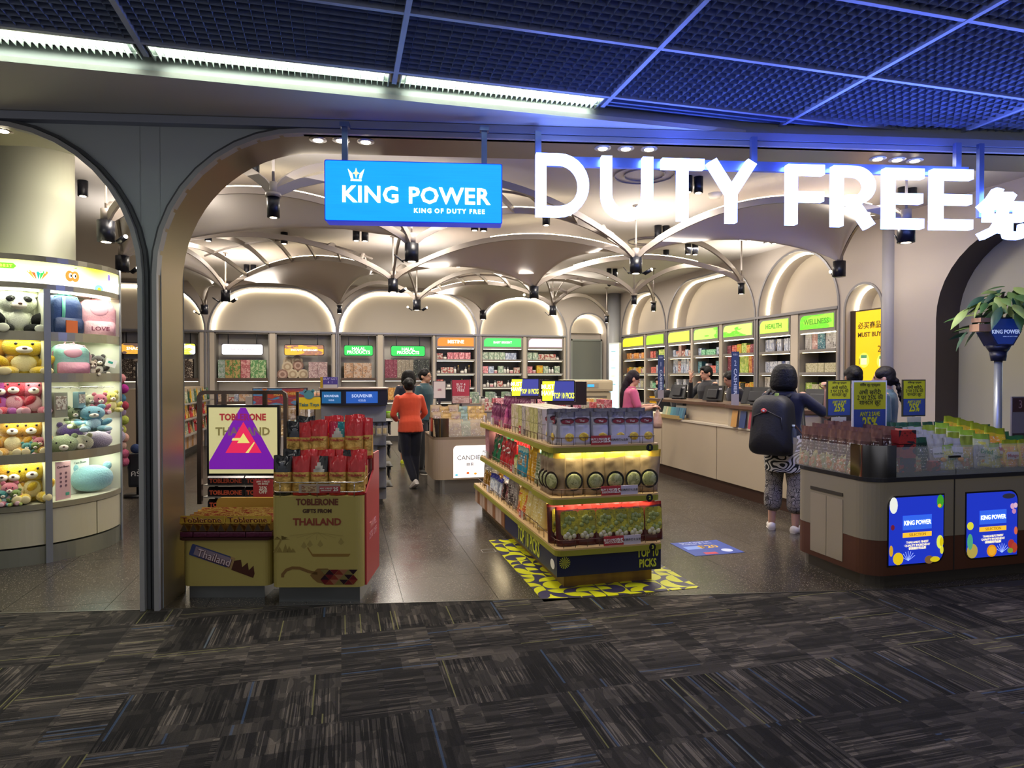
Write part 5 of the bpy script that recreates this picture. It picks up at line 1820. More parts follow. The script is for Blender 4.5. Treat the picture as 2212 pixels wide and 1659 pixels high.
# printed bar graphic
br = G(Matrix.Rotation(math.radians(19), 4, 'Y')).prism(rrect(-.26, .02, -.04, .04, .008, 2), -.003, -.0015, 'y').build('bar_print', mat('3a4478', .45), bd, loc=(.0, 0, .262))
G(Matrix.Rotation(math.radians(19), 4, 'Y')).add([(-.23, -.0035, -.028), (.02, -.0035, -.028), (.02, -.0035, .032), (-.23, -.0035, .032)], [(0, 1, 2, 3)]).build('bar_print_light', mat('8a7a8c', .45), bd, loc=(0, 0, .262))
text('Thailand', .075, mat('d8c4cc', .4), (-.085, -.0045, .285), rot=(PI / 2, math.radians(19), 0), parent=bd, bold=.01, sx=.95)
text('Thailand', .0752, mat('4a1c28', .4), (-.085, -.004, .283), rot=(PI / 2, math.radians(19), 0), parent=bd, bold=.05, sx=.95)
g_ = G(Matrix.Rotation(math.radians(19), 4, 'Y')).m(0)
g_.prism([(.02, -.04), (.05, -.04), (.05, .04), (.02, .04)], -.003, -.001, 'y')
g_.m(1).prism([(.05, -.045), (.21, -.05), (.21, -.02), (.185, .03), (.165, -.01), (.14, .038), (.115, -.005), (.09, .042), (.05, .02)], -.003, -.001, 'y')
g_.build('chocolate_print', [mat('a88a5c', .4), mat('4a2418', .4)], bd, loc=(0, 0, .262))
MT = Matrix.Translation(o1) @ Matrix.Rotation(TR, 4, 'Z')
# triangular prism chocolate boxes lying in the bin
gb = G().m(0).prism([(-.02, 0), (.02, 0), (0, .036)], -.0, .3, 'x')
tri = gb.build('triangular_chocolate_box', [prnt('b08a3c', '8c2c20', 'd9c07a', 6., .25, .6), mat('5a2a1c', .4)])
tri['category'] = 'chocolate box'
proto(tri)
for row_ in range(6):
    for c_ in range(2):
        y = .03 + row_ * .06
        z = .508 + .005 * row_
        put(tri, MT @ Vector((-.32 + c_ * .315, y, z)), TR, 'golden triangular chocolate box, %s column, %s row from the front of the low bin' % (['left', 'right'][c_], nth(row_)), 'triangular chocolate boxes')
# front row of upright boxes seen end-on
ge = G().m(0).prism([(-.029, 0), (.029, 0), (0, .055)], -.0, .2, 'y').m(1).add([(-.024, -.001, .003), (.024, -.001, .003), (0, -.001, .048)], [(0, 1, 2)])
te = ge.build('upright_chocolate_box', [mat('7a5a28', .3, .6), mat('4a3a30', .35, .3)])
te['category'] = 'chocolate box'
proto(te)
for c_ in range(10):
    put(te, MT @ Vector((-.285 + c_ * .063, -.012, .472)), TR, 'triangular chocolate box seen end-on, %s from the left along the rim of the low bin' % nth(c_), 'end-on chocolate boxes')
for c_ in range(2):
    g_ = G(Matrix.Rotation(-.35, 4, 'X')).rbox(-.155, .155, -.008, .008, 0, .055, .004)
    o = g_.build('gold_chocolate_bar', mat('b09038', .25, .7, bump=.2, bs=30), loc=MT @ Vector((-.165 + c_ * .315, .0, .520)), rot=(0, 0, TR))
    tag(o, 'gold wrapped chocolate bar, %s one, leaning on the front of the low bin' % ['left', 'right'][c_], 'chocolate bar', 'gold bars')
    text('Toblerone', .06, mat('6a2a1c', .3), (0, -.012, .028), rot=(PI / 2 + .35, 0, 0), parent=o, bold=.01, sx=1.05)
for j in range(7):
    g_ = G().rbox(-.045, .045, -.03, .03, 0, .035, .008)
    tag(g_.build('purple_chocolate_pack', mat('5a2440', .25, .2, bump=.5, bs=30), loc=MT @ Vector((-.27 + j * .09, .02, .431)), rot=(0, 0, TR + R.uniform(-.1, .1))), 'small purple wrapped chocolate pack, %s from the left under the end-on boxes' % nth(j), 'pack', 'purple packs')
# the framed screen and the shelf with black boxes behind it
o2 = frame_at(530, 5.3)
t = thing('screen_stand', 'chrome framed stand holding a lit screen with a purple triangle', 'display stand', o2, TR)
hw = .345
g_ = G().m(0, False)
g_.bar([(-.37, 0, .50), (-.37, 0, 1.37), (-.355, 0, 1.395), (-.33, 0, 1.405), (.30, 0, 1.405), (.32, 0, 1.39), (.325, 0, 1.36), (.325, 0, .1)], .035, .03)
g_.bar([(-.37, .3, .1), (-.37, .3, 1.40)], .02, .02)
g_.bar([(.325, .3, .1), (.325, .3, 1.40)], .02, .02)
g_.box(-.19, -.155, -.01, .01, 1.30, 1.40)
g_.box(.14, .175, -.01, .01, 1.30, 1.40)
g_.build('chrome_frame', mat('6a5a52', .18, 1.), t)
zc0, zc1 = .735, 1.305
fr_ = G().box(-.29, .29, -.05, -.01, zc0, zc1).build('screen_case', mat('0e0c0e', .15), t)
SCB = mat('c9c28c', .4, em=.42)
G().box(-.272, .272, -.055, -.05, zc0 + .02, zc1 - .02).build('screen_face', SCB, fr_)
PURP = mat('6a1496', .4, em=.55)
REDT = mat('cf2250', .4, em=.6)
YT = mat('e0d478', .4, em=.5)


def poly(pts, y, m_, nm):
    return G().add([(p[0], y, p[1]) for p in pts], [tuple(range(len(pts)))]).build(nm, m_, fr_)


zb_ = zc0 + .055
text('TOBLERONE', .072, mat('9a2c30', .4, em=.4), (.0, -.0565, 1.205), parent=fr_, bold=.04, sx=.9)
text('THAILAND', .088, mat('8a7f4c', .4, em=.25), (.0, -.0565, 1.09), parent=fr_, bold=.03, sx=1.)
poly([(-.27, zb_), (.265, zb_), (.265, zb_ + .04), (.025, 1.283), (-.018, 1.283), (-.27, zb_ + .06)], -.0575, PURP, 'purple_triangle')
poly([(-.14, .92), (.15, .92), (.005, 1.17)], -.058, REDT, 'red_triangle')
poly([(-.045, 1.0), (.055, 1.0), (.005, 1.08)], -.0585, YT, 'yellow_triangle')
poly([(-.09, 1.02), (-.03, 1.02), (-.02, 1.04), (-.08, 1.04)], -.0584, YT, 'yellow_slash')
poly([(.02, .92), (.045, .92), (.095, 1.0), (.09, 1.01)], -.0584, YT, 'yellow_curve')
G().rbox(-.34, .32, .0, .32, .10, .44, .01).build('shelf_body', mat('8f8a80', .4), t)
for z in (.46, .56, .655):
    G().box(-.34, .32, -.01, .32, z - .008, z).build('shelf', mat('9a948c', .3, .7), t)
MT = Matrix.Translation(o2) @ Matrix.Rotation(TR, 4, 'Z')
g_ = G().prism([(-.03, 0), (.03, 0), (.03, .055), (-.0, .075), (-.03, .055)], -.29, .0, 'x')
bb = g_.build('black_chocolate_box', mat('1c1014', .25, .2))
bb['category'] = 'chocolate box'
proto(bb)
text('TOBLERONE', .048, mat('c9502c', .35), (-.145, -.0312, .03), parent=bb, name='lettering', bold=.04, sx=.95)
for r_ in range(3):
    for c_ in range(2):
        put(bb, MT @ Vector((-.02 + c_ * .3, .03, (.46, .56, .655)[r_])), TR, 'black chocolate box with orange lettering, %s column, %s shelf below the screen' % (['left', 'right'][c_], ['bottom', 'middle', 'top'][r_]), 'black chocolate boxes')
g_ = G().box(-.075, .075, 0, .004, 0, .17)
o = g_.build('promotion_card', REDS, loc=tuple(frame_at(567, 4.97) + Vector((0, 0, .70 - .12))), rot=(0, 0, TR))
tag(o, 'dark red 25% OFF card standing between the two chocolate bins', 'sign')
G().box(-.075, .075, -.001, 0, -.03, .03).build('card_foot', mat('b9a49c', .4), o)
text('ANY 2 PIECE\nOR MORE', .018, WHITE, (0, -.002, .145), parent=o, bold=.02)
text('25%\nOFF', .036, WHITE, (0, -.002, .09), parent=o, bold=.03, line=.8)

# ================================================================== SOUVENIR STAND AND TOY STAND
SG = mat('6f7074', .45)
t = thing('souvenir_stand', 'grey souvenir stand with a navy SOUVENIR header and steps of hooks', 'display stand', (.155, 7.9, 0))
G().box(-.37, .37, 0, .6, .07, 1.20).build('stand_body', SG, t)
G().box(-.33, .33, .04, .56, 0, .07).build('base', STEELD, t)
hd = G().prism([(-.385, .0), (-.12, -.07), (.30, -.07), (.385, -.02), (.385, .6), (-.385, .6)], 1.19, 1.375).build('header', mat('0d1226', .35), t)
G().prism([(-.40, -.02), (-.12, -.09), (.31, -.09), (.40, -.03), (.40, .62), (-.40, .62)], 1.375, 1.39).build('top_board', mat('8c7466', .4), t)
bl = mat('1f52a4', .35, em=.35)
G().box(-.09, .27, -.073, -.07, 1.215, 1.35).build('header_panel', bl, hd)
a_ = math.atan2(.07, .265)
g_ = G(Matrix.Translation((-.255, -.036, 0)) @ Matrix.Rotation(-a_ , 4, 'Z'))
g_.box(-.11, .11, -.003, .0, 1.215, 1.35).build('header_panel', mat('1a5f96', .35, em=.3), hd)
text('SOUVENIR', .05, mat('b9cbe6', .4, em=.4), (.09, -.075, 1.298), parent=hd, bold=.02)
text('纪念品', .028, mat('b9cbe6', .4, em=.4), (.09, -.075, 1.245), parent=hd)
text('SOUVENIR', .036, mat('b9cbe6', .4, em=.4), (-.255, -.041, 1.298), rot=(PI / 2, 0, -a_), parent=hd, bold=.02)
text('纪念品', .022, mat('b9cbe6', .4, em=.4), (-.255, -.041, 1.25), rot=(PI / 2, 0, -a_), parent=hd)
for z in (.98, .70, .44, .2):
    G().box(-.3, .36, -.08, .0, z, z + .012).box(.37, .45, .05, .5, z, z + .012).build('hook_rail', BLACK, t)
# hanging souvenir packs
hk = pouch('souvenir_pack', .07, .16, .02, [mat('9a968f', .12, .3, alpha=.75), mat('15161c', .4), mat('b9a878', .3, .5)], lambda u, v: 1 if v > .72 else (2 if .2 < u < .8 and .2 < v < .6 else 0), 5, .003, 'pack')
hy = pouch('yellow_top_souvenir_pack', .1, .15, .03, [mat('8f8a84', .12, .3, alpha=.8), mat('c9b414', .4), mat('3a3a3c', .4)], lambda u, v: 1 if v > .62 else (2 if v < .5 and .2 < u < .8 else 0), 6, .002, 'pack')
for j in range(4):
    put(hy, (.155 - .30 + j * .11, 7.80, .87), 0, 'yellow topped souvenir pack, %s from the left on the top hooks' % nth(j), 'yellow topped packs')
for r_, z in enumerate((.83, .55, .29)):
    for j in range(8 if r_ else 4):
        put(hk, (.155 + (.14 if r_ == 0 else -.26) + j * .07, 7.80 + R.uniform(-.02, .02), z), R.uniform(-.3, .3), 'black topped souvenir pack, %s from the left, %s hook rail of the front' % (nth(j), ['upper', 'middle', 'lower'][r_]), 'black topped packs')
    for j in range(6):
        put(hk, (.155 + .42, 7.95 + j * .075, z + .0), PI / 2 + R.uniform(-.3, .3), 'black topped souvenir pack, %s from the front, %s hook rail of the aisle side' % (nth(j), ['upper', 'middle', 'lower'][r_]), 'black topped packs')
t = thing('counter_sign', 'small violet buy and get promotion sign in a yellow edged frame on the souvenir stand', 'sign', (-.11, 8.1, 1.39))
G().box(-.12, -.09, .0, .02, -.2, .13).build('yellow_edge', mat('b08f14', .4), t)
G().box(-.09, .08, .0, .02, .0, .13).build('sign_panel', mat('4a3f8c', .4), t)
G().box(-.085, .075, -.002, .0, .0, .04).build('sign_foot', mat('b9b4b0', .4), t)
text('BUY GET\n4  1', .04, mat('c9c4e6', .4), (-.005, -.003, .085), parent=t)
# low toy stand
t = thing('toy_stand', 'low grey toy stand with glittering bags between the screen and the souvenir stand', 'display stand', (-.62, 7.6, 0))
G().box(-.42, .32, .0, .9, .06, .86).build('stand_body', mat('a49a90', .5), t)
G().box(-.38, .28, .05, .85, 0, .06).build('base', STEELD, t)
G().box(-.1, .42, -.36, .0, .56, .59).build('ledge', mat('a49a90', .5), t)
G().box(-.5, .5, .95, 1.0, .5, 1.28).build('stand_back', mat('b5a898', .5), t)
t = thing('toy_car_sign', 'wide printed toy car header box behind the chrome frame', 'sign', (-.62, 7.72, 1.2))
G().rbox(-.32, .26, 0, .14, 0, .20, .005).build('header_box', mat('33262a', .4), t)
G().box(-.31, .25, -.003, 0, .01, .19).build('header_face', prnt('4a7fa6', '8a3a4a', 'b9682c', 2.), t)
fl_ = G()
fl_.prism([(-.24, .1), (-.1, .15), (.12, .17), (.2, .12), (.1, .1), (-.05, .105), (-.12, .08)], -.006, -.003, 'y')
fl_.build('flame_print', mat('a8402c', .4), t)
text('HOT WHEELS', .045, mat('d9b050', .4), (.04, -.0075, .13), rot=(PI / 2, -.06, 0), parent=t, bold=.02)
t = thing('toy_sign', 'yellow TAKE TOYS sign with a teal bear head shape on top', 'sign', (-.33, 7.45, 1.04))
G().prism(rrect(-.12, .12, .13, .26, .008, 2), 0, .012, 'y').build('sign_board', mat('d9b81c', .45), t)
G().box(-.012, .012, .0, .012, -.2, .13).build('sign_stick', WHITE, t)
text('Take Toys', .05, mat('3a6a6a', .4), (.0, -.003, .18), parent=t, bold=.02)
G().prism(disc(-.0, .29, .055, .048, 18), -.004, .008, 'y').prism(disc(-.042, .33, .018, .018, 12), -.004, .008, 'y').prism(disc(.042, .33, .018, .018, 12), -.004, .008, 'y').build('bear_shape', mat('4a8288', .45), t)
spark = simple_pouch('glitter_bag', .13, .17, .07, 'b08c5c', 'c9a878', 'e0c8a0', 41, .7)
for j in range(14):
    put(spark, (-.95 + (j % 7) * .1, 7.85 + (j // 7) * .22, .86 + (j // 7) * .17), R.uniform(-.4, .4), 'glittering gold sweet bag, %s from the left, %s row of the toy stand' % (nth(j % 7), ['front', 'back'][j // 7]), 'glitter bags')


def plush(nm, c, belly, s=1.0, ear=.055, snout='e6dccb', sit=True, eyes=1, c2=None, badge=None):
    """seated soft bear, height about .36 * s, facing -Y"""
    fur = mat(c, .95, sheen=.6, bump=.9, bs=140)
    g_ = G().m(0, True)
    g_.ell((0, .01, .095), (.085, .07, .1), 16, 10)
    o_ = None
    root = thing(nm, '', 'soft toy')
    g_.ell((0, .0, .225), (.095, .082, .085), 18, 11)
    for sx in (-1, 1):
        g_.ell((sx * .07, .01, .3), (ear * .6, ear * .35, ear * .6), 10, 7)
    g_.build('fur_body', fur, root)
    for sx in (-1, 1):
        G().m(0, True).ell((sx * .095, -.03, .115), (.034, .04, .058), 10, 8, (.5, sx * .7, 0)).build('arm', mat(c2, .95, bump=.9, bs=140) if c2 else fur, root)
        lg = G().m(0, True).ell((sx * .065, -.085, .04), (.04, .075, .038), 12, 8, (0, 0, sx * .35)).build('leg', mat(c2, .95, bump=.9, bs=140) if c2 else fur, root)
        G().m(0, True).ell((sx * .085, -.152, .042), (.03, .008, .03), 10, 6).build('foot_pad', mat(belly, .9), lg)
    G().m(0, True).ell((0, -.05, .1), (.055, .024, .062), 12, 8).build('belly', mat(belly, .9, bump=.6, bs=140), root)
    sn = G().m(0, True).ell((0, -.075, .2), (.036, .03, .028), 12, 8).build('snout', mat(snout, .9), root)
    G().m(0, True).ell((0, -.104, .21), (.011, .007, .008), 8, 6).build('nose', mat('4a2c22', .4), sn)
    for sx in (-1, 1):
        if c2:
            G().m(0, True).ell((sx * .038, -.072, .243), (.024, .012, .02), 10, 6, (0, sx * .4, 0)).build('eye_patch', mat(c2, .9), root)
        G().m(0, True).ell((sx * .034, -.08 if c2 else -.076, .245), (.008, .007, .01), 8, 6).build('eye', mat('140e0c', .2), root)
    return proto(root)


pw = plush('white_soft_toy', 'b5c2c0', 'cfd4d0', 1.)
for j, (x, z) in enumerate([(-.52, .98), (-.38, .98), (-.26, .98), (-.47, .71), (-.33, .71)]):
    put(pw, (x, 7.68 if j < 3 else 7.4, z - .12), R.uniform(-.4, .4), 'small pale soft bear, %s in the heap beside the chrome frame' % nth(j), 'pale soft bears', .55)

# ================================================================== CANDY COUNTER, GONDOLAS IN THE MIDDLE
LW_ = mat('a38f78', .5)
t = thing('candy_counter', 'light wood candy counter with a glowing CANDIES panel and steel corner', 'display counter', (1.16, 8.42, 0))
G().prism(rrect(0, .8, 0, 1.0, .12, 6, (1, 0, 0, 1)), .18, .70).build('counter_body', LW_, t)
G().prism(rrect(.03, .78, .03, .97, .12, 6, (1, 0, 0, 1)), .0, .18).build('base', STEEL, t)
G().prism(rrect(.0, .8, 0, 1.0, .12, 6, (1, 0, 0, 1)), .70, .735).build('counter_band', mat('7d6a55', .5), t)
G().m(0, True).wall([(.0, .42)] + [(.12 - .12 * math.cos(a * PI / 16), .12 - .12 * math.sin(a * PI / 16)) for a in range(9)] + [(.2, 0)], .735, .98).build('steel_corner', mat('7a706a', .15, 1.), t)
gl_ = G().box(.2, .8, .0, .006, .735, .96).build('acrylic_pane', glass('e6dccf', .25), t)
pn = G().prism(rrect(.26, .78, .2, .62, .05, 5, (0, 0, 1, 1)), -.004, .01, 'y').build('lit_panel', mat('fff8f2', em=.75), t)
text('CANDIES', .085, mat('5a4a46', .5), (.48, -.006, .46), parent=pn)
text('糖果', .05, mat('5a4a46', .5), (.48, -.006, .37), parent=pn)
for x, z, c in ((.45, .26, 'd9682c'), (.55, .25, 'e8a03c'), (.3, .24, '6ac4d9')):
    G().m(0, True).ell((x, -.006, z), (.02, .003, .015), 10, 6).build('candy_picture', mat(c, .4, em=.5), pn)
cb1 = simple_pouch('dried_fruit_bag', .15, .22, .07, 'b9a07a', 'd0b585', '9c7f6c', 51, .2)
cb2 = simple_pouch('yellow_snack_bag', .14, .2, .07, 'c9a55c', 'd9b46a', 'b08c4c', 52, .2)
cb3 = simple_pouch('mint_snack_bag', .14, .2, .07, '8fa890', 'a9bfa4', '7f9482', 53, .2)
for r_ in range(3):
    for j in range(6):
        p, wd = [(cb1, 'brown dried fruit'), (cb2, 'yellow snack'), (cb3, 'mint snack')][(0, 1, 0, 2, 1, 1)[j] if r_ else (0, 0, 0, 2, 0, 1)[j]]
        put(p, (1.24 + j * .12, 8.49 + r_ * .14, .74 + r_ * .09), R.uniform(-.2, .2), '%s bag, %s from the left, %s row of the candy counter' % (wd, nth(j), nth(r_)), 'bags on the candy counter')


def gondola(x, y, w_, d_, h_, c, nm, keys, wd, rz=0):
    t = thing('low_shelf_unit', nm, 'shelf unit', (x, y, 0), rz)
    G().rbox(0, w_, 0, d_, .1, h_ - .02, .005).build('unit_body', mat(c, .5), t)
    G().box(.03, w_ - .03, .03, d_ - .03, 0, .1).build('base', STEELD, t)
    G().box(-.01, w_ + .01, -.01, d_ + .01, h_ - .02, h_).build('unit_top', mat('a48f7c', .4), t)
    for z in (.3, .62):
        G().box(.02, w_ - .02, -.06, .0, z, z + .015).build('shelf', SHELF, t)
    mw = Matrix.Translation((x, y, 0)) @ Matrix.Rotation(rz, 4, 'Z')
    for r_, yy in enumerate((.1, .3)):
        shelf_row(mw, rz, keys, .03, w_ - .02, h_, yy, '%s row on %s' % (['front', 'back'][r_], wd))
    return t


gondola(2.3, 10.6, 1.3, .5, .95, '8f8480', 'grey low shelf unit with pink and cream boxes behind the island', ['soap_cream', 'rose_jar', 'soap_pink', 'serum'], 'the grey low unit')
gondola(3.0, 8.9, .9, .5, .98, '9c8a80', 'taupe low shelf unit with red and cream boxes behind the lit sign', ['red_box', 'soap_cream', 'soap_pink', 'cream_pack'], 'the taupe low unit')
gondola(2.2, 12.2, 1.2, .5, 1.0, 'a5a09a', 'pale low shelf unit in front of the cosmetics cabinets', ['serum', 'cream_jar', 'rose_jar', 'soap_green'], 'the pale low unit')
gondola(3.95, 10.9, .8, .5, .95, '8a7a6a', 'brown topped low unit beside the air cooler', ['goldbox', 'cream_pack'], 'the brown topped unit')
for (x, y, w_, h_, z, c, tx, tc, nm, ex) in [
        (2.02, 11.2, .30, .40, 1.05, 'b03a48', 'BUY 4\nGET 1\nFREE', 'f4e0e0', 'rose red BUY 4 GET 1 FREE board beside the candy counter', 1),
        (1.62, 11.0, .2, .28, 1.15, 'd8c9c4', '25%', 'b03a48', 'small white 25% card behind the candy counter', 0),
        (3.05, 10.7, .3, .38, .97, '7a5a62', 'OFFER', 'd9c0c4', 'mauve offer board behind the farther picks sign', 0),
        (3.35, 12.0, .22, .18, 1.22, '7fe0b0', '', 'ffffff', 'small lit mint screen right of the farther picks sign', 2),
        (3.95, 11.7, .24, .2, 1.2, '8fe8ac', 'MARKET', '2a5a3c', 'lit mint screen between the two picks signs', 2)]:
    t = thing('shelf_sign', nm, 'sign', (x, y, z))
    G().box(-w_ / 2, w_ / 2, 0, .02, 0, h_).build('sign_panel', mat(c, .4, em=.5 if ex == 2 else .05), t)
    G().box(-w_ / 2 - .01, w_ / 2 + .01, .005, .03, -.01, h_ + .01).build('sign_frame', mat('2c2228', .4), t)
    G().box(-.02, .02, .005, .025, -z, 0).build('sign_leg', mat('2c2228', .4), t)
    if tx:
        text(tx, w_ * .2, mat(tc, .4), (0, -.003, h_ * .68 if ex == 1 else h_ / 2), parent=t, bold=.02, line=.85)
    if ex == 1:
        G().box(-w_ / 2, w_ / 2, -.002, 0, 0, h_ * .32).build('picture', prnt('c9a8a0', 'b58a80', 'e6d9d0', 3.), t)
# air cooler
t = thing('air_cooler', 'cream portable air cooler with a blue display and louvred front', 'air cooler', (4.35, 12.3, 0))
CRW = mat('b5a68c', .5)
G().rbox(0, .95, 0, .5, .08, 1.2, .04).build('cooler_body', CRW, t)
G().rbox(-.03, .98, -.04, .52, 1.2, 1.44, .05).build('cooler_head', CRW, t)
G().box(.3, .66, -.046, -.04, 1.28, 1.37).build('control_panel', mat('9c9080', .4), t)
G().box(.42, .56, -.05, -.046, 1.3, 1.35).build('display', mat('2f8ae6', .3, em=1.2), t)
for j in range(9):
    G().box(.1, .85, -.012, .0, .35 + j * .09, .40 + j * .09).build('louvre_slat', mat('6a6258', .5), t)
for x in (.06, .85):
    G().m(0, True).cyl((x, .08, .04), .04, .04, 12, 'x').build('caster', BLACK, t)
# yellow-fronted goods and the left long gondola seen beside the pillar
t = thing('side_gondola', 'long low plank fronted snack shelf along the left of the room', 'shelf unit', (-3.5, 12.2, 0))
G().box(0, .66, 0, 3.0, .12, 1.3).build('unit_body', mat('a8957c', .5), t)
G().box(.04, .6, .04, 2.96, 0, .12).build('base', STEELD, t)
for j in range(20):
    G().rbox(.66, .68, .02 + j * .15, .15 + j * .15, .14, .45, .003).build('plank', PINKW if j % 3 else mat('a8763c', .5), t)
for z in (.47, .75, 1.03):
    G().box(.66, .9, .0, 3.0, z - .02, z).build('shelf', SHELF, t)
for r_, (z, ps) in enumerate(((.47, (clearg, redbag, goldp)), (.75, (yellowp, goldp, redbag)), (1.03, (clearg, greenbag, yellowp)))):
    for j in range(14):
        p = ps[j % 3]
        put(p, (-3.5 + .8, 12.35 + j * .19, z), PI / 2 + R.uniform(-.3, .3), 'bagged snack, %s from the front, %s shelf of the long plank fronted unit' % (nth(j), ['low', 'middle', 'top'][r_]), 'snacks on the plank fronted unit', .85)

# ================================================================== CASH COUNTER
t = thing('cash_counter', 'long cream cash counter with a dark kickplate', 'counter', (4.85, 0, 0))
CT = mat('b5a68e', .4)
for y0, y1 in ((6.0, 6.22), (6.23, 7.74), (7.75, 9.28), (9.29, 10.8)):
    G().rbox(0, .03, y0, y1 - .006, .15, .86, .003).build('front_panel', CT, t)
G().box(.03, .55, 6.0, 10.8, .15, .86).build('counter_body', mat('a39680', .5), t)
G().box(-.015, .62, 5.98, 10.8, .86, .885).build('counter_top', mat('cdc2ae', .35), t)
G().box(.02, .5, 6.02, 10.78, 0, .15).build('kickplate', mat('4a342a', .35, .3), t)
WD = mat('5f4638', .35)
for i, (y0, y1, x0) in enumerate(((7.62, 9.95, .12), (6.0, 7.5, .0))):
    d = thing('cash_desk', ['farther', 'nearer'][i] + ' raised cash desk block with a dark wood top on the cream counter', 'cash desk', (4.85 + x0, 0, .885), 0, 'cash desks')
    G().rbox(.0, .5, y0 + .02, 8.75 if i == 0 else y1 - .02, 0, .235, .006).build('desk_body', mat('b9ac96', .4), d)
    G().prism(rrect(-.06, .55, y0, y1, .05), .235, .275).build('desk_top', WD, d)
t = thing('pos_sign', 'slim navy CASHIER sign numbered 1 standing on the farther cash desk', 'sign', (4.84, 9.05, 1.16), -PI / 2 + .9, 'cashier signs')
for i, (x, y, h_, n_) in enumerate(((4.86, 9.35, .70, '1'), (4.82, 7.38, .68, '2'))):
    if i:
        t = thing('pos_sign', 'slim navy CASHIER sign numbered 2 standing on the nearer cash desk', 'sign', (x, y, 1.16), 0, 'cashier signs')
    t.location = ((4.97, 4.88)[i], (9.55, 7.37)[i], 1.16)
    t.rotation_euler = (0, 0, -.5)
    t.scale = (.62, 1, 1)
    G().box(-.075, .075, 0, .015, .14, h_).build('sign_blade', mat('2a3a66', .4), t)
    G().box(-.075, .075, 0, .015, 0, .14).build('sign_foot', mat('8f8a92', .4), t)
    text('CASHIER', .085, mat('b9c4dc', .4), (0, -.003, .30), rot=(PI / 2, PI / 2, 0), parent=t, bold=.02)
    text(n_, .1, mat('b9c4dc', .4), (0, -.003, h_ - .15), parent=t)
    text('收银台', .03, mat('b9c4dc', .4), (0, -.003, h_ - .04), parent=t)
MON = mat('15161a', .35)
for i, (px0, px1, py0, py1, xx) in enumerate(((1443, 1478, 829, 866, 5.12), (1516, 1558, 832, 867, 5.12), (1600, 1668, 836, 877, 5.05), (1735, 1790, 838, 880, 5.0))):
    a = onX((px0 + px1) / 2, py1, xx)
    w_ = (px1 - px0) / FPX * (a.x * _sy + a.y * _cy) / .82
    t = thing('cash_monitor', 'black till monitor seen from behind, %s from the far end of the counter' % nth(i), 'monitor', (a.x, a.y, 1.16), -PI / 2 + .35, 'till monitors')
    h_ = .24
    G(Matrix.Rotation(-.3, 4, 'X')).prism([(-w_ / 2, .02), (w_ / 2, .02), (w_ / 2 * .93, h_), (-w_ / 2 * .93, h_)], -.0, .03, 'y').build('monitor_back', MON, t)
    G(Matrix.Rotation(-.3, 4, 'X')).rbox(-w_ / 4, w_ / 4, -.03, .0, .05, .18, .01).build('monitor_hump', mat('1c1d22', .4), t)
    G(Matrix.Rotation(-.3, 4, 'X')).box(w_ / 4, w_ / 4 + .05, -.001, .0, .18, .205).build('sticker', mat('9a9aa0', .4), t)
    G().box(-.09, .09, -.0, .14, 0, .02).build('monitor_base', MON, t)
    G().cyl((0, .07, .0), .02, .1, 10).build('monitor_neck', MON, t)
# leaflets
for i, (a_, b_, c, n_) in enumerate([(1422, 1468, '3f7f8c', 12)]):
    pass
for j in range(10):
    q = onX(1424 + j * 4.6, 905, 4.80)
    c = ['9aa890', 'b9b48c', '7fa08c', '8f9f6a', '3f7f8c', '2f6f86', '2a5f7c', '27587a', '2f6a80', '245070'][j]
    tag(G(Matrix.Rotation(.25, 4, 'Y')).rbox(0, .01, -.05, .05, 0, .17, .002).build('leaflet', mat(c, .35), loc=(4.86, q.y, .89), rot=(0, 0, R.uniform(-.2, .2))), 'bagged leaflet, %s from the far end of the leaflet rack on the counter' % nth(j), 'leaflet', 'leaflets in the rack')
q0, q1 = onX(1420, 905, 4.84), onX(1472, 908, 4.84)
tag(G().box(4.80, 4.98, q1.y, q0.y + .05, .886, .9).box(4.80, 4.81, q1.y, q0.y + .05, .9, .94).build('leaflet_rack', mat('a8905c', .4)), 'low brass coloured leaflet rack on the far end of the counter', 'rack')
for j, (px, c) in enumerate(((1588, 'b98a4c'), (1606, '2a3f6a'), (1626, 'a03a48'))):
    q = onX(px, 915, 4.83)
    t = tag(G().box(-.06, .06, 0, .006, 0, .21).build('brochure', mat(c, .4), loc=(4.80, q.y, .887), rot=(-.15, 0, -PI / 2)), '%s brochure propped below the nearer cash desk' % ['amber', 'navy', 'rose'][j], 'brochure', 'brochures')
# yellow basket under the wall shelves behind the pink shirt
t = thing('yellow_basket', 'yellow plastic basket stack behind the pink shirt shopper', 'basket', (6.93, 13.3, .885), -PI / 2)
for j in range(3):
    G().prism([(-.3, j * .06), (.3, j * .06), (.34, j * .06 + .05), (-.34, j * .06 + .05)], -.12, .12, 'y').build('basket', mat('d9a414', .4), t)
# ================================================================== CURVED TOY SHELF ROUND THE COLUMN
CC = Vector((-2.75, 6.80, 0))
RO = .76


def onCyl(px, py, r):
    d = _ray(px, py)
    ox, oy = -CC.x, -CC.y
    a = d.x * d.x + d.y * d.y
    b = 2 * (ox * d.x + oy * d.y)
    c = ox * ox + oy * oy - r * r
    disc_ = max(b * b - 4 * a * c, 0)
    t_ = (-b - math.sqrt(disc_)) / (2 * a)
    return Vector((d.x * t_, d.y * t_, HC + d.z * t_))


def cyp(a, r, z=0.0):
    return (CC.x + r * math.cos(a), CC.y + r * math.sin(a), z)


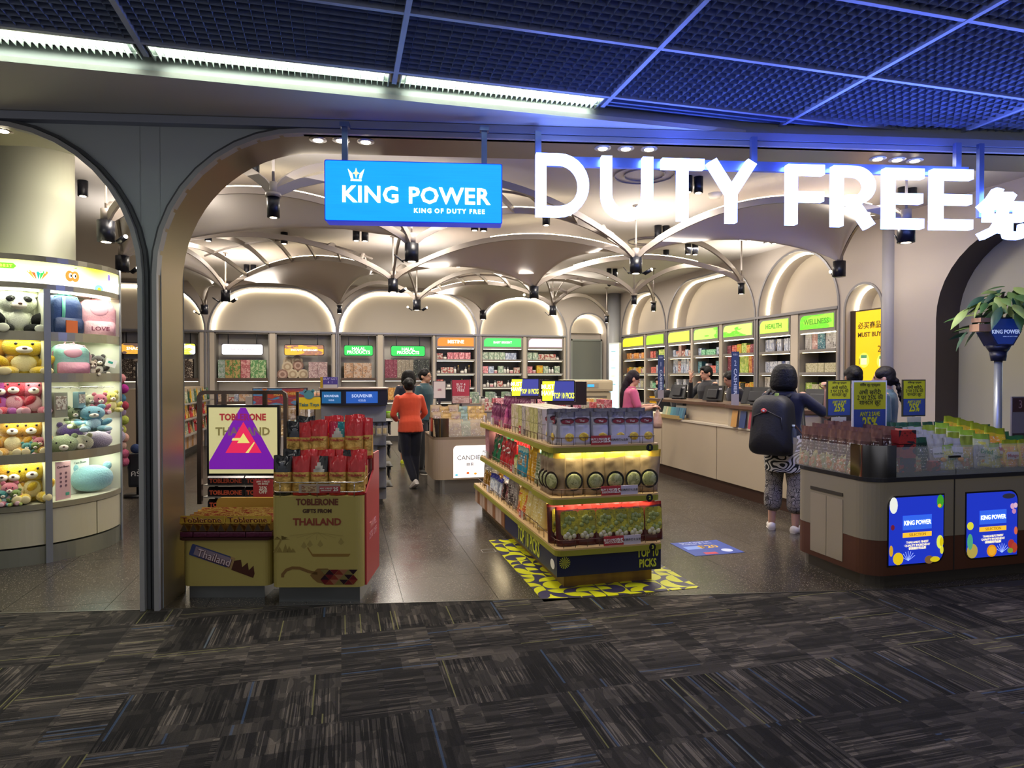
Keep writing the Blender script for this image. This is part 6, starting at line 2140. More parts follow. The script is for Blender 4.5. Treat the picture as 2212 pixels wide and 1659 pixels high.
def sector(g_, r0, r1, a0, a1, z0, z1, n=10):
    vs = []
    for i in range(n + 1):
        a = a0 + (a1 - a0) * i / n
        for r, z in ((r0, z0), (r1, z0), (r1, z1), (r0, z1)):
            vs.append(cyp(a, r, z))
    fs_ = []
    for i in range(n):
        for k in range(4):
            j = (k + 1) % 4
            fs_.append((i * 4 + k, i * 4 + j, i * 4 + 4 + j, i * 4 + 4 + k))
    fs_ += [(3, 2, 1, 0), tuple(n * 4 + k for k in range(4))]
    g_.m(g_.cur, False).add(vs, fs_)
    return g_


D = math.radians
tag(G().m(0, True).cyl((CC.x, CC.y, 0), .40, CZ, 40).build('column_shaft', mat('a3a58f', .5)), 'thick round pale column behind the curved toy shelf', 'column')
t = thing('toy_shelf', 'tall curved toy shelf with steel lips and a lit cartoon header round the pale column', 'shelf unit', (0, 0, 0))
A0, A1_, A2_ = D(-116), D(-56), D(4)
SWH = mat('d6d6c4', .4)
sector(G(), .69, RO, A0, A2_, 2.47, 2.515, 20).build('header_cap', mat('7d7a6c', .3, .8), t)
hb = NT('toy_header')
tch = hb.n('TexCoord').outputs['Object']
vz = hb.xyz(tch)[2]
nh = hb.n('TexNoise', Vector=tch, Scale=3.5, Detail=0.).outputs['Fac']
hc = hb.mix(hb.math('MULTIPLY_ADD', vz, 4.6, hb.math('ADD', -10.95, hb.math('MULTIPLY', nh, .9))), 'fbfbe8', 'e2dc3a')
hb.put(hb.b.inputs['Emission Color'], hc)
hb.put(hb.b.inputs['Base Color'], hc)
hb.b.inputs['Emission Strength'].default_value = 1.25
hd = sector(G(), .70, RO - .006, A0, A2_, 2.29, 2.47, 24).build('header_lightbox', hb.m, t)
sector(G(), .66, RO + .002, A0, A2_, 2.245, 2.29, 24).build('header_rail', mat('8f8c7c', .3, .7), t)
sector(G(), .42, .66, A0, A2_, 2.245, 2.26, 20).build('canopy', SWH, t)
sector(G(), .405, .43, A0, A2_, .14, 2.25, 24).build('back_panel', SWH, t)


def cyl_print(px, py, outline, m_, nm, off=.003):
    """flat print bent on the header: outline in metres around the spot under a pixel"""
    p = onCyl(px, py, RO)
    a = math.atan2(p.y - CC.y, p.x - CC.x)
    r = RO - .006 + off
    G().add([cyp(a + u / r, r, p.z + w_) for u, w_ in outline], [tuple(range(len(outline)))]).build(nm, m_, hd)


OR_ = mat('e0802c', .4, em=.9)
cyl_print(157, 597, [(x, z) for x, z in disc(-.022, 0, .034, .046, 14)], OR_, 'apple_print')
cyl_print(157, 597, [(x, z) for x, z in disc(.022, 0, .034, .046, 14)], OR_, 'apple_print')
for dx in (-.016, .018):
    cyl_print(157, 597, disc(dx, .004, .014, .022, 12), mat('f4f4f0', em=1.), 'eye_print', .005)
    cyl_print(157, 597, disc(dx + .004, .004, .006, .012, 10), mat('101010'), 'eye_print', .007)
cyl_print(160, 580, [(-.005, 0), (.03, .012), (.02, .0)], mat('3a9c2c', em=.8), 'leaf_print')
cyl_print(15, 573, [(-.07, -.022), (.04, -.022), (.06, 0), (.04, .022), (-.07, .022)], mat('6cc42c', em=.9), 'arrow_print')
for dx, c in ((-.07, 'e8a03c'), (-.04, 'd9602c'), (.0, '1f9c8c'), (.03, '2cae4c'), (.06, 'e8862c')):
    cyl_print(83, 590, [(dx - .016, .02), (dx * .3, -.055), (dx + .016, .02)], mat(c, em=.9), 'ray_print')
cyl_print(215, 624, disc(0, 0, .05, .034, 16), mat('7ac4c0', em=.9), 'badge_print')
cyl_print(215, 626, disc(0, 0, .022, .02, 12), mat('b4d42c', em=1.), 'badge_print', .005)
cyl_print(236, 600, disc(0, 0, .02, .03, 10), mat('7a6ab4', em=.8), 'sticker_print')


def cyl_text(s_, px, py, size, m_, step):
    p = onCyl(px, py, RO)
    a = math.atan2(p.y - CC.y, p.x - CC.x)
    r = RO + .002
    for i, ch in enumerate(s_):
        aa = a + i * step / r
        text(ch, size, m_, cyp(aa, r, p.z), rot=(PI / 2, 0, aa + PI / 2), parent=hd, bold=.03, name='letter')


cyl_text('FANTASTIC', 50, 582, .048, mat('f4f8ff', em=1.6), .024)
cyl_text('BEST', 2, 573, .03, mat('e6e85a', em=1.2), .021)
# uprights
for a, w_ in ((A0, .02), (A1_, .028), (A2_, .02)):
    g_ = G(Matrix.Translation(CC) @ Matrix.Rotation(a, 4, 'Z'))
    g_.box(.42, RO, -w_ / 2, w_ / 2, .14, 2.25)
    g_.build('upright', SWH, t)
    g_ = G(Matrix.Translation(CC) @ Matrix.Rotation(a, 4, 'Z'))
    g_.box(RO, RO + .012, -w_ * .85, w_ * .85, 0, 2.25 if a != A2_ else 2.515)
    g_.build('upright_edge', mat('8b9098', .35, .5), t)
SHZ = {0: [1.87, 1.53, 1.205, .875, .49], 1: [1.87, 1.53, .875, .49]}
LIP = mat('a5a18c', .25, .55)
for b, (a0, a1) in enumerate(((A0, A1_), (A1_, A2_))):
    for k, z in enumerate(SHZ[b]):
        s_ = sector(G(), .43, RO - .01, a0 + .02, a1 - .02, z - .02, z, 12).build('shelf', mat('c4c4b0', .35), t)
        sector(G(), RO - .012, RO + .004, a0 + .02, a1 - .02, z - .045, z + (.0 if z == .49 else .03), 12).build('shelf_lip', LIP, s_)
        sector(G(), .66, .70, a0 + .05, a1 - .05, z - .032, z - .024, 12).build('shelf_light', mat('f4ffd6', em=3.), s_) if z != .49 else None
    sector(G(), .66, .70, a0 + .05, a1 - .05, 2.232, 2.24, 12).build('shelf_light', mat('f4ffd6', em=5.), t)
    for q in range(2):
        aa = a0 + (a1 - a0) * q / 2 + .012
        ab = a0 + (a1 - a0) * (q + 1) / 2 - (.0 if q == 0 else .02)
        sector(G(), RO - .03, RO - .006, aa, ab - .003, .155, .44, 8).build('door', mat('b5b096', .4), t)
sector(G(), .5, RO - .004, A0, A2_, 0, .14, 24).build('plinth', mat('8a8c80', .35, .6), t)
for a in (D(-100), D(-70), D(-40), D(-12)):
    area('shelf_glow', cyp(a, .66, 2.22), .25, 1.4, (.98, 1, .82))
    for z in (1.82, 1.48, 1.15 if a < A1_ else 1.15, .83):
        area('shelf_glow', cyp(a, .68, z), .22, .6, (.98, 1, .82))


def on_shelf(p, px, z, r=.60, label=None, group=None, s=1., tilt=0, face=0.):
    q = onCyl(px, 800, r)
    a = math.atan2(q.y - CC.y, q.x - CC.x)
    cam_a = math.atan2(-q.y, -q.x)
    return put(p, (q.x, q.y, z + .001), a + PI / 2 + (cam_a - a) * .75 + (face - .3), label, group, s)


GRP = 'soft bears on the curved shelf'


def bear(nm, c, belly, hs=1.0, **k):
    return plush(nm, c, belly, **k)


panda = plush('panda_soft_toy', 'cfd2bc', 'cfd2bc', c2='0c0d0c', ear=.07)
yel = plush('yellow_soft_bear', 'dcb80e', 'e8d9a0')
dyel = plush('amber_soft_bear', 'c78f0a', 'e0cfa0')
red = plush('red_soft_bear', 'c42038', 'e0a8ac')
pnk = plush('pink_soft_bear', 'd0687c', 'e6c0c4')
pur = plush('purple_soft_bear', '8a2478', 'c06ab0')
teal = plush('teal_soft_bear', '2f8f88', 'a8d0c8')
grn = plush('olive_green_soft_bear', '6f8a1c', 'b4c06a')
lil = plush('lilac_soft_bear', '9c8aa8', 'c9bcd0')
sky = plush('sky_blue_soft_bear', '6fa9b8', 'b9d8dc')
crm = plush('cream_soft_bear', 'c4c09c', 'dcd9c0')
sage = plush('sage_soft_bear', '8a9a6c', 'c9cfa8')
lem = plush('lemon_soft_bear', 'd0c858', 'e6e0a0')
for p, px, z, lab, s_, fc in [
        (panda, 38, 1.87, 'big black and white soft panda on the top shelf', (1.35, 1.1, 1.12), .5),
        (yel, 50, 1.53, 'big yellow soft bear alone on the second shelf', (1.5, 1.1, 1.02), .4),
        (dyel, -12, 1.53, 'amber soft bear cut by the frame on the second shelf', 1.0, .2),
        (pur, 2, 1.205, 'purple soft bear left of the red one on the third shelf', .92, .3),
        (red, 32, 1.205, 'red soft bear in the middle of the third shelf', .98, .2),
        (pnk, 72, 1.205, 'pink soft bear at the right end of the third shelf', .95, .3),
        (dyel, 26, .875, 'amber soft bear with a cream belly in front on the fourth shelf', .95, .3),
        (dyel, 68, .875, 'amber soft bear at the right end of the fourth shelf', .95, .2),
        (yel, 66, .49, 'bright yellow soft bear at the right end of the bottom shelf', 1.05, .3),
        (yel, 34, .49, 'yellow soft bear behind the pink one on the bottom shelf', 1.0, .1),
        (dyel, 4, .49, 'amber soft bear cut by the frame on the bottom shelf', 1.0, .3)]:
    on_shelf(p, px, z, .58, lab, GRP, tuple(v * 1.08 for v in s_) if isinstance(s_, tuple) else s_ * 1.1, face=fc)
for p, px, z, lab, s_, r in [
        (yel, 8, .875, 'yellow soft bear at the back left of the fourth shelf', .95, .48),
        (yel, 50, .875, 'yellow soft bear at the back right of the fourth shelf', 1.0, .48),
        (pnk, 84, .875, 'small pink soft bear in the corner of the fourth shelf', .5, .66),
        (teal, 56, .875, 'tiny teal soft bear at the lip of the fourth shelf', .38, .69),
        (grn, 74, .875, 'tiny green soft bear at the lip of the fourth shelf', .38, .69),
        (pnk, 18, .49, 'small pink soft bear in front on the bottom shelf', .6, .68),
        (grn, 30, .49, 'small green soft bear at the edge of the bottom shelf', .42, .71),
        (teal, 4, .49, 'small teal soft bear at the edge of the bottom shelf', .42, .71)]:
    on_shelf(p, px, z, r, lab, GRP, s_, face=.3)
# right bay: backpacks
def backpack(nm, c, c2, c3, s=1., txt=None):
    root = thing(nm, '', 'backpack')
    m1 = mat(c, .5, bump=.4, bs=40)
    g_ = G().m(0, True)
    pr = rrect(-.12, .12, 0, .34, .09, 6, (.5, .5, 1, 1))
    n = len(pr)
    vs = []
    for k, (sc_, y) in enumerate(((.9, .07), (1., .04), (1., -.03), (.88, -.075), (.5, -.085))):
        for x, z in pr:
            vs.append((x * sc_, y, (z - .17) * sc_ + .17))
    fs_ = []
    for k in range(4):
        for i in range(n):
            j = (i + 1) % n
            fs_.append((k * n + i, k * n + j, (k + 1) * n + j, (k + 1) * n + i))
    fs_ += [tuple(range(n)), tuple(4 * n + i for i in range(n - 1, -1, -1))]
    g_.add(vs, fs_)
    g_.build('bag_body', m1, root, weld=True)
    G().m(0, True).prism(rrect(-.1, .1, .02, .15, .03), -.105, -.06, 'y').build('front_pocket', mat(c2, .5, bump=.4, bs=40), root)
    G().m(0, True).tube([(-.03, 0, .335), (-.025, 0, .37), (.025, 0, .37), (.03, 0, .335)], .008, 6).build('top_handle', mat(c3, .5), root)
    G().m(0, True).tube([(-.11, -.045, .02), (-.115, -.045, .25), (-.08, -.045, .325), (0, -.045, .342), (.08, -.045, .325), (.115, -.045, .25), (.11, -.045, .02)], .006, 6).build('zip_piping', mat(c3, .4), root)
    if txt:
        text(txt, .05, mat('7c2038', .4), (.0, -.107, .085), parent=root)
        G().m(0, True).ell((0, -.083, .25), (.06, .01, .055), 16, 8).build('round_patch', mat('e0a8b4', .4), root)
    else:
        G().box(-.03, .05, -.115, -.1, .03, .13).build('orange_pocket', mat('c9642c', .6), root)
        G().m(0, True).tube([(-.04, -.08, .02), (-.035, -.09, .2), (-.03, -.08, .32)], .012, 6).build('mint_strap', mat('5aa890', .5), root)
    return proto(root)


bp1 = backpack('navy_backpack', '1f3a6a', '16305c', '5aa890')
bp2 = backpack('pink_backpack', 'cf98a0', 'd0a0a8', 'b8808a', txt='LOVE')
on_shelf(bp1, 136, 1.87, .60, 'navy child backpack with a mint strap and orange pocket on the top shelf', None, (1.15, 1, 1.05), face=.7)
on_shelf(bp2, 208, 1.87, .60, 'pink child backpack reading LOVE on the top shelf', None, (1.25, 1, 1.05), face=.35)
bp3 = backpack('round_child_bag', '8cbcae', 'c98a9c', 'c98a9c', txt=' ')
on_shelf(bp3, 150, 1.53, .62, 'mint and pink round topped child bag on the second shelf', None, (1.2, 1, .82), face=.5)
br_ = plush('dark_brown_soft_toy', '2c1a16', 'd0c8bc')
on_shelf(br_, 212, 1.53, .6, 'dark brown soft toy, left one, on the second shelf', 'dark soft toys', .62, face=.3)
on_shelf(br_, 235, 1.53, .62, 'dark brown soft toy with a white tag, right one, on the second shelf', 'dark soft toys', .66, face=.2)
dl = plush('small_cap_doll', 'c9b29a', 'e0d4bc', c2='6a5a4a')
on_shelf(dl, 198, 1.53, .70, 'small doll with a white cap between the bag and the dark toys', None, .45, face=.4)
q = onCyl(237, 795, .70)
t2 = tag(G().box(-.045, .045, 0, .003, 0, .07).build('paper_tag', WHITE, loc=(q.x, q.y, 1.62), rot=(0, .3, .6)), 'white paper tag hanging on the right dark brown soft toy', 'tag')
G().box(-.025, .015, -.001, 0, .03, .05).build('teal_mark', mat('3f9c8a', .4), t2)
q = onCyl(178, 780, .66)
tag(G(Matrix.Rotation(.2, 4, 'Y')).rbox(-.04, .04, 0, .1, 0, .2, .01).build('pale_pink_box', mat('dcbcb8', .5), loc=(q.x, q.y, 1.531), rot=(0, 0, .6)), 'pale pink upright box beside the round topped child bag', 'box')
# hooks with hanging toys
t = thing('hook_bar', 'thin steel hook bar above the hanging toys of the curved shelf', 'hook bar', (0, 0, 0))
G().m(0, True).tube([cyp(A1_ + .05 + (A2_ - A1_ - .1) * i / 12, .62, 1.44) for i in range(13)], .006, 6).tube([cyp(A1_ + .05, .62, 1.44), cyp(A1_ + .05, .44, 1.44)], .005, 6).tube([cyp(A2_ - .05, .62, 1.44), cyp(A2_ - .05, .44, 1.44)], .005, 6).build('bar', STEEL, t)
for i in range(8):
    a = A1_ + .12 + i * .11
    G().m(0, True).tube([cyp(a, .62, 1.44), cyp(a, .74, 1.43), cyp(a, .75, 1.445)], .003, 5).build('hook', STEEL, t)
for p, px, z, lab, s_, r in [
        (pnk, 215, 1.19, 'pale pink hanging soft bear under the hook bar', .6, .72),
        (lem, 240, 1.2, 'lemon hanging soft bear at the right end of the hook bar', .62, .72),
        (crm, 195, 1.2, 'cream hanging soft bear behind the pink one', .55, .66),
        (sage, 160, 1.08, 'olive round soft bear low under the hook bar', .6, .66),
        (crm, 172, 1.18, 'tan hanging soft bear behind the mint box', .5, .62),
        (sky, 198, 1.05, 'sky blue soft bear bag with a white tag under the hook bar', (1.05, 1, .72), .74)]:
    on_shelf(p, px, z, r, lab, 'hanging soft bears', s_, face=.3)
for px, z, w_, h_, c, lab in ((132, 1.19, .12, .21, '8f9282', 'clear boxed toy card at the left end of the hook bar'), (177, 1.26, .09, .14, '7fa0a4', 'mint boxed toy card in the middle of the hook bar')):
    q = onCyl(px, 850, .72)
    a = math.atan2(q.y - CC.y, q.x - CC.x)
    o = tag(G().rbox(-w_ / 2, w_ / 2, 0, .05, 0, h_, .005).build('boxed_toy', mat(c, .15, .2), loc=(q.x, q.y, z), rot=(0, 0, a + PI / 2 + .3)), lab, 'boxed toy')
    G().box(-w_ * .4, w_ * .4, -.002, 0, h_ * .3, h_ * .85).build('card_print', prnt('c9c4b4', '8a7a6c', '4a4440', 4.), o)
# pillow like toys on the fourth level
def pillow(nm, c, snout=True):
    root = thing(nm, '', 'soft toy')
    fur = mat(c, .95, sheen=.5, bump=.9, bs=120)
    G().m(0, True).ell((0, 0, .08), (.12, .09, .078), 18, 10).ell((-.09, .02, .145), .026, 10, 6).ell((.09, .02, .145), .026, 10, 6).build('fur_body', fur, root)
    if snout:
        s_ = G().m(0, True).ell((0, -.085, .06), (.035, .02, .026), 10, 7).build('snout', mat('e6e0d0', .9), root)
        G().m(0, True).ell((0, -.105, .068), (.01, .006, .007), 8, 5).build('nose', mat('6a4a40', .5), s_)
        for sx in (-1, 1):
            G().m(0, True).ell((sx * .05, -.076, .1), (.007, .006, .009), 8, 5).build('eye', mat('140e0c', .2), root)
    return proto(root)


for c, nm, px, z, r, s_, lab, sn in [('8c9a70', 'sage_cushion_toy', 133, .875, .66, 1., 'sage green bear cushion at the left of the fourth level', 1), ('bfbc98', 'cream_cushion_toy', 168, .875, .66, .95, 'cream bear cushion beside the sage green one', 1), ('a296a8', 'lilac_cushion_toy', 207, .875, .66, 1.05, 'pale lilac cushion toy beside the cream one', 0), ('95899c', 'dusty_lilac_cushion_toy', 240, .875, .62, 1., 'dusty lilac cushion toy at the right end of the fourth level', 0), ('4a3470', 'violet_cushion_toy', 155, .96, .50, 1., 'violet cushion toy lying behind the sage and cream ones', 0)]:
    on_shelf(pillow(nm, c, sn), px, z, r, lab, None, s_, face=.3)
on_shelf(pillow('sky_blue_cushion_toy', '7fb0ba', 0), 196, .49, .60, 'large sky blue cushion toy lying on the bottom shelf', None, (1.45, 1.2, 1.55), face=.3)
q = onCyl(232, 1050, .70)
tag(G().m(0, True).ell((0, 0, .05), .035, 12, 8).build('fluffy_tail', mat('9cc4c8', .95, bump=.8, bs=120), loc=(q.x, q.y, .52)), 'pale fluffy ball beside the sky blue cushion toy', 'soft toy')
q = onCyl(137, 1040, .73)
a = math.atan2(q.y - CC.y, q.x - CC.x)
t = tag(G().box(-.07, .07, 0, .006, 0, .32).build('pink_card', mat('c9a2a4', .4), loc=(q.x, q.y, .50), rot=(0, 0, a + PI / 2 + .35)), 'tall pink printed card standing on the bottom shelf', 'card')
text('Care Bears', .025, mat('5a4048', .5), (0, -.002, .275), parent=t, bold=.01)
for i in range(4):
    for j in range(2):
        G().m(0, False).prism(disc(-.025 + j * .05, .22 - i * .035, .011, .011, 6), -.002, -.001, 'y').build('small_print', mat('6a4a58', .5), t)
G().box(.02, .055, -.002, 0, .03, .055).build('green_mark', mat('4a9c84', .5), t)
q = onCyl(173, 1010, .52)
t = tag(G().box(-.1, .1, 0, .006, 0, .3).build('white_card', mat('c9cfc8', .4), loc=(q.x, q.y, .492), rot=(0, 0, a + PI / 2 + .4)), 'white printed card behind the sky blue cushion toy', 'card')
text('Care Bears', .03, mat('7a8a84', .5), (0, -.002, .27), parent=t)
# string of soft balls on a rack behind the shelf
t = thing('ball_rack', 'dark rack hung with coloured fluffy balls behind the toy shelf', 'rack', (onY(285, 900, 9.2).x, 9.2, 0))
G().m(0, True).cyl((.05, .05, 0), .16, .03, 20).cyl((.05, .05, 0), .02, 1.7, 10).build('rack_stem', BLACK, t)
G().rbox(-.05, .2, -.02, .15, .12, .55, .04).build('black_bag', mat('1a1c22', .6), t)
text('ครัว', .11, WHITE, (.07, -.022, .3), parent=t)
for j, (c, z) in enumerate([('d08a8c', 1.5), ('b02a8c', 1.37), ('4a7f9c', 1.25), ('a83a4a', 1.16), ('9c8aa8', 1.08), ('a8b44c', .98), ('b4b858', .86), ('c99c8c', .76), ('c4a090', .66), ('c0607c', .56), ('26365c', .62), ('c0607c', .46)]):
    G().m(0, True).ell((-.1 + (.16 if c == '26365c' else .03 * (j % 2)), -.08, z), .06, 12, 8).build('fluffy_ball', mat(c, .95, bump=.7, bs=90), t)

# ================================================================== RIGHT HAND FRUIT BINS
t = thing('fruit_counter', 'long cream and brown dried fruit counter with two lit blue panels by the carpet edge', 'display counter', (3.68, 3.88, 0))
BW, BD = 3.0, .84
cream = mat('8f8674', .5)
browns = mat('55301f', .5)
G().prism(rrect(.03, BW, .04, BD - .03, .13, 6, (1, 0, 0, 1)), 0, .088).build('plinth', mat('6f6a64', .3, .8), t)
G().prism(rrect(0, BW, 0, BD, .14, 8, (1, 0, 0, 1)), .09, .345).build('brown_base', browns, t)
G().prism(rrect(0, BW, 0, BD, .14, 8, (1, 0, 0, 1)), .347, .77).build('cream_body', cream, t)
G().prism(rrect(-.004, BW, -.004, BD + .004, .142, 8, (1, 0, 0, 1)), .77, .80).build('band', mat('3a3a40', .3, .6), t)
G().box(.745, .755, -.003, .01, .09, .77).build('joint_strip', mat('2f2c2a', .5), t)
for y0, y1 in ((.27, .44), (.445, .62)):
    G().box(-.004, .01, y0, y1, .13, .60).build('door', mat('a09480', .5), t)
G().box(-.006, .01, .27, .62, .625, .65).build('finger_slot', mat('3a342c', .6), t)
# steel corner band and acrylic panes
G().m(0, True).wall([(0, .20)] + [(.14 - .14 * math.cos(a * PI / 20), .14 - .14 * math.sin(a * PI / 20)) for a in range(11)] + [(.22, 0)], .80, 1.035).build('steel_corner', mat('8f8f96', .12, 1.), t)
G().box(.22, .76, .0, .006, .80, 1.02).build('acrylic_pane', glass('c9d0d4', .22), t)
G().box(.77, BW, .0, .006, .80, 1.02).build('acrylic_pane', glass('c9d0d4', .22), t)
G().box(.0, .006, .20, BD, .80, 1.02).build('acrylic_pane', glass('d6cfc4', .2), t)
G().box(.7, .8, -.008, .01, .93, .945).build('pane_clip', BLACK, t)
G().prism(rrect(.03, BW - .02, .03, BD - .02, .1), .80, .83).build('bin_floor', mat('2f2c2a', .6), t)
BLUEP = mat('1a2fae', .4, em=.75)
for i, x0 in enumerate((.155, .865)):
    pn = G().prism(rrect(x0, x0 + .49, .165, .655, .075, 6, ((0, 1, 0, 1), (1, 0, 1, 0))[i]), -.006, .002, 'y').build('lit_panel', BLUEP, t)
    G().prism(rrect(x0 - .012, x0 + .502, .153, .667, .08, 6, ((0, 1, 0, 1), (1, 0, 1, 0))[i]), -.003, .002, 'y').build('panel_rim', mat('15151c', .4), t)
    cx = x0 + .25
    G().box(cx - .13, cx + .13, -.008, -.006, .415, .52).build('blue_patch', mat('2f5fd9', em=.7), pn)
    G().box(cx - .13, cx + .13, -.008, -.006, .36, .395).build('gold_bar', mat('d9a82c', em=.9), pn)
    text('KING POWER', .047, mat('eaf6ff', em=1.2), (cx, -.0095, .465), parent=pn, bold=.012, sx=.84)
    text('SELECTION', .03, mat('a07c18', em=.5), (cx, -.0095, .378), parent=pn)
    text("THAILAND'S FINEST\nQUALITY INGREDIENT\n泰国最好的品质", .0225, mat('f0e2b0', em=.8), (cx, -.0095, .30), parent=pn, bold=.005)
    FR = [[(.02, .6, .035, .06, 'f0f4e8'), (.03, .44, .016, .02, '6a1c34'), (.46, .61, .03, .05, '3f9c2c'), (.45, .58, .016, .014, 'e6b42c'), (.47, .31, .03, .05, 'e6ee5a'), (.475, .31, .018, .035, 'd9c414'), (.08, .21, .045, .045, 'e6c41c'), (.01, .27, .015, .04, 'd9a42c'), (.36, .185, .04, .03, '7a5a34'), (.41, .185, .045, .02, 'd9c41c'), (.475, .25, .014, .03, 'e0da3c')],
          [(.02, .36 + .05, .03, .03, 'e0dc3c'), (.44, .54, .02, .022, 'd9a8c4'), (.47, .545, .018, .02, 'e0b8d0'), (.455, .5, .018, .02, 'c98ab4'), (.05, .22, .05, .055, 'b4a04c'), (.03, .29, .025, .06, '4fa87c'), (.24, .21, .046, .046, 'e69414'), (.24, .21, .034, .034, 'f0ac2c'), (.43, .25, .03, .035, 'a83430'), (.47, .22, .03, .04, 'b0402c'), (.42, .20, .025, .02, '7a9c2c'), (.48, .35, .014, .03, 'd96a4a'), (.4, .62, .06, .02, '2a2a3a')]][i]
    for k_, (fx, fz, rx, rz_, c) in enumerate(FR):
        fx = max(rx + .002, min(.488 - rx, fx))
        G().prism(disc(x0 + fx, fz, rx, rz_, 14), -.0085 - .0002 * k_, -.006, 'y').build('fruit_picture', mat(c, .4, em=.55), pn)
    ln = G()
    for a in range(7):
        an = math.radians(30 + a * 20)
        ln.m(0)
        ribbon(ln, [(x0 + .17 + .17 * i, .19), (x0 + .17 + .17 * i + .07 * math.cos(an), .19 + .07 * math.sin(an))], .003, -.0075, -.0062)
    ln.build('leaf_line_print', mat('9ab0f0', em=.8), pn)
# goods in the bins
FB = 'bags in the fruit counter'
brown1 = simple_pouch('tamarind_snack_pack', .1, .25, .06, '5a3c38', '7d5a54', '3a2420', 61, .3, band=.72)
red1 = P_('redstack', lambda: carton('red_spice_box', .15, .1, .1, prnt('b02a2c', '1c1c30', '6a1a1c', 1.8), mat('8f2226', .4)))
dkg = simple_pouch('dark_green_pack', .14, .24, .07, '1c3a30', '2f5a48', '142a24', 62, .3)
wht = simple_pouch('white_mango_pack', .15, .25, .07, '9c9c9a', 'a8a8a6', 'a09c90', 63, .1)
decal(wht, rrect(-.055, .055, .10, .18, .01, 3), -.034, mat('c9c9cc', .4), 'print_panel')
text('Dried Mango', .018, mat('3a5a44', .4), (0, -.036, .13), parent=wht)
G().m(0, True).ell((.03, -.034, .08), (.03, .006, .02), 12, 6).build('fruit_picture', mat('d9902c', .4), wht)
drd = simple_pouch('green_lettered_pack', .17, .27, .08, 'bfc49c', '8fb43c', 'd0c85a', 64, .1)
text('Dried', .05, mat('1c7a3a', .4), (0, -.05, .12), parent=drd, bold=.02)
mng = simple_pouch('orange_yellow_mango_pack', .2, .3, .09, 'd9b82c', '8f9c1c', 'e09a3c', 65, .1)
decal(mng, rrect(-.075, .075, .09, .17, .01, 3), -.047, mat('e0d4d0', .4), 'print_panel')
text('Mango', .05, mat('b02a3c', .4), (0, -.052, .13), parent=mng, bold=.02)
ylb = simple_pouch('yellow_green_bag', .22, .26, .1, 'a8981c', '2f6a40', '8c7c1c', 66, .15, band=.85)
lime = simple_pouch('lime_topped_pack', .12, .25, .06, 'c9a86a', '8fa03c', 'c0a040', 67, .1, band=.7)
fruity = simple_pouch('mixed_candy_pack', .14, .16, .08, '8a8f5c', 'b0a86a', 'a8682c', 68, .1)
# left side column of brown packs
for r_ in range(3):
    for j in range(7):
        put(brown1, (3.74 + r_ * .11, 4.02 + j * .1, .86 + r_ * .02), -PI / 2 + .35 + R.uniform(-.2, .2), 'brown snack pack, %s from the corner, %s column from the aisle side' % (nth(j), nth(r_)), FB, 1.05)
for j in range(6):
    put(fruity, (3.725, 4.10 + j * .105, .805), -PI / 2 + R.uniform(-.3, .3), 'mixed candy pack, %s from the corner, behind the aisle side pane' % nth(j), FB, .85)
for r_ in range(2):
    for c_ in range(2):
        for k_ in range(3):
            put(red1, (4.03 + .0 * c_, 3.96 + c_ * .12, .83 + k_ * .105), R.uniform(-.05, .05), 'red spice box, %s in the %s pile of the fruit counter' % (['lowest', 'middle', 'upper'][k_], ['front', 'rear'][c_]), FB) if r_ == 0 else None
for r_ in range(4):
    put(dkg, (4.20, 3.96 + r_ * .11, .84 + r_ * .03), R.uniform(-.15, .15), 'dark green pack, %s from the front, left of the white packs' % nth(r_), FB, 1.)
    put(dkg, (4.06, 4.2 + r_ * .1, .86 + r_ * .02), R.uniform(-.15, .15), 'dark green pack, %s from the front, behind the red spice boxes' % nth(r_), FB, .95)
    for j in range(2):
        put(wht, (4.36 + j * .15, 3.95 + r_ * .11, .83 + r_ * .02), 0, 'white mango pack, %s from the front, %s column' % (nth(r_), ['left', 'right'][j]), FB, .95, rot=(-.12, R.uniform(-.08, .08), R.uniform(-.15, .15)))
    put(lime, (4.63, 3.96 + r_ * .11, .84 + r_ * .02), R.uniform(-.15, .15), 'lime topped pack, %s from the front' % nth(r_), FB, .95)
    put(drd, (4.76, 3.94 + r_ * .11, .84 + r_ * .02), 0, 'pale pack with green lettering, %s from the front' % nth(r_), FB, .95, rot=(-.15, .12, R.uniform(-.1, .1)))
    put(mng, (4.94, 3.97 + r_ * .12, .84 + r_ * .02), 0, 'yellow mango pack with red lettering, %s from the front' % nth(r_), FB, 1.0, rot=(-.15, .1, R.uniform(-.1, .1)))
    put(ylb, (5.15, 3.98 + r_ * .12, .83 + r_ * .02), 0, 'yellow and green bag, %s from the front, at the frame edge' % nth(r_), FB, .92, rot=(-.1, 0, R.uniform(-.1, .1)))
for j in range(9):
    put(ylb if j > 3 else (dkg if j % 2 else wht), (4.15 + j * .15, 4.45, .88), R.uniform(-.2, .2), '%s, %s from the left in the back row' % ('yellow and green bag' if j > 3 else ('dark green pack' if j % 2 else 'white mango pack'), nth(j)), FB)
    put(brown1 if j < 4 else dkg, (3.95 + j * .14, 4.57, .90), R.uniform(-.2, .2), '%s, %s from the left in the rearmost row' % ('brown snack pack' if j < 4 else 'dark green pack', nth(j)), FB)
    put([fruity, fruity, red1, drd, fruity, wht, drd, mng, mng][j], (3.98 + j * .15, 3.94, .832), R.uniform(-.2, .2), 'small mixed pack, %s from the left, low behind the front pane' % nth(j), FB, .7)
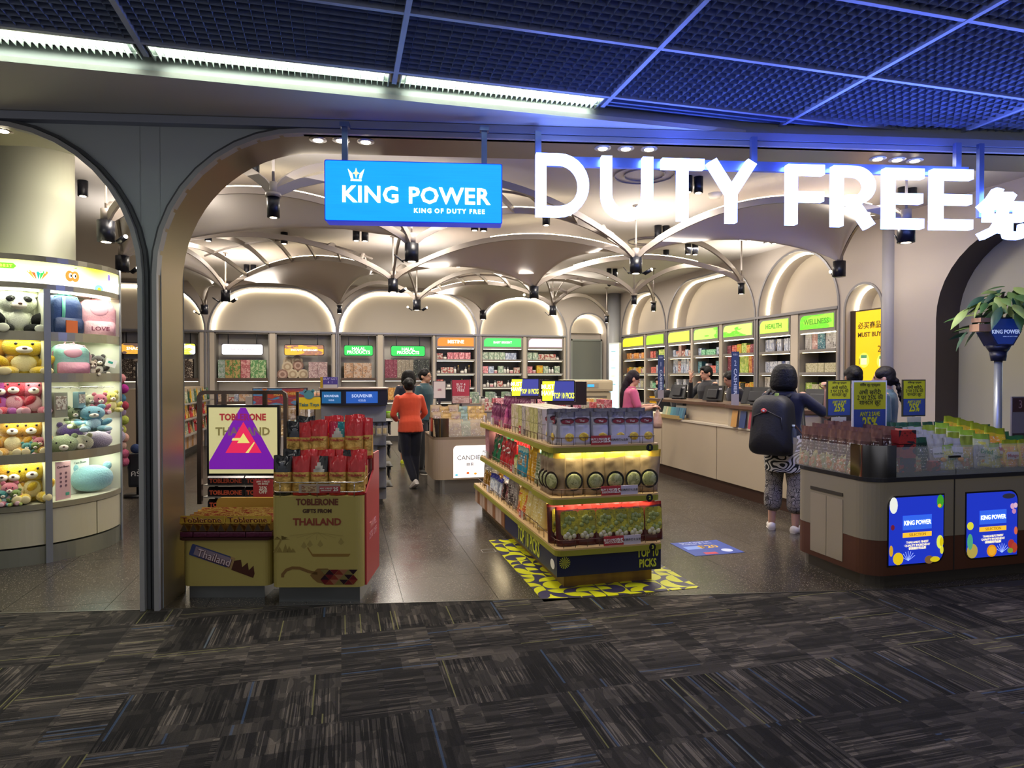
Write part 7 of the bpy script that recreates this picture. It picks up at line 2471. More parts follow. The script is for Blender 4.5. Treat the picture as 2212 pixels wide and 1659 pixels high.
# hindi offer signs
HY = mat('b8b81c', .45)
HB = mat('2f4680', .45)
for i, (xa, xb, ya, yb, Y_, fc, nm) in enumerate([(1787, 1838, 821, 899, 4.60, '3a3a2a', 'left dark framed yellow and blue 25% sign above the fruit counter'), (1842, 1915, 822, 940, 4.25, 'e0e0d8', 'large white framed yellow and blue 25% sign above the fruit counter'), (1950, 1999, 820, 899, 4.62, '3a3a2a', 'right dark framed yellow and blue 25% sign above the fruit counter')]):
    a, b = onY(xa, ya, Y_), onY(xb, yb, Y_)
    w_, h_ = b.x - a.x, a.z - b.z
    t = thing('offer_sign', nm, 'sign', ((a.x + b.x) / 2, Y_, b.z), 0, 'yellow and blue offer signs')
    G().box(-w_ / 2, w_ / 2, 0, .012, 0, h_).build('sign_frame', mat(fc, .4), t)
    e = w_ * .04
    G().box(-w_ / 2 + e, w_ / 2 - e, -.002, 0, h_ * .48, h_ - e).build('yellow_half', HY, t)
    G().box(-w_ / 2 + e, w_ / 2 - e, -.002, 0, e, h_ * .48).build('blue_half', HB, t)
    k = w_ / .22
    text('विशेष छूट प्रस्ताव', .019 * k, mat('4a4a2a', .5), (0, -.003, h_ * .92), parent=t)
    text('अभी खरीदें!\n2 पर 25% की\nशानदार छूट', .033 * k, mat('2c3020', .5), (0, -.003, h_ * .69), parent=t, line=.82)
    text('ANY 2 SAVE', .032 * k, HY, (0, -.003, h_ * .39), parent=t, bold=.02, sx=.75)
    text('25%', .085 * k, HY, (0, -.003, h_ * .23 if i != 1 else h_ * .22), parent=t, bold=.03, sx=.68)
    G().box(-.01, .01, .0, .012, -(b.z - .86), 0).box(-w_ * .3, w_ * .3, -.002, .008, -.07, -.005).build('sign_leg', mat('b9b49c', .4), t)
a, b = onY(2186, 857, 4.3), onY(2240, 952, 4.3)
t = thing('offer_sign', 'brown and grey offer board cut by the right frame edge', 'sign', (a.x, 4.3, b.z))
G().box(0, .3, 0, .012, 0, a.z - b.z).build('sign_panel', mat('6f6a70', .4), t)
G().box(.01, .29, -.002, 0, (a.z - b.z) * .66, (a.z - b.z) - .01).build('brown_band', mat('3f2428', .4), t)
G().box(.01, .29, -.002, 0, .01, .07).build('dark_band', mat('2c2028', .4), t)
text('3', .1, mat('8a6a6c', .4), (.09, -.004, (a.z - b.z) * .82), parent=t)
G().box(.1, .12, .0, .012, -.3, 0).build('sign_leg', BLACK, t)
# sign post with leaves
P0 = onY(2155, 905, 4.95)
t = thing('sign_post', 'grey pole with a navy hexagonal shop sign under big green leaves', 'sign post', (P0.x, 4.95, 0))
G().m(0, True).cyl((0, 0, 0), .035, 1.72, 16).build('pole', mat('8a9098', .35, .5), t)
G().m(0, True).cyl((0, 0, 1.68), .06, .09, 16, r2=.075).cyl((0, 0, 1.77), .075, .06, 16, r2=.11).build('collar', mat('0d1430', .4), t)
hx = [(.0 + .155 * math.cos(a * PI / 3), 1.96 + .155 * math.sin(a * PI / 3)) for a in range(6)]
hs = G().prism([(x * .95, z) for x, z in hx], -.10, .10, 'y').build('hexagon_case', mat('101c48', .4), t)
hs.rotation_euler = (0, 0, -.35)
fp = G().prism([(x * .85, 1.96 + (z - 1.96) * .9) for x, z in hx], -.106, -.10, 'y').build('hexagon_face', mat('16357c', .4, em=.15), hs)
text('KING POWER', .052, mat('b9c9e6', .4, em=.4), (0.0, -.108, 1.955), parent=hs, bold=.02, sx=.78)
text('KING OF DUTY FREE', .014, mat('9ab0d6', .4, em=.3), (.04, -.108, 1.91), parent=hs)
G().m(0, True).tube([(0, .0, 2.08), (.02, .0, 2.2), (.08, .02, 2.35)], .02, 8, .012).build('stem', mat('5a4a30', .7), t)
G().box(-.28, -.10, -.05, .05, 2.05, 2.09).box(-.30, -.13, -.05, .05, 1.96, 2.03).build('wood_plank', mat('b08a6c', .5), t)
lfs = []
for c in ('3f6a34', '6a8c48', '23503c', '8fa85a'):
    vs, fs_ = [], []
    n = 8
    for i in range(n + 1):
        u = i / n
        w_ = .034 * math.sin(PI * u ** .8) if 0 < u < 1 else 0
        zc = -.05 * u * u
        vs += [(-w_, u * .21, zc), (0, u * .21, zc + .010 * math.sin(PI * u)), (w_, u * .21, zc)]
    for i in range(n):
        k = i * 3
        fs_ += [(k, k + 1, k + 4, k + 3), (k + 1, k + 2, k + 5, k + 4)]
    me_o = G().m(0, True).add(vs, fs_).build('leaf', mat(c, .45), t)
    lfs.append(me_o)
first = {id(o): True for o in lfs}
for i in range(120):
    src = R.choice(lfs)
    if first.get(id(src)):
        o = src
        first[id(src)] = False
    else:
        o = src.copy()
        COL.objects.link(o)
    ang = R.uniform(0, 2 * PI)
    rad = R.uniform(.05, .42)
    cx = .14
    o.location = (cx + rad * math.cos(ang) * 1.1, rad * math.sin(ang) * .7, 2.32 - .55 * rad + R.uniform(-.12, .14) - .25 * max(0, -math.cos(ang)) * rad)
    if o.location.z < 2.16 and o.location.y < .12:
        o.location.z = 2.16 + R.uniform(0, .15)
    o.rotation_euler = (R.uniform(-1.0, .1), R.uniform(-.6, .6), ang - PI / 2 + R.uniform(-.5, .5))
    o.scale = (R.uniform(.8, 1.25),) * 3
# glowing panel and poster in the corridor beyond the side arch
a, b = onX(2168, 560, 8.4), onX(2230, 766, 8.4)
t = thing('corridor_lightbox', 'bright white corridor light box beyond the side arch', 'light box', (8.4, a.y, 0), -PI / 2)
G().box(0, 1.6, 0, .08, b.z, a.z).build('lightbox_face', mat('f4fbff', em=1.7), t)
G().box(-.03, 1.63, .02, .1, b.z - .03, a.z + .03).build('lightbox_case', STEELD, t)
a, b = onX(2168, 792, 8.4), onX(2230, 906, 8.4)
t = thing('corridor_poster', 'blue travel poster with a woman in blue below the white light box', 'poster', (8.4, a.y, 0), -PI / 2)
PO = NT('poster_blue')
tcp = PO.n('TexCoord').outputs['Generated']
zz = PO.xyz(tcp)[2]
np_ = PO.n('TexNoise', Vector=tcp, Scale=4.).outputs['Fac']
cc_ = PO.mix(PO.math('ADD', zz, PO.math('MULTIPLY', np_, .3)), '1a3a9c', '5aa0d0')
PO.put(PO.b.inputs['Base Color'], cc_)
PO.put(PO.b.inputs['Emission Color'], cc_)
PO.b.inputs['Emission Strength'].default_value = .45
G().box(0, 1.6, 0, .06, b.z - .4, a.z).build('poster_face', PO.m, t)
fg = mat('2a4a8c', .5, em=.2)
G().prism(disc(.16, 1.5, .05, .065, 14), -.004, -.001, 'y').build('figure_head', mat('8a7a8c', .5, em=.2), t)
G().prism([(.05, 1.05), (.08, 1.36), (.13, 1.43), (.2, 1.43), (.25, 1.36), (.27, 1.05)], -.003, -.001, 'y').build('figure_body', fg, t)
text('5', .2, mat('e0e04c', .4, em=.5), (.26, -.004, 1.12), parent=t)
for j in range(5):
    G().box(0, 1.0, -.003, -.001, 1.62 + j * .03, 1.63 + j * .03).build('roof_line', mat('2f5a8c', em=.2), t)
struct(G().box(8.62, 8.7, -2, 8, 0, 3.9).build('wall_far', mat('8a9098', .7)))
# ================================================================== PEOPLE
def remesh(g_, vox, mats, name, parent, smooth=2, rel=None):
    o = g_.build(name, mats)
    md = o.modifiers.new('r', 'REMESH')
    md.mode = 'VOXEL'
    md.voxel_size = vox
    md.use_smooth_shade = True
    sm = o.modifiers.new('s', 'SMOOTH')
    sm.iterations = smooth
    sm.factor = .5
    dg = bpy.context.evaluated_depsgraph_get()
    me = bpy.data.meshes.new_from_object(o.evaluated_get(dg))
    bpy.data.objects.remove(o)
    me.materials.clear()
    for m_ in (mats if isinstance(mats, (list, tuple)) else [mats]):
        me.materials.append(m_)
    me.name = name
    n = bpy.data.objects.new(name, me)
    COL.objects.link(n)
    n.parent = parent
    return n


def limb(g_, pts, rs, n=12):
    """tapered chain with round joints"""
    pts = [Vector(p) for p in pts]
    for i in range(len(pts) - 1):
        g_.tube([pts[i], pts[i].lerp(pts[i + 1], .5), pts[i + 1]], [rs[i], (rs[i] + rs[i + 1]) / 2 * 1.03, rs[i + 1]], n)
    for p, r in zip(pts, rs):
        g_.ell(p, r * .995, n, 8)


def hand(g_, wrist, dirv, up, curl=.5, s=1.0, side=1):
    """palm and five fingers; dirv points along the hand, up = back of the hand normal"""
    d = Vector(dirv).normalized()
    u = (Vector(up) - d * Vector(up).dot(d)).normalized()
    v = d.cross(u) * side
    w_ = Vector(wrist)
    c = w_ + d * .045 * s
    g_.rings([(w_, v * .022 * s, u * .016 * s), (w_ + d * .03 * s, v * .034 * s, u * .016 * s), (w_ + d * .075 * s, v * .04 * s, u * .013 * s), (w_ + d * .09 * s, v * .034 * s, u * .01 * s)], 12)
    for k, L in enumerate((.062, .074, .07, .055)):
        off = (k - 1.5) * .0195 * s
        p0 = w_ + d * .08 * s + v * off
        a1, a2 = curl, curl * 2.
        d1 = d * math.cos(a1) - u * math.sin(a1)
        d2 = d * math.cos(a2) - u * math.sin(a2)
        spread = v * (k - 1.5) * .06 * s * (1 - min(curl, 1))
        p1 = p0 + d1 * L * .5 * s + spread * .3
        p2 = p1 + d2 * L * .5 * s + spread * .2
        limb(g_, [p0, p1, p2], [.0088 * s, .0082 * s, .007 * s], 8)
    t0 = w_ + d * .025 * s + v * -.028 * s
    t1 = t0 + (d * .6 - v * .8 - u * .2 * curl).normalized() * .035 * s
    t2 = t1 + (d * .9 - v * .25 - u * .5 * curl).normalized() * .03 * s
    limb(g_, [t0, t1, t2], [.011 * s, .0095 * s, .008 * s], 8)


SKIN = 'b98a6c'


def person(label, loc, rz, h=1.6, lean=0., head_rot=(0, 0), top=None, bottom=None, shoes='d8d2ca', hair='0e0c0d', hstyle='bob', arms=None, legs=None, skin=SKIN, vox=.011, glasses=False, mask=None, sleeve=.55, topw=1., skirt=None, fem=True, collar=None, legbare=False):
    """figure about h tall facing -Y. arms: [(elbow, wrist, handdir, palm-up, curl)] x 2 in a 1.65 m frame; legs: [(knee, ankle, toe dir)] x 2"""
    root = thing('person', label, 'person', loc, rz)
    k = h / 1.65
    root.scale = (k, k, k)
    SK = mat(skin, .55)
    sw = .175 if fem else .195
    hipz = .86

    def L(p):  # lean the upper body about the hip line
        p = Vector(p)
        if p.z > hipz:
            q = p - Vector((0, 0, hipz))
            c, s_ = math.cos(lean * min(1, (p.z - hipz) / .25)), math.sin(lean * min(1, (p.z - hipz) / .25))
            return Vector((q.x, q.y * c - q.z * s_, q.z * c + q.y * s_ + hipz))
        return p

    def ring(z, rx, ry, y=0.):
        c = L((0, y, z))
        e = L((0, y, z + .02)) - c
        e.normalize()
        vy = Vector((1, 0, 0)).cross(e).normalized()
        return (c, Vector((rx, 0, 0)), vy * ry)
    if arms is None:
        arms = [((-.225, .03, 1.13), (-.235, -.03, .90), (0, -.1, -1), (-1, 0, 0), .5), ((.225, .03, 1.13), (.235, -.03, .90), (0, -.1, -1), (1, 0, 0), .5)]
    if legs is None:
        legs = [((-.095, -.01, .47), (-.095, .03, .08), (-.15, -1, 0)), ((.095, -.01, .47), (.095, .03, .08), (.15, -1, 0))]
    torso = [(.82, .135, .10, .01), (.90, .165, .112, .015), (.98, .15, .10, .01), (1.06, .128, .088, 0), (1.16, .14, .098, -.005), (1.26, .158, .105, -.005), (1.34, .168, .092, .005), (1.39, .12, .07, .01), (1.425, .055, .055, .01)]
    g_ = G().m(0, True)
    g_.rings([ring(z, rx, ry, y) for z, rx, ry, y in torso], 20)
    hc = L((0, -.01, 1.535))
    g_.tube([L((0, .012, 1.40)), L((0, .005, 1.47)), hc], [.055, .05, .05], 12)
    # head
    hy, hp = head_rot
    HM = Matrix.Translation(hc) @ Matrix.Rotation(hy, 4, 'Z') @ Matrix.Rotation(hp, 4, 'X')
    hg = G(HM).m(0, True)
    hg.ell((0, .005, .02), (.075, .092, .098), 20, 14)
    hg.ell((0, -.028, -.03), (.056, .062, .07), 16, 10)
    hg.ell((0, -.06, -.082), (.026, .022, .018), 12, 8)
    hg.rings([(Vector((0, -.085, .022)), Vector((.008, 0, 0)), Vector((0, .012, 0))), (Vector((0, -.1, -.008)), Vector((.013, 0, 0)), Vector((0, .016, 0))), (Vector((0, -.094, -.02)), Vector((.014, 0, 0)), Vector((0, .014, 0)))], 10)
    hg.ell((0, -.082, -.05), (.023, .012, .01), 10, 6)
    hg.ell((-.03, -.078, .03), (.02, .012, .008), 8, 6)
    hg.ell((.03, -.078, .03), (.02, .012, .008), 8, 6)
    for sx in (-1, 1):
        hg.ell((sx * .076, .01, -.005), (.01, .02, .032), 10, 8)
    g_.add(hg.v, [])
    base = len(g_.v) - len(hg.v)
    g_.f += [tuple(base + i for i in f) for f in hg.f]
    g_.mi += hg.mi
    g_.sm += hg.sm
    sh = [L((-sw, .01, 1.36)), L((sw, .01, 1.36))]
    for i, (el, wr, hd_, up, cu) in enumerate(arms):
        limb(g_, [sh[i], el, wr], [.048, .037, .025])
        hand(g_, wr, hd_, up, cu, 1.0, -1 if i == 0 else 1)
    for i, (kn, an, toe) in enumerate(legs):
        hip = (-.085 if i == 0 else .085, .01, .86)
        limb(g_, [hip, kn, an], [.085, .055, .036], 14)
        d = Vector(toe).normalized()
        g_.ell(Vector(an) + Vector((0, 0, -.04)), (.035, .035, .04), 10, 8)
    remesh(g_, vox, SK, 'body', root)
    # face details
    for sx in (-1, 1):
        e = G(HM).m(0, True).ell((sx * .03, -.083, .016), (.012, .006, .006), 8, 6).build('eye', mat('1c1210', .2), root)
        G(HM).m(0, True).ell((sx * .03, -.086, .034), (.017, .004, .003), 8, 5).build('eyebrow', mat(hair, .8), root)
    G(HM).m(0, True).ell((0, -.091, -.05), (.02, .005, .006), 10, 6).build('lips', mat('9c4a48', .5), root)
    if mask:
        G(HM).m(0, True).ell((0, -.05, -.045), (.062, .06, .055), 16, 10).build('face_mask', mat(mask, .8), root)
    if glasses:
        q = G(HM).m(0, True)
        for sx in (-1, 1):
            q.tube([(sx * .033 + .025 * math.cos(a * PI / 8), -.098, .014 + .02 * math.sin(a * PI / 8)) for a in range(17)], .0022, 5)
            q.tube([(sx * .058, -.096, .018), (sx * .08, -.01, .018)], .002, 5)
        q.build('glasses', mat('8a8078', .3, .8), root)
    # hair
    q = G(HM).m(0, True)
    q.ell((0, .016, .042), (.084, .096, .088), 20, 12)
    if hstyle == 'bob':
        q.rings([(Vector((0, .03, z)), Vector((r_, 0, 0)), Vector((0, r_ * .84, 0))) for z, r_ in ((.15, .02), (.143, .055), (.122, .09), (.085, .115), (.03, .13), (-.03, .137), (-.085, .134), (-.118, .11), (-.126, .06))], 22)
    elif hstyle == 'bun':
        q.ell((0, .105, .03), (.042, .035, .042), 14, 9)
        q.ell((0, .04, .0), (.08, .07, .08), 16, 10)
    elif hstyle == 'short':
        q.ell((0, .035, .01), (.083, .078, .085), 16, 10)
        q.ell((0, -.04, .085), (.065, .05, .035), 14, 8)
    elif hstyle == 'pony':
        q.ell((0, .04, .0), (.08, .07, .085), 16, 10)
        q.tube([(0, .10, .04), (0, .15, .0), (.0, .155, -.1), (0, .13, -.24), (0, .11, -.34)], [.022, .034, .032, .026, .012], 12)
    elif hstyle == 'long':
        q.ell((0, .045, -.01), (.086, .07, .1), 16, 10)
        q.tube([(0, .05, .0), (0, .06, -.12), (0, .035, -.26), (0, -.01, -.4), (0, -.04, -.48)], [.07, .062, .055, .04, .02], 14)
    elif hstyle == 'braid':
        q.ell((0, .04, .0), (.081, .07, .085), 16, 10)
        for b_ in range(6):
            q.ell((.012 * (-1) ** b_, .11 + .006 * b_, -.03 - b_ * .038), (.026, .026, .028), 10, 7)
        q.tube([(0, .14, -.24), (0, .145, -.32)], [.014, .006], 8)
    # fringe sides
    q.ell((-.06, -.02, .045), (.03, .055, .045), 10, 8)
    q.ell((.06, -.02, .045), (.03, .055, .045), 10, 8)
    remesh(q, .009, mat(hair, .6, spec=.25, bump=.6, bs=45), 'hair', root, 1)
    # clothes: shells a little larger than the limbs they cover
    if top:
        q = G().m(0, True)
        t0 = [(z, rx * topw + .017, ry * topw + .02, y) for z, rx, ry, y in torso if z >= .9]
        t0[0] = (.84, .185 * topw, .135 * topw, .012)
        q.rings([ring(z, min(rx, .2 * topw), ry, y) for z, rx, ry, y in t0[:-1]], 20)
        q.rings([ring(1.36, .17, .085, .005), ring(1.405, .10, .075, .008), ring(1.43, .066, .066, .01)], 18)
        for i, (el, wr, _d, _u2, _c) in enumerate(arms):
            el, wr = Vector(el), Vector(wr)
            if sleeve <= 1:
                e = sh[i].lerp(el, sleeve)
                limb(q, [sh[i] - Vector((0, 0, .012)), e], [.058, .056])
            else:
                limb(q, [sh[i] - Vector((0, 0, .012)), el, el.lerp(wr, sleeve - 1)], [.056, .049, .038])
        remesh(q, .012, top, 'top', root)
    if bottom:
        q = G().m(0, True)
        q.rings([ring(.82, .16, .125, .012), ring(.90, .18, .13, .015), ring(.96, .165, .12, .012)], 20)
        for i, (kn, an, toe) in enumerate(legs):
            hip = (-.085 if i == 0 else .085, .012, .84)
            kn, an = Vector(kn), Vector(an)
            end = kn.lerp(an, .52 if legbare else .93)
            w1, w2, w3 = (.102, .085, .088) if legbare else (.098, .070, .056)
            limb(q, [hip, kn, end], [w1, w2, w3], 14)
        remesh(q, .012, bottom, 'trousers', root)
    if skirt:
        q = G().m(0, True)
        q.rings([ring(.60, .19, .15, .01), ring(.75, .20, .16, .012), ring(.9, .195, .145, .015), ring(.98, .175, .13, .012)], 20)
        remesh(q, .012, skirt, 'long_shirt_hem', root)
    for i, (kn, an, toe) in enumerate(legs):
        an = Vector(an)
        d = Vector(toe).normalized()
        sd = d.cross(Vector((0, 0, 1))).normalized() if abs(d.z) < .95 else Vector((1, 0, 0))
        upv = sd.cross(d).normalized()
        if upv.z < 0:
            upv = -upv
        q = G().m(0, True)
        base_ = an - upv * .055
        q.rings([(base_ - d * .06, sd * .026, upv * .03), (base_ - d * .045, sd * .038, upv * .048), (base_, sd * .04, upv * .05), (base_ + d * .07, sd * .046, upv * .036), (base_ + d * .13, sd * .044, upv * .026), (base_ + d * .165, sd * .025, upv * .018)], 14)
        so = q.build('shoe', mat(shoes, .6), root)
        q = G().m(0, False)
        q.rings([(base_ - d * .062 - upv * .032, sd * .03, upv * .012), (base_ - upv * .034, sd * .046, upv * .013), (base_ + d * .09 - upv * .026, sd * .05, upv * .013), (base_ + d * .17 - upv * .02, sd * .028, upv * .01)], 12)
        q.build('shoe_sole', mat('d6d0c8', .6), so)
    return root


def cloth(c, r=.85):
    return mat(c, r, bump=.35, bs=16, sheen=.2)


# 1 the woman in orange leaning on the candy counter (seen from behind)
person('woman in an orange jacket and navy trousers leaning on the candy counter, seen from behind', (.93, 9.05, 0), PI + .12, 1.5, lean=.16, head_rot=(0, .1), top=cloth('c84420'), bottom=cloth('0d1020'), shoes='cfc8bf', hstyle='bun',
       arms=[((-.25, -.1, 1.12), (-.22, -.28, 1.02), (.2, -1, 0), (0, 0, 1), .4), ((.25, -.06, 1.10), (.16, -.22, 1.0), (-.4, -1, 0), (0, 0, 1), .4)],
       legs=[((-.08, -.02, .47), (-.06, .04, .08), (-.1, -1, 0)), ((.06, -.02, .47), (-.02, .16, .13), (.25, -1, -.7))], sleeve=1.85, topw=1.08)
# 2 teal woman with glasses
q = onY(915, 785, 10.3)
person('woman in a dark teal top and glasses standing behind the candy counter', (q.x + .02, 10.3, 0), .95, 1.63, head_rot=(-.1, 0), top=cloth('1f3f48'), bottom=cloth('15181f'), hstyle='bun', glasses=True, skin='bf9478', sleeve=.9, shoes='2a2a2a')
# 3 person in navy with lime clogs, back view
q = onY(882, 800, 11.5)
person('person in a navy printed shirt with lime clogs reaching into the back shelves', (q.x, 11.5, 0), PI - .2, 1.6, lean=.1, top=cloth('191c30'), bottom=cloth('20222c'), hstyle='bob', shoes='b9c41c', sleeve=.7,
       legs=[((-.09, -.06, .47), (-.22, .26, .30), (-.3, -.2, -1)), ((.1, -.01, .47), (.1, .03, .08), (.1, -1, 0))], legbare=True)
# 4 pink shirt shopper in profile
q = onY(1356, 798, 8.4)
pk = person('young woman in a pink shirt with long dark hair looking down at her phone', (q.x, 8.4, 0), 1.35, 1.60, lean=.10, head_rot=(0, .42), top=cloth('c0567c'), bottom=cloth('2a2c38'), hstyle='long', hair='1c1018', skin='c99a80', sleeve=.75, vox=.0075,
            arms=[((-.2, -.12, 1.10), (-.07, -.33, 1.13), (.2, -1, .2), (0, .2, 1), .7), ((.2, -.12, 1.10), (.07, -.33, 1.15), (-.2, -1, .2), (0, .2, 1), .7)])
hb_ = Matrix.Translation(pk.location) @ Matrix.Rotation(pk.rotation_euler.z, 4, 'Z')
t = tag(G().rbox(-.035, .035, -.006, .006, 0, .14, .004).build('mobile_phone', mat('1a1a22', .2), loc=hb_ @ Vector((0, -.42, 1.10)), rot=(.5, 0, pk.rotation_euler.z)), 'dark mobile phone held by the shopper in the pink shirt', 'phone')
ck = NT('zig_bag')
tcz = ck.n('TexCoord').outputs['Object']
cx_, cy_, cz_ = ck.xyz(tcz)
wv = ck.math('FRACT', ck.math('ADD', ck.math('MULTIPLY', cx_, 11.), ck.math('MULTIPLY', ck.math('ABSOLUTE', ck.math('SUBTRACT', ck.math('FRACT', ck.math('MULTIPLY', cz_, 9.)), .5)), 1.6)))
ck.put(ck.b.inputs['Base Color'], ck.mix(ck.math('GREATER_THAN', wv, .7), '15161f', 'c9c4bc'))
t = thing('shoulder_bag', 'black and white zigzag shoulder bag at the hip of the shopper in the pink shirt', 'bag', hb_ @ Vector((.18, -.16, .84)), pk.rotation_euler.z - .5)
G().m(0, True).prism(rrect(-.16, .16, 0, .2, .04), -.04, .04, 'y').build('bag_body', ck.m, t)
G().m(0, True).tube([(-.14, 0, .19), (-.1, 0, .4), (-.03, .02, .52)], .008, 6).build('bag_strap', mat('4a3020', .6), t)
t = thing('plastic_bag', 'crumpled pale plastic shopping bag hanging from the pink shirt shopper', 'bag', hb_ @ Vector((.0, -.42, .80)), 0)
G().m(0, True).rings([((0, 0, 0), (.06, 0, 0), (0, .04, 0)), ((0, 0, .08), (.075, 0, 0), (0, .05, 0)), ((.0, 0, .18), (.05, 0, 0), (0, .03, 0)), ((0, 0, .26), (.015, 0, 0), (0, .01, 0))], 12).build('bag_body', mat('c4a08c', .3, bump=.8, bs=30), t)
# cashiers
SUIT = cloth('14141c')
q = onX(1438, 818, 5.75)
person('cashier in a black face mask and dark jacket behind the sign numbered 1', (q.x, q.y, .0), -PI / 2 + .2, 1.52, lean=.2, head_rot=(.2, .2), top=SUIT, bottom=SUIT, hstyle='short', hair='201612', mask='0c0c10', skin='c99c84', sleeve=1.8, vox=.012)
q = onX(1528, 794, 5.75)
person('young cashier with tousled black hair raising one hand to his face', (q.x, q.y, .0), -PI / 2 + .1, 1.68, lean=.02, head_rot=(-.1, .1), top=SUIT, bottom=SUIT, hstyle='short', hair='0c0b0e', skin='c09078', sleeve=1.8, fem=False, vox=.0075,
       arms=[((-.25, -.14, 1.16), (-.10, -.24, 1.44), (.1, -.1, 1), (0, -1, .1), .15), ((.23, -.03, 1.13), (.2, -.22, 1.08), (0, -1, 0), (0, 0, 1), .4)])
q = onX(1605, 806, 5.75)
person('cashier with tied dark hair bowing over the till beside the sign numbered 2', (q.x, q.y, .0), -PI / 2 - .2, 1.62, lean=.28, head_rot=(.1, .4), top=cloth('23242e'), bottom=SUIT, hstyle='bun', hair='14100f', skin='b98a70', sleeve=1.8, vox=.012)
# behind the fruit counter
q = onY(1845, 790, 5.6)
person('shopper with black clipped up hair behind the big yellow and blue sign', (q.x, 5.6, 0), PI - .5, 1.63, head_rot=(0, .1), top=cloth('2a1c1c'), bottom=cloth('16181f'), hstyle='bun', hair='0b0a0e', skin='a87c64', sleeve=1.5)
q = onY(1912, 794, 5.35)
person('woman in a teal jacket with a dark braid turned away beside the yellow poster', (q.x, 5.35, 0), -1.15 - PI / 2 + .3, 1.62, head_rot=(0, .08), top=cloth('2f4c5a'), bottom=cloth('1a1c26'), hstyle='braid', hair='120e12', skin='b98f7c', sleeve=1.85)
# 9 the shopper with the backpack
pt = NT('print_trousers')
tct = pt.n('TexCoord').outputs['Object']
vo = pt.n('TexVoronoi', Vector=tct, Scale=22.)
vo.feature = 'DISTANCE_TO_EDGE'
pt.put(pt.b.inputs['Base Color'], pt.mix(pt.math('GREATER_THAN', pt.math('FRACT', pt.math('MULTIPLY', vo.outputs['Distance'], 7.)), .45), '3c3836', 'a39c92'))
pt.b.inputs['Roughness'].default_value = .9
ps = NT('print_shirt')
tcs = ps.n('TexCoord').outputs['Object']
ns = ps.n('TexNoise', Vector=tcs, Scale=9., Detail=0.).outputs['Fac']
fr_ = ps.math('FRACT', ps.math('MULTIPLY', ns, 7.))
ps.put(ps.b.inputs['Base Color'], ps.mix(ps.math('GREATER_THAN', fr_, .48), '0c0d12', 'd0ccc4'))
ps.b.inputs['Roughness'].default_value = .85
BPX, BPY, BRZ = 4.27, 5.60, PI - 1.0
bw_ = person('woman with a black bob in a navy top and patterned trousers carrying a backpack', (BPX, BPY, 0), BRZ, 1.62, lean=.0, head_rot=(-.2, .06), top=cloth('12152a'), bottom=pt.m, skirt=ps.m, shoes='dcd4ca', hstyle='bob', hair='06060d', skin='c0937a', sleeve=.8, vox=.0075, legbare=True, topw=1.05,
             arms=[((-.35, -.17, 1.17), (-.36, -.13, 1.41), (.05, .0, 1), (-.3, -1, 0), 1.3), ((.25, -.1, 1.12), (.22, -.30, 1.06), (.1, -1, .1), (0, 0, 1), .8)],
             legs=[((-.11, -.01, .46), (-.12, .03, .08), (-.1, -1, 0)), ((.11, -.01, .46), (.12, .02, .08), (.45, -1, 0))])
MB_ = Matrix.Translation(bw_.location) @ Matrix.Rotation(BRZ, 4, 'Z')
t = thing('backpack', 'large black backpack with a red round badge worn by the woman with a bob', 'backpack', MB_ @ Vector((.04, .19, .765)), BRZ)
t.scale = (1.22, 1.15, 1.04)
BK = mat('121218', .6, bump=.2, bs=60)
pr = rrect(-.17, .17, 0, .56, .11, 7, (.7, .7, 1, 1))
n = len(pr)
vs = []
for sc_, y in ((.82, -.11), (.94, -.09), (1., -.03), (1., .03), (.97, .075), (.89, .108), (.75, .128), (.52, .14), (.25, .146)):
    for x, z in pr:
        vs.append((x * sc_ * (1 - .18 * (z / .56)), y + .03 * (1 - z / .56) * (1 if y > 0 else 0), (z - .28) * sc_ + .28))
fs_ = []
for k in range(8):
    for i in range(n):
        j = (i + 1) % n
        fs_.append((k * n + i, k * n + j, (k + 1) * n + j, (k + 1) * n + i))
fs_ += [tuple(range(n)), tuple(8 * n + i for i in range(n - 1, -1, -1))]
G().m(0, True).add(vs, fs_).build('bag_body', BK, t, weld=True)
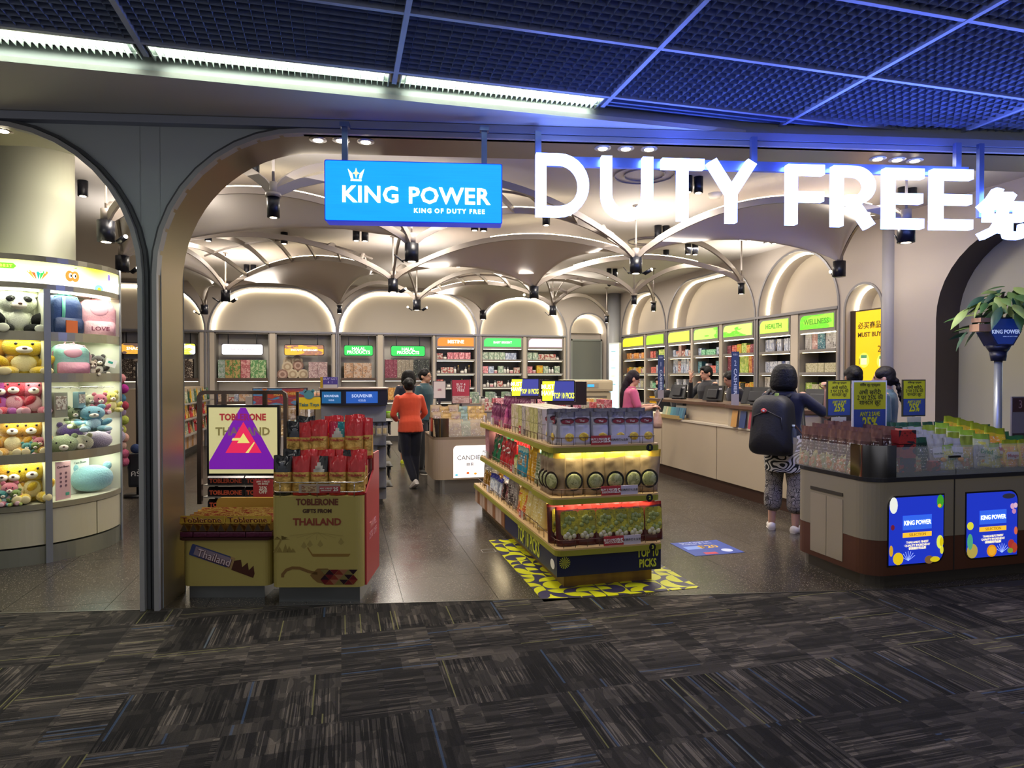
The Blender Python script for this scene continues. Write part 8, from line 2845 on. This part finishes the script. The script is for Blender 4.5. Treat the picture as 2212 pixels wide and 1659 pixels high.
G().m(0, True).tube([(-.12, .14, .2), (-.11, .145, .36), (0, .15, .42), (.11, .145, .36), (.12, .14, .2)], .005, 6).tube([(-.13, .10, .40), (-.09, .08, .50), (.09, .08, .50), (.13, .10, .40)], .005, 6).build('zip_seam', mat('1f1f24', .4), t)
G().m(0, True).tube([(-.13, -.09, .05), (-.14, -.3, .2), (-.11, -.34, .45), (-.10, -.18, .60), (-.09, -.06, .54)], .018, 8).build('shoulder_strap', BK, t)
G().m(0, True).tube([(.13, -.09, .05), (.14, -.3, .2), (.11, -.34, .45), (.10, -.18, .60), (.09, -.06, .54)], .018, 8).build('shoulder_strap', BK, t)
G().m(0, True).tube([(-.03, -.03, .55), (0, -.03, .59), (.03, -.03, .55)], .008, 6).build('top_handle', BK, t)
bd_ = G().m(0, True).cyl((.02, .155, .42), .022, .006, 18, 'y').build('round_badge', mat('c43a3c', .4), t)
G().m(0, False).cyl((.02, .162, .42), .009, .002, 12, 'y').build('badge_mark', WHITE, bd_)
G().box(-.05, -.03, .02, .06, .50, .58).build('green_tag', mat('a8c46a', .5), t)
bt = lathe('water_bottle', [(0, 0, 0), (.028, 0, 0), (.03, .02, 0), (.03, .13, 0), (.012, .165, 0), (.012, .17, 1), (.014, .172, 1), (.014, .19, 1), (0, .19, 1)], [mat('5a6068', .05, alpha=.6), mat('b9c4c9', .4)], 'bottle')
put(bt, MB_ @ Vector((-.16, .22, .88)), 0, 'clear water bottle in the side pocket of the black backpack')
t = thing('brown_strap', 'thin brown leather shoulder strap across the navy top', 'strap', MB_ @ Vector((0, 0, 0)), BRZ)
G().m(0, False).bar([(.07, .04, 1.39), (.02, .10, 1.32), (-.06, .135, 1.2), (-.13, .13, 1.08), (-.19, .08, .98)], .022, .008).build('strap_band', mat('7a5240', .6), t)
for o in [o for o in bpy.data.objects if o.get('_used') == 0]:
    for c in list(o.children_recursive):
        bpy.data.objects.remove(c)
    bpy.data.objects.remove(o)
for o in list(bpy.data.objects):
    clear(o)
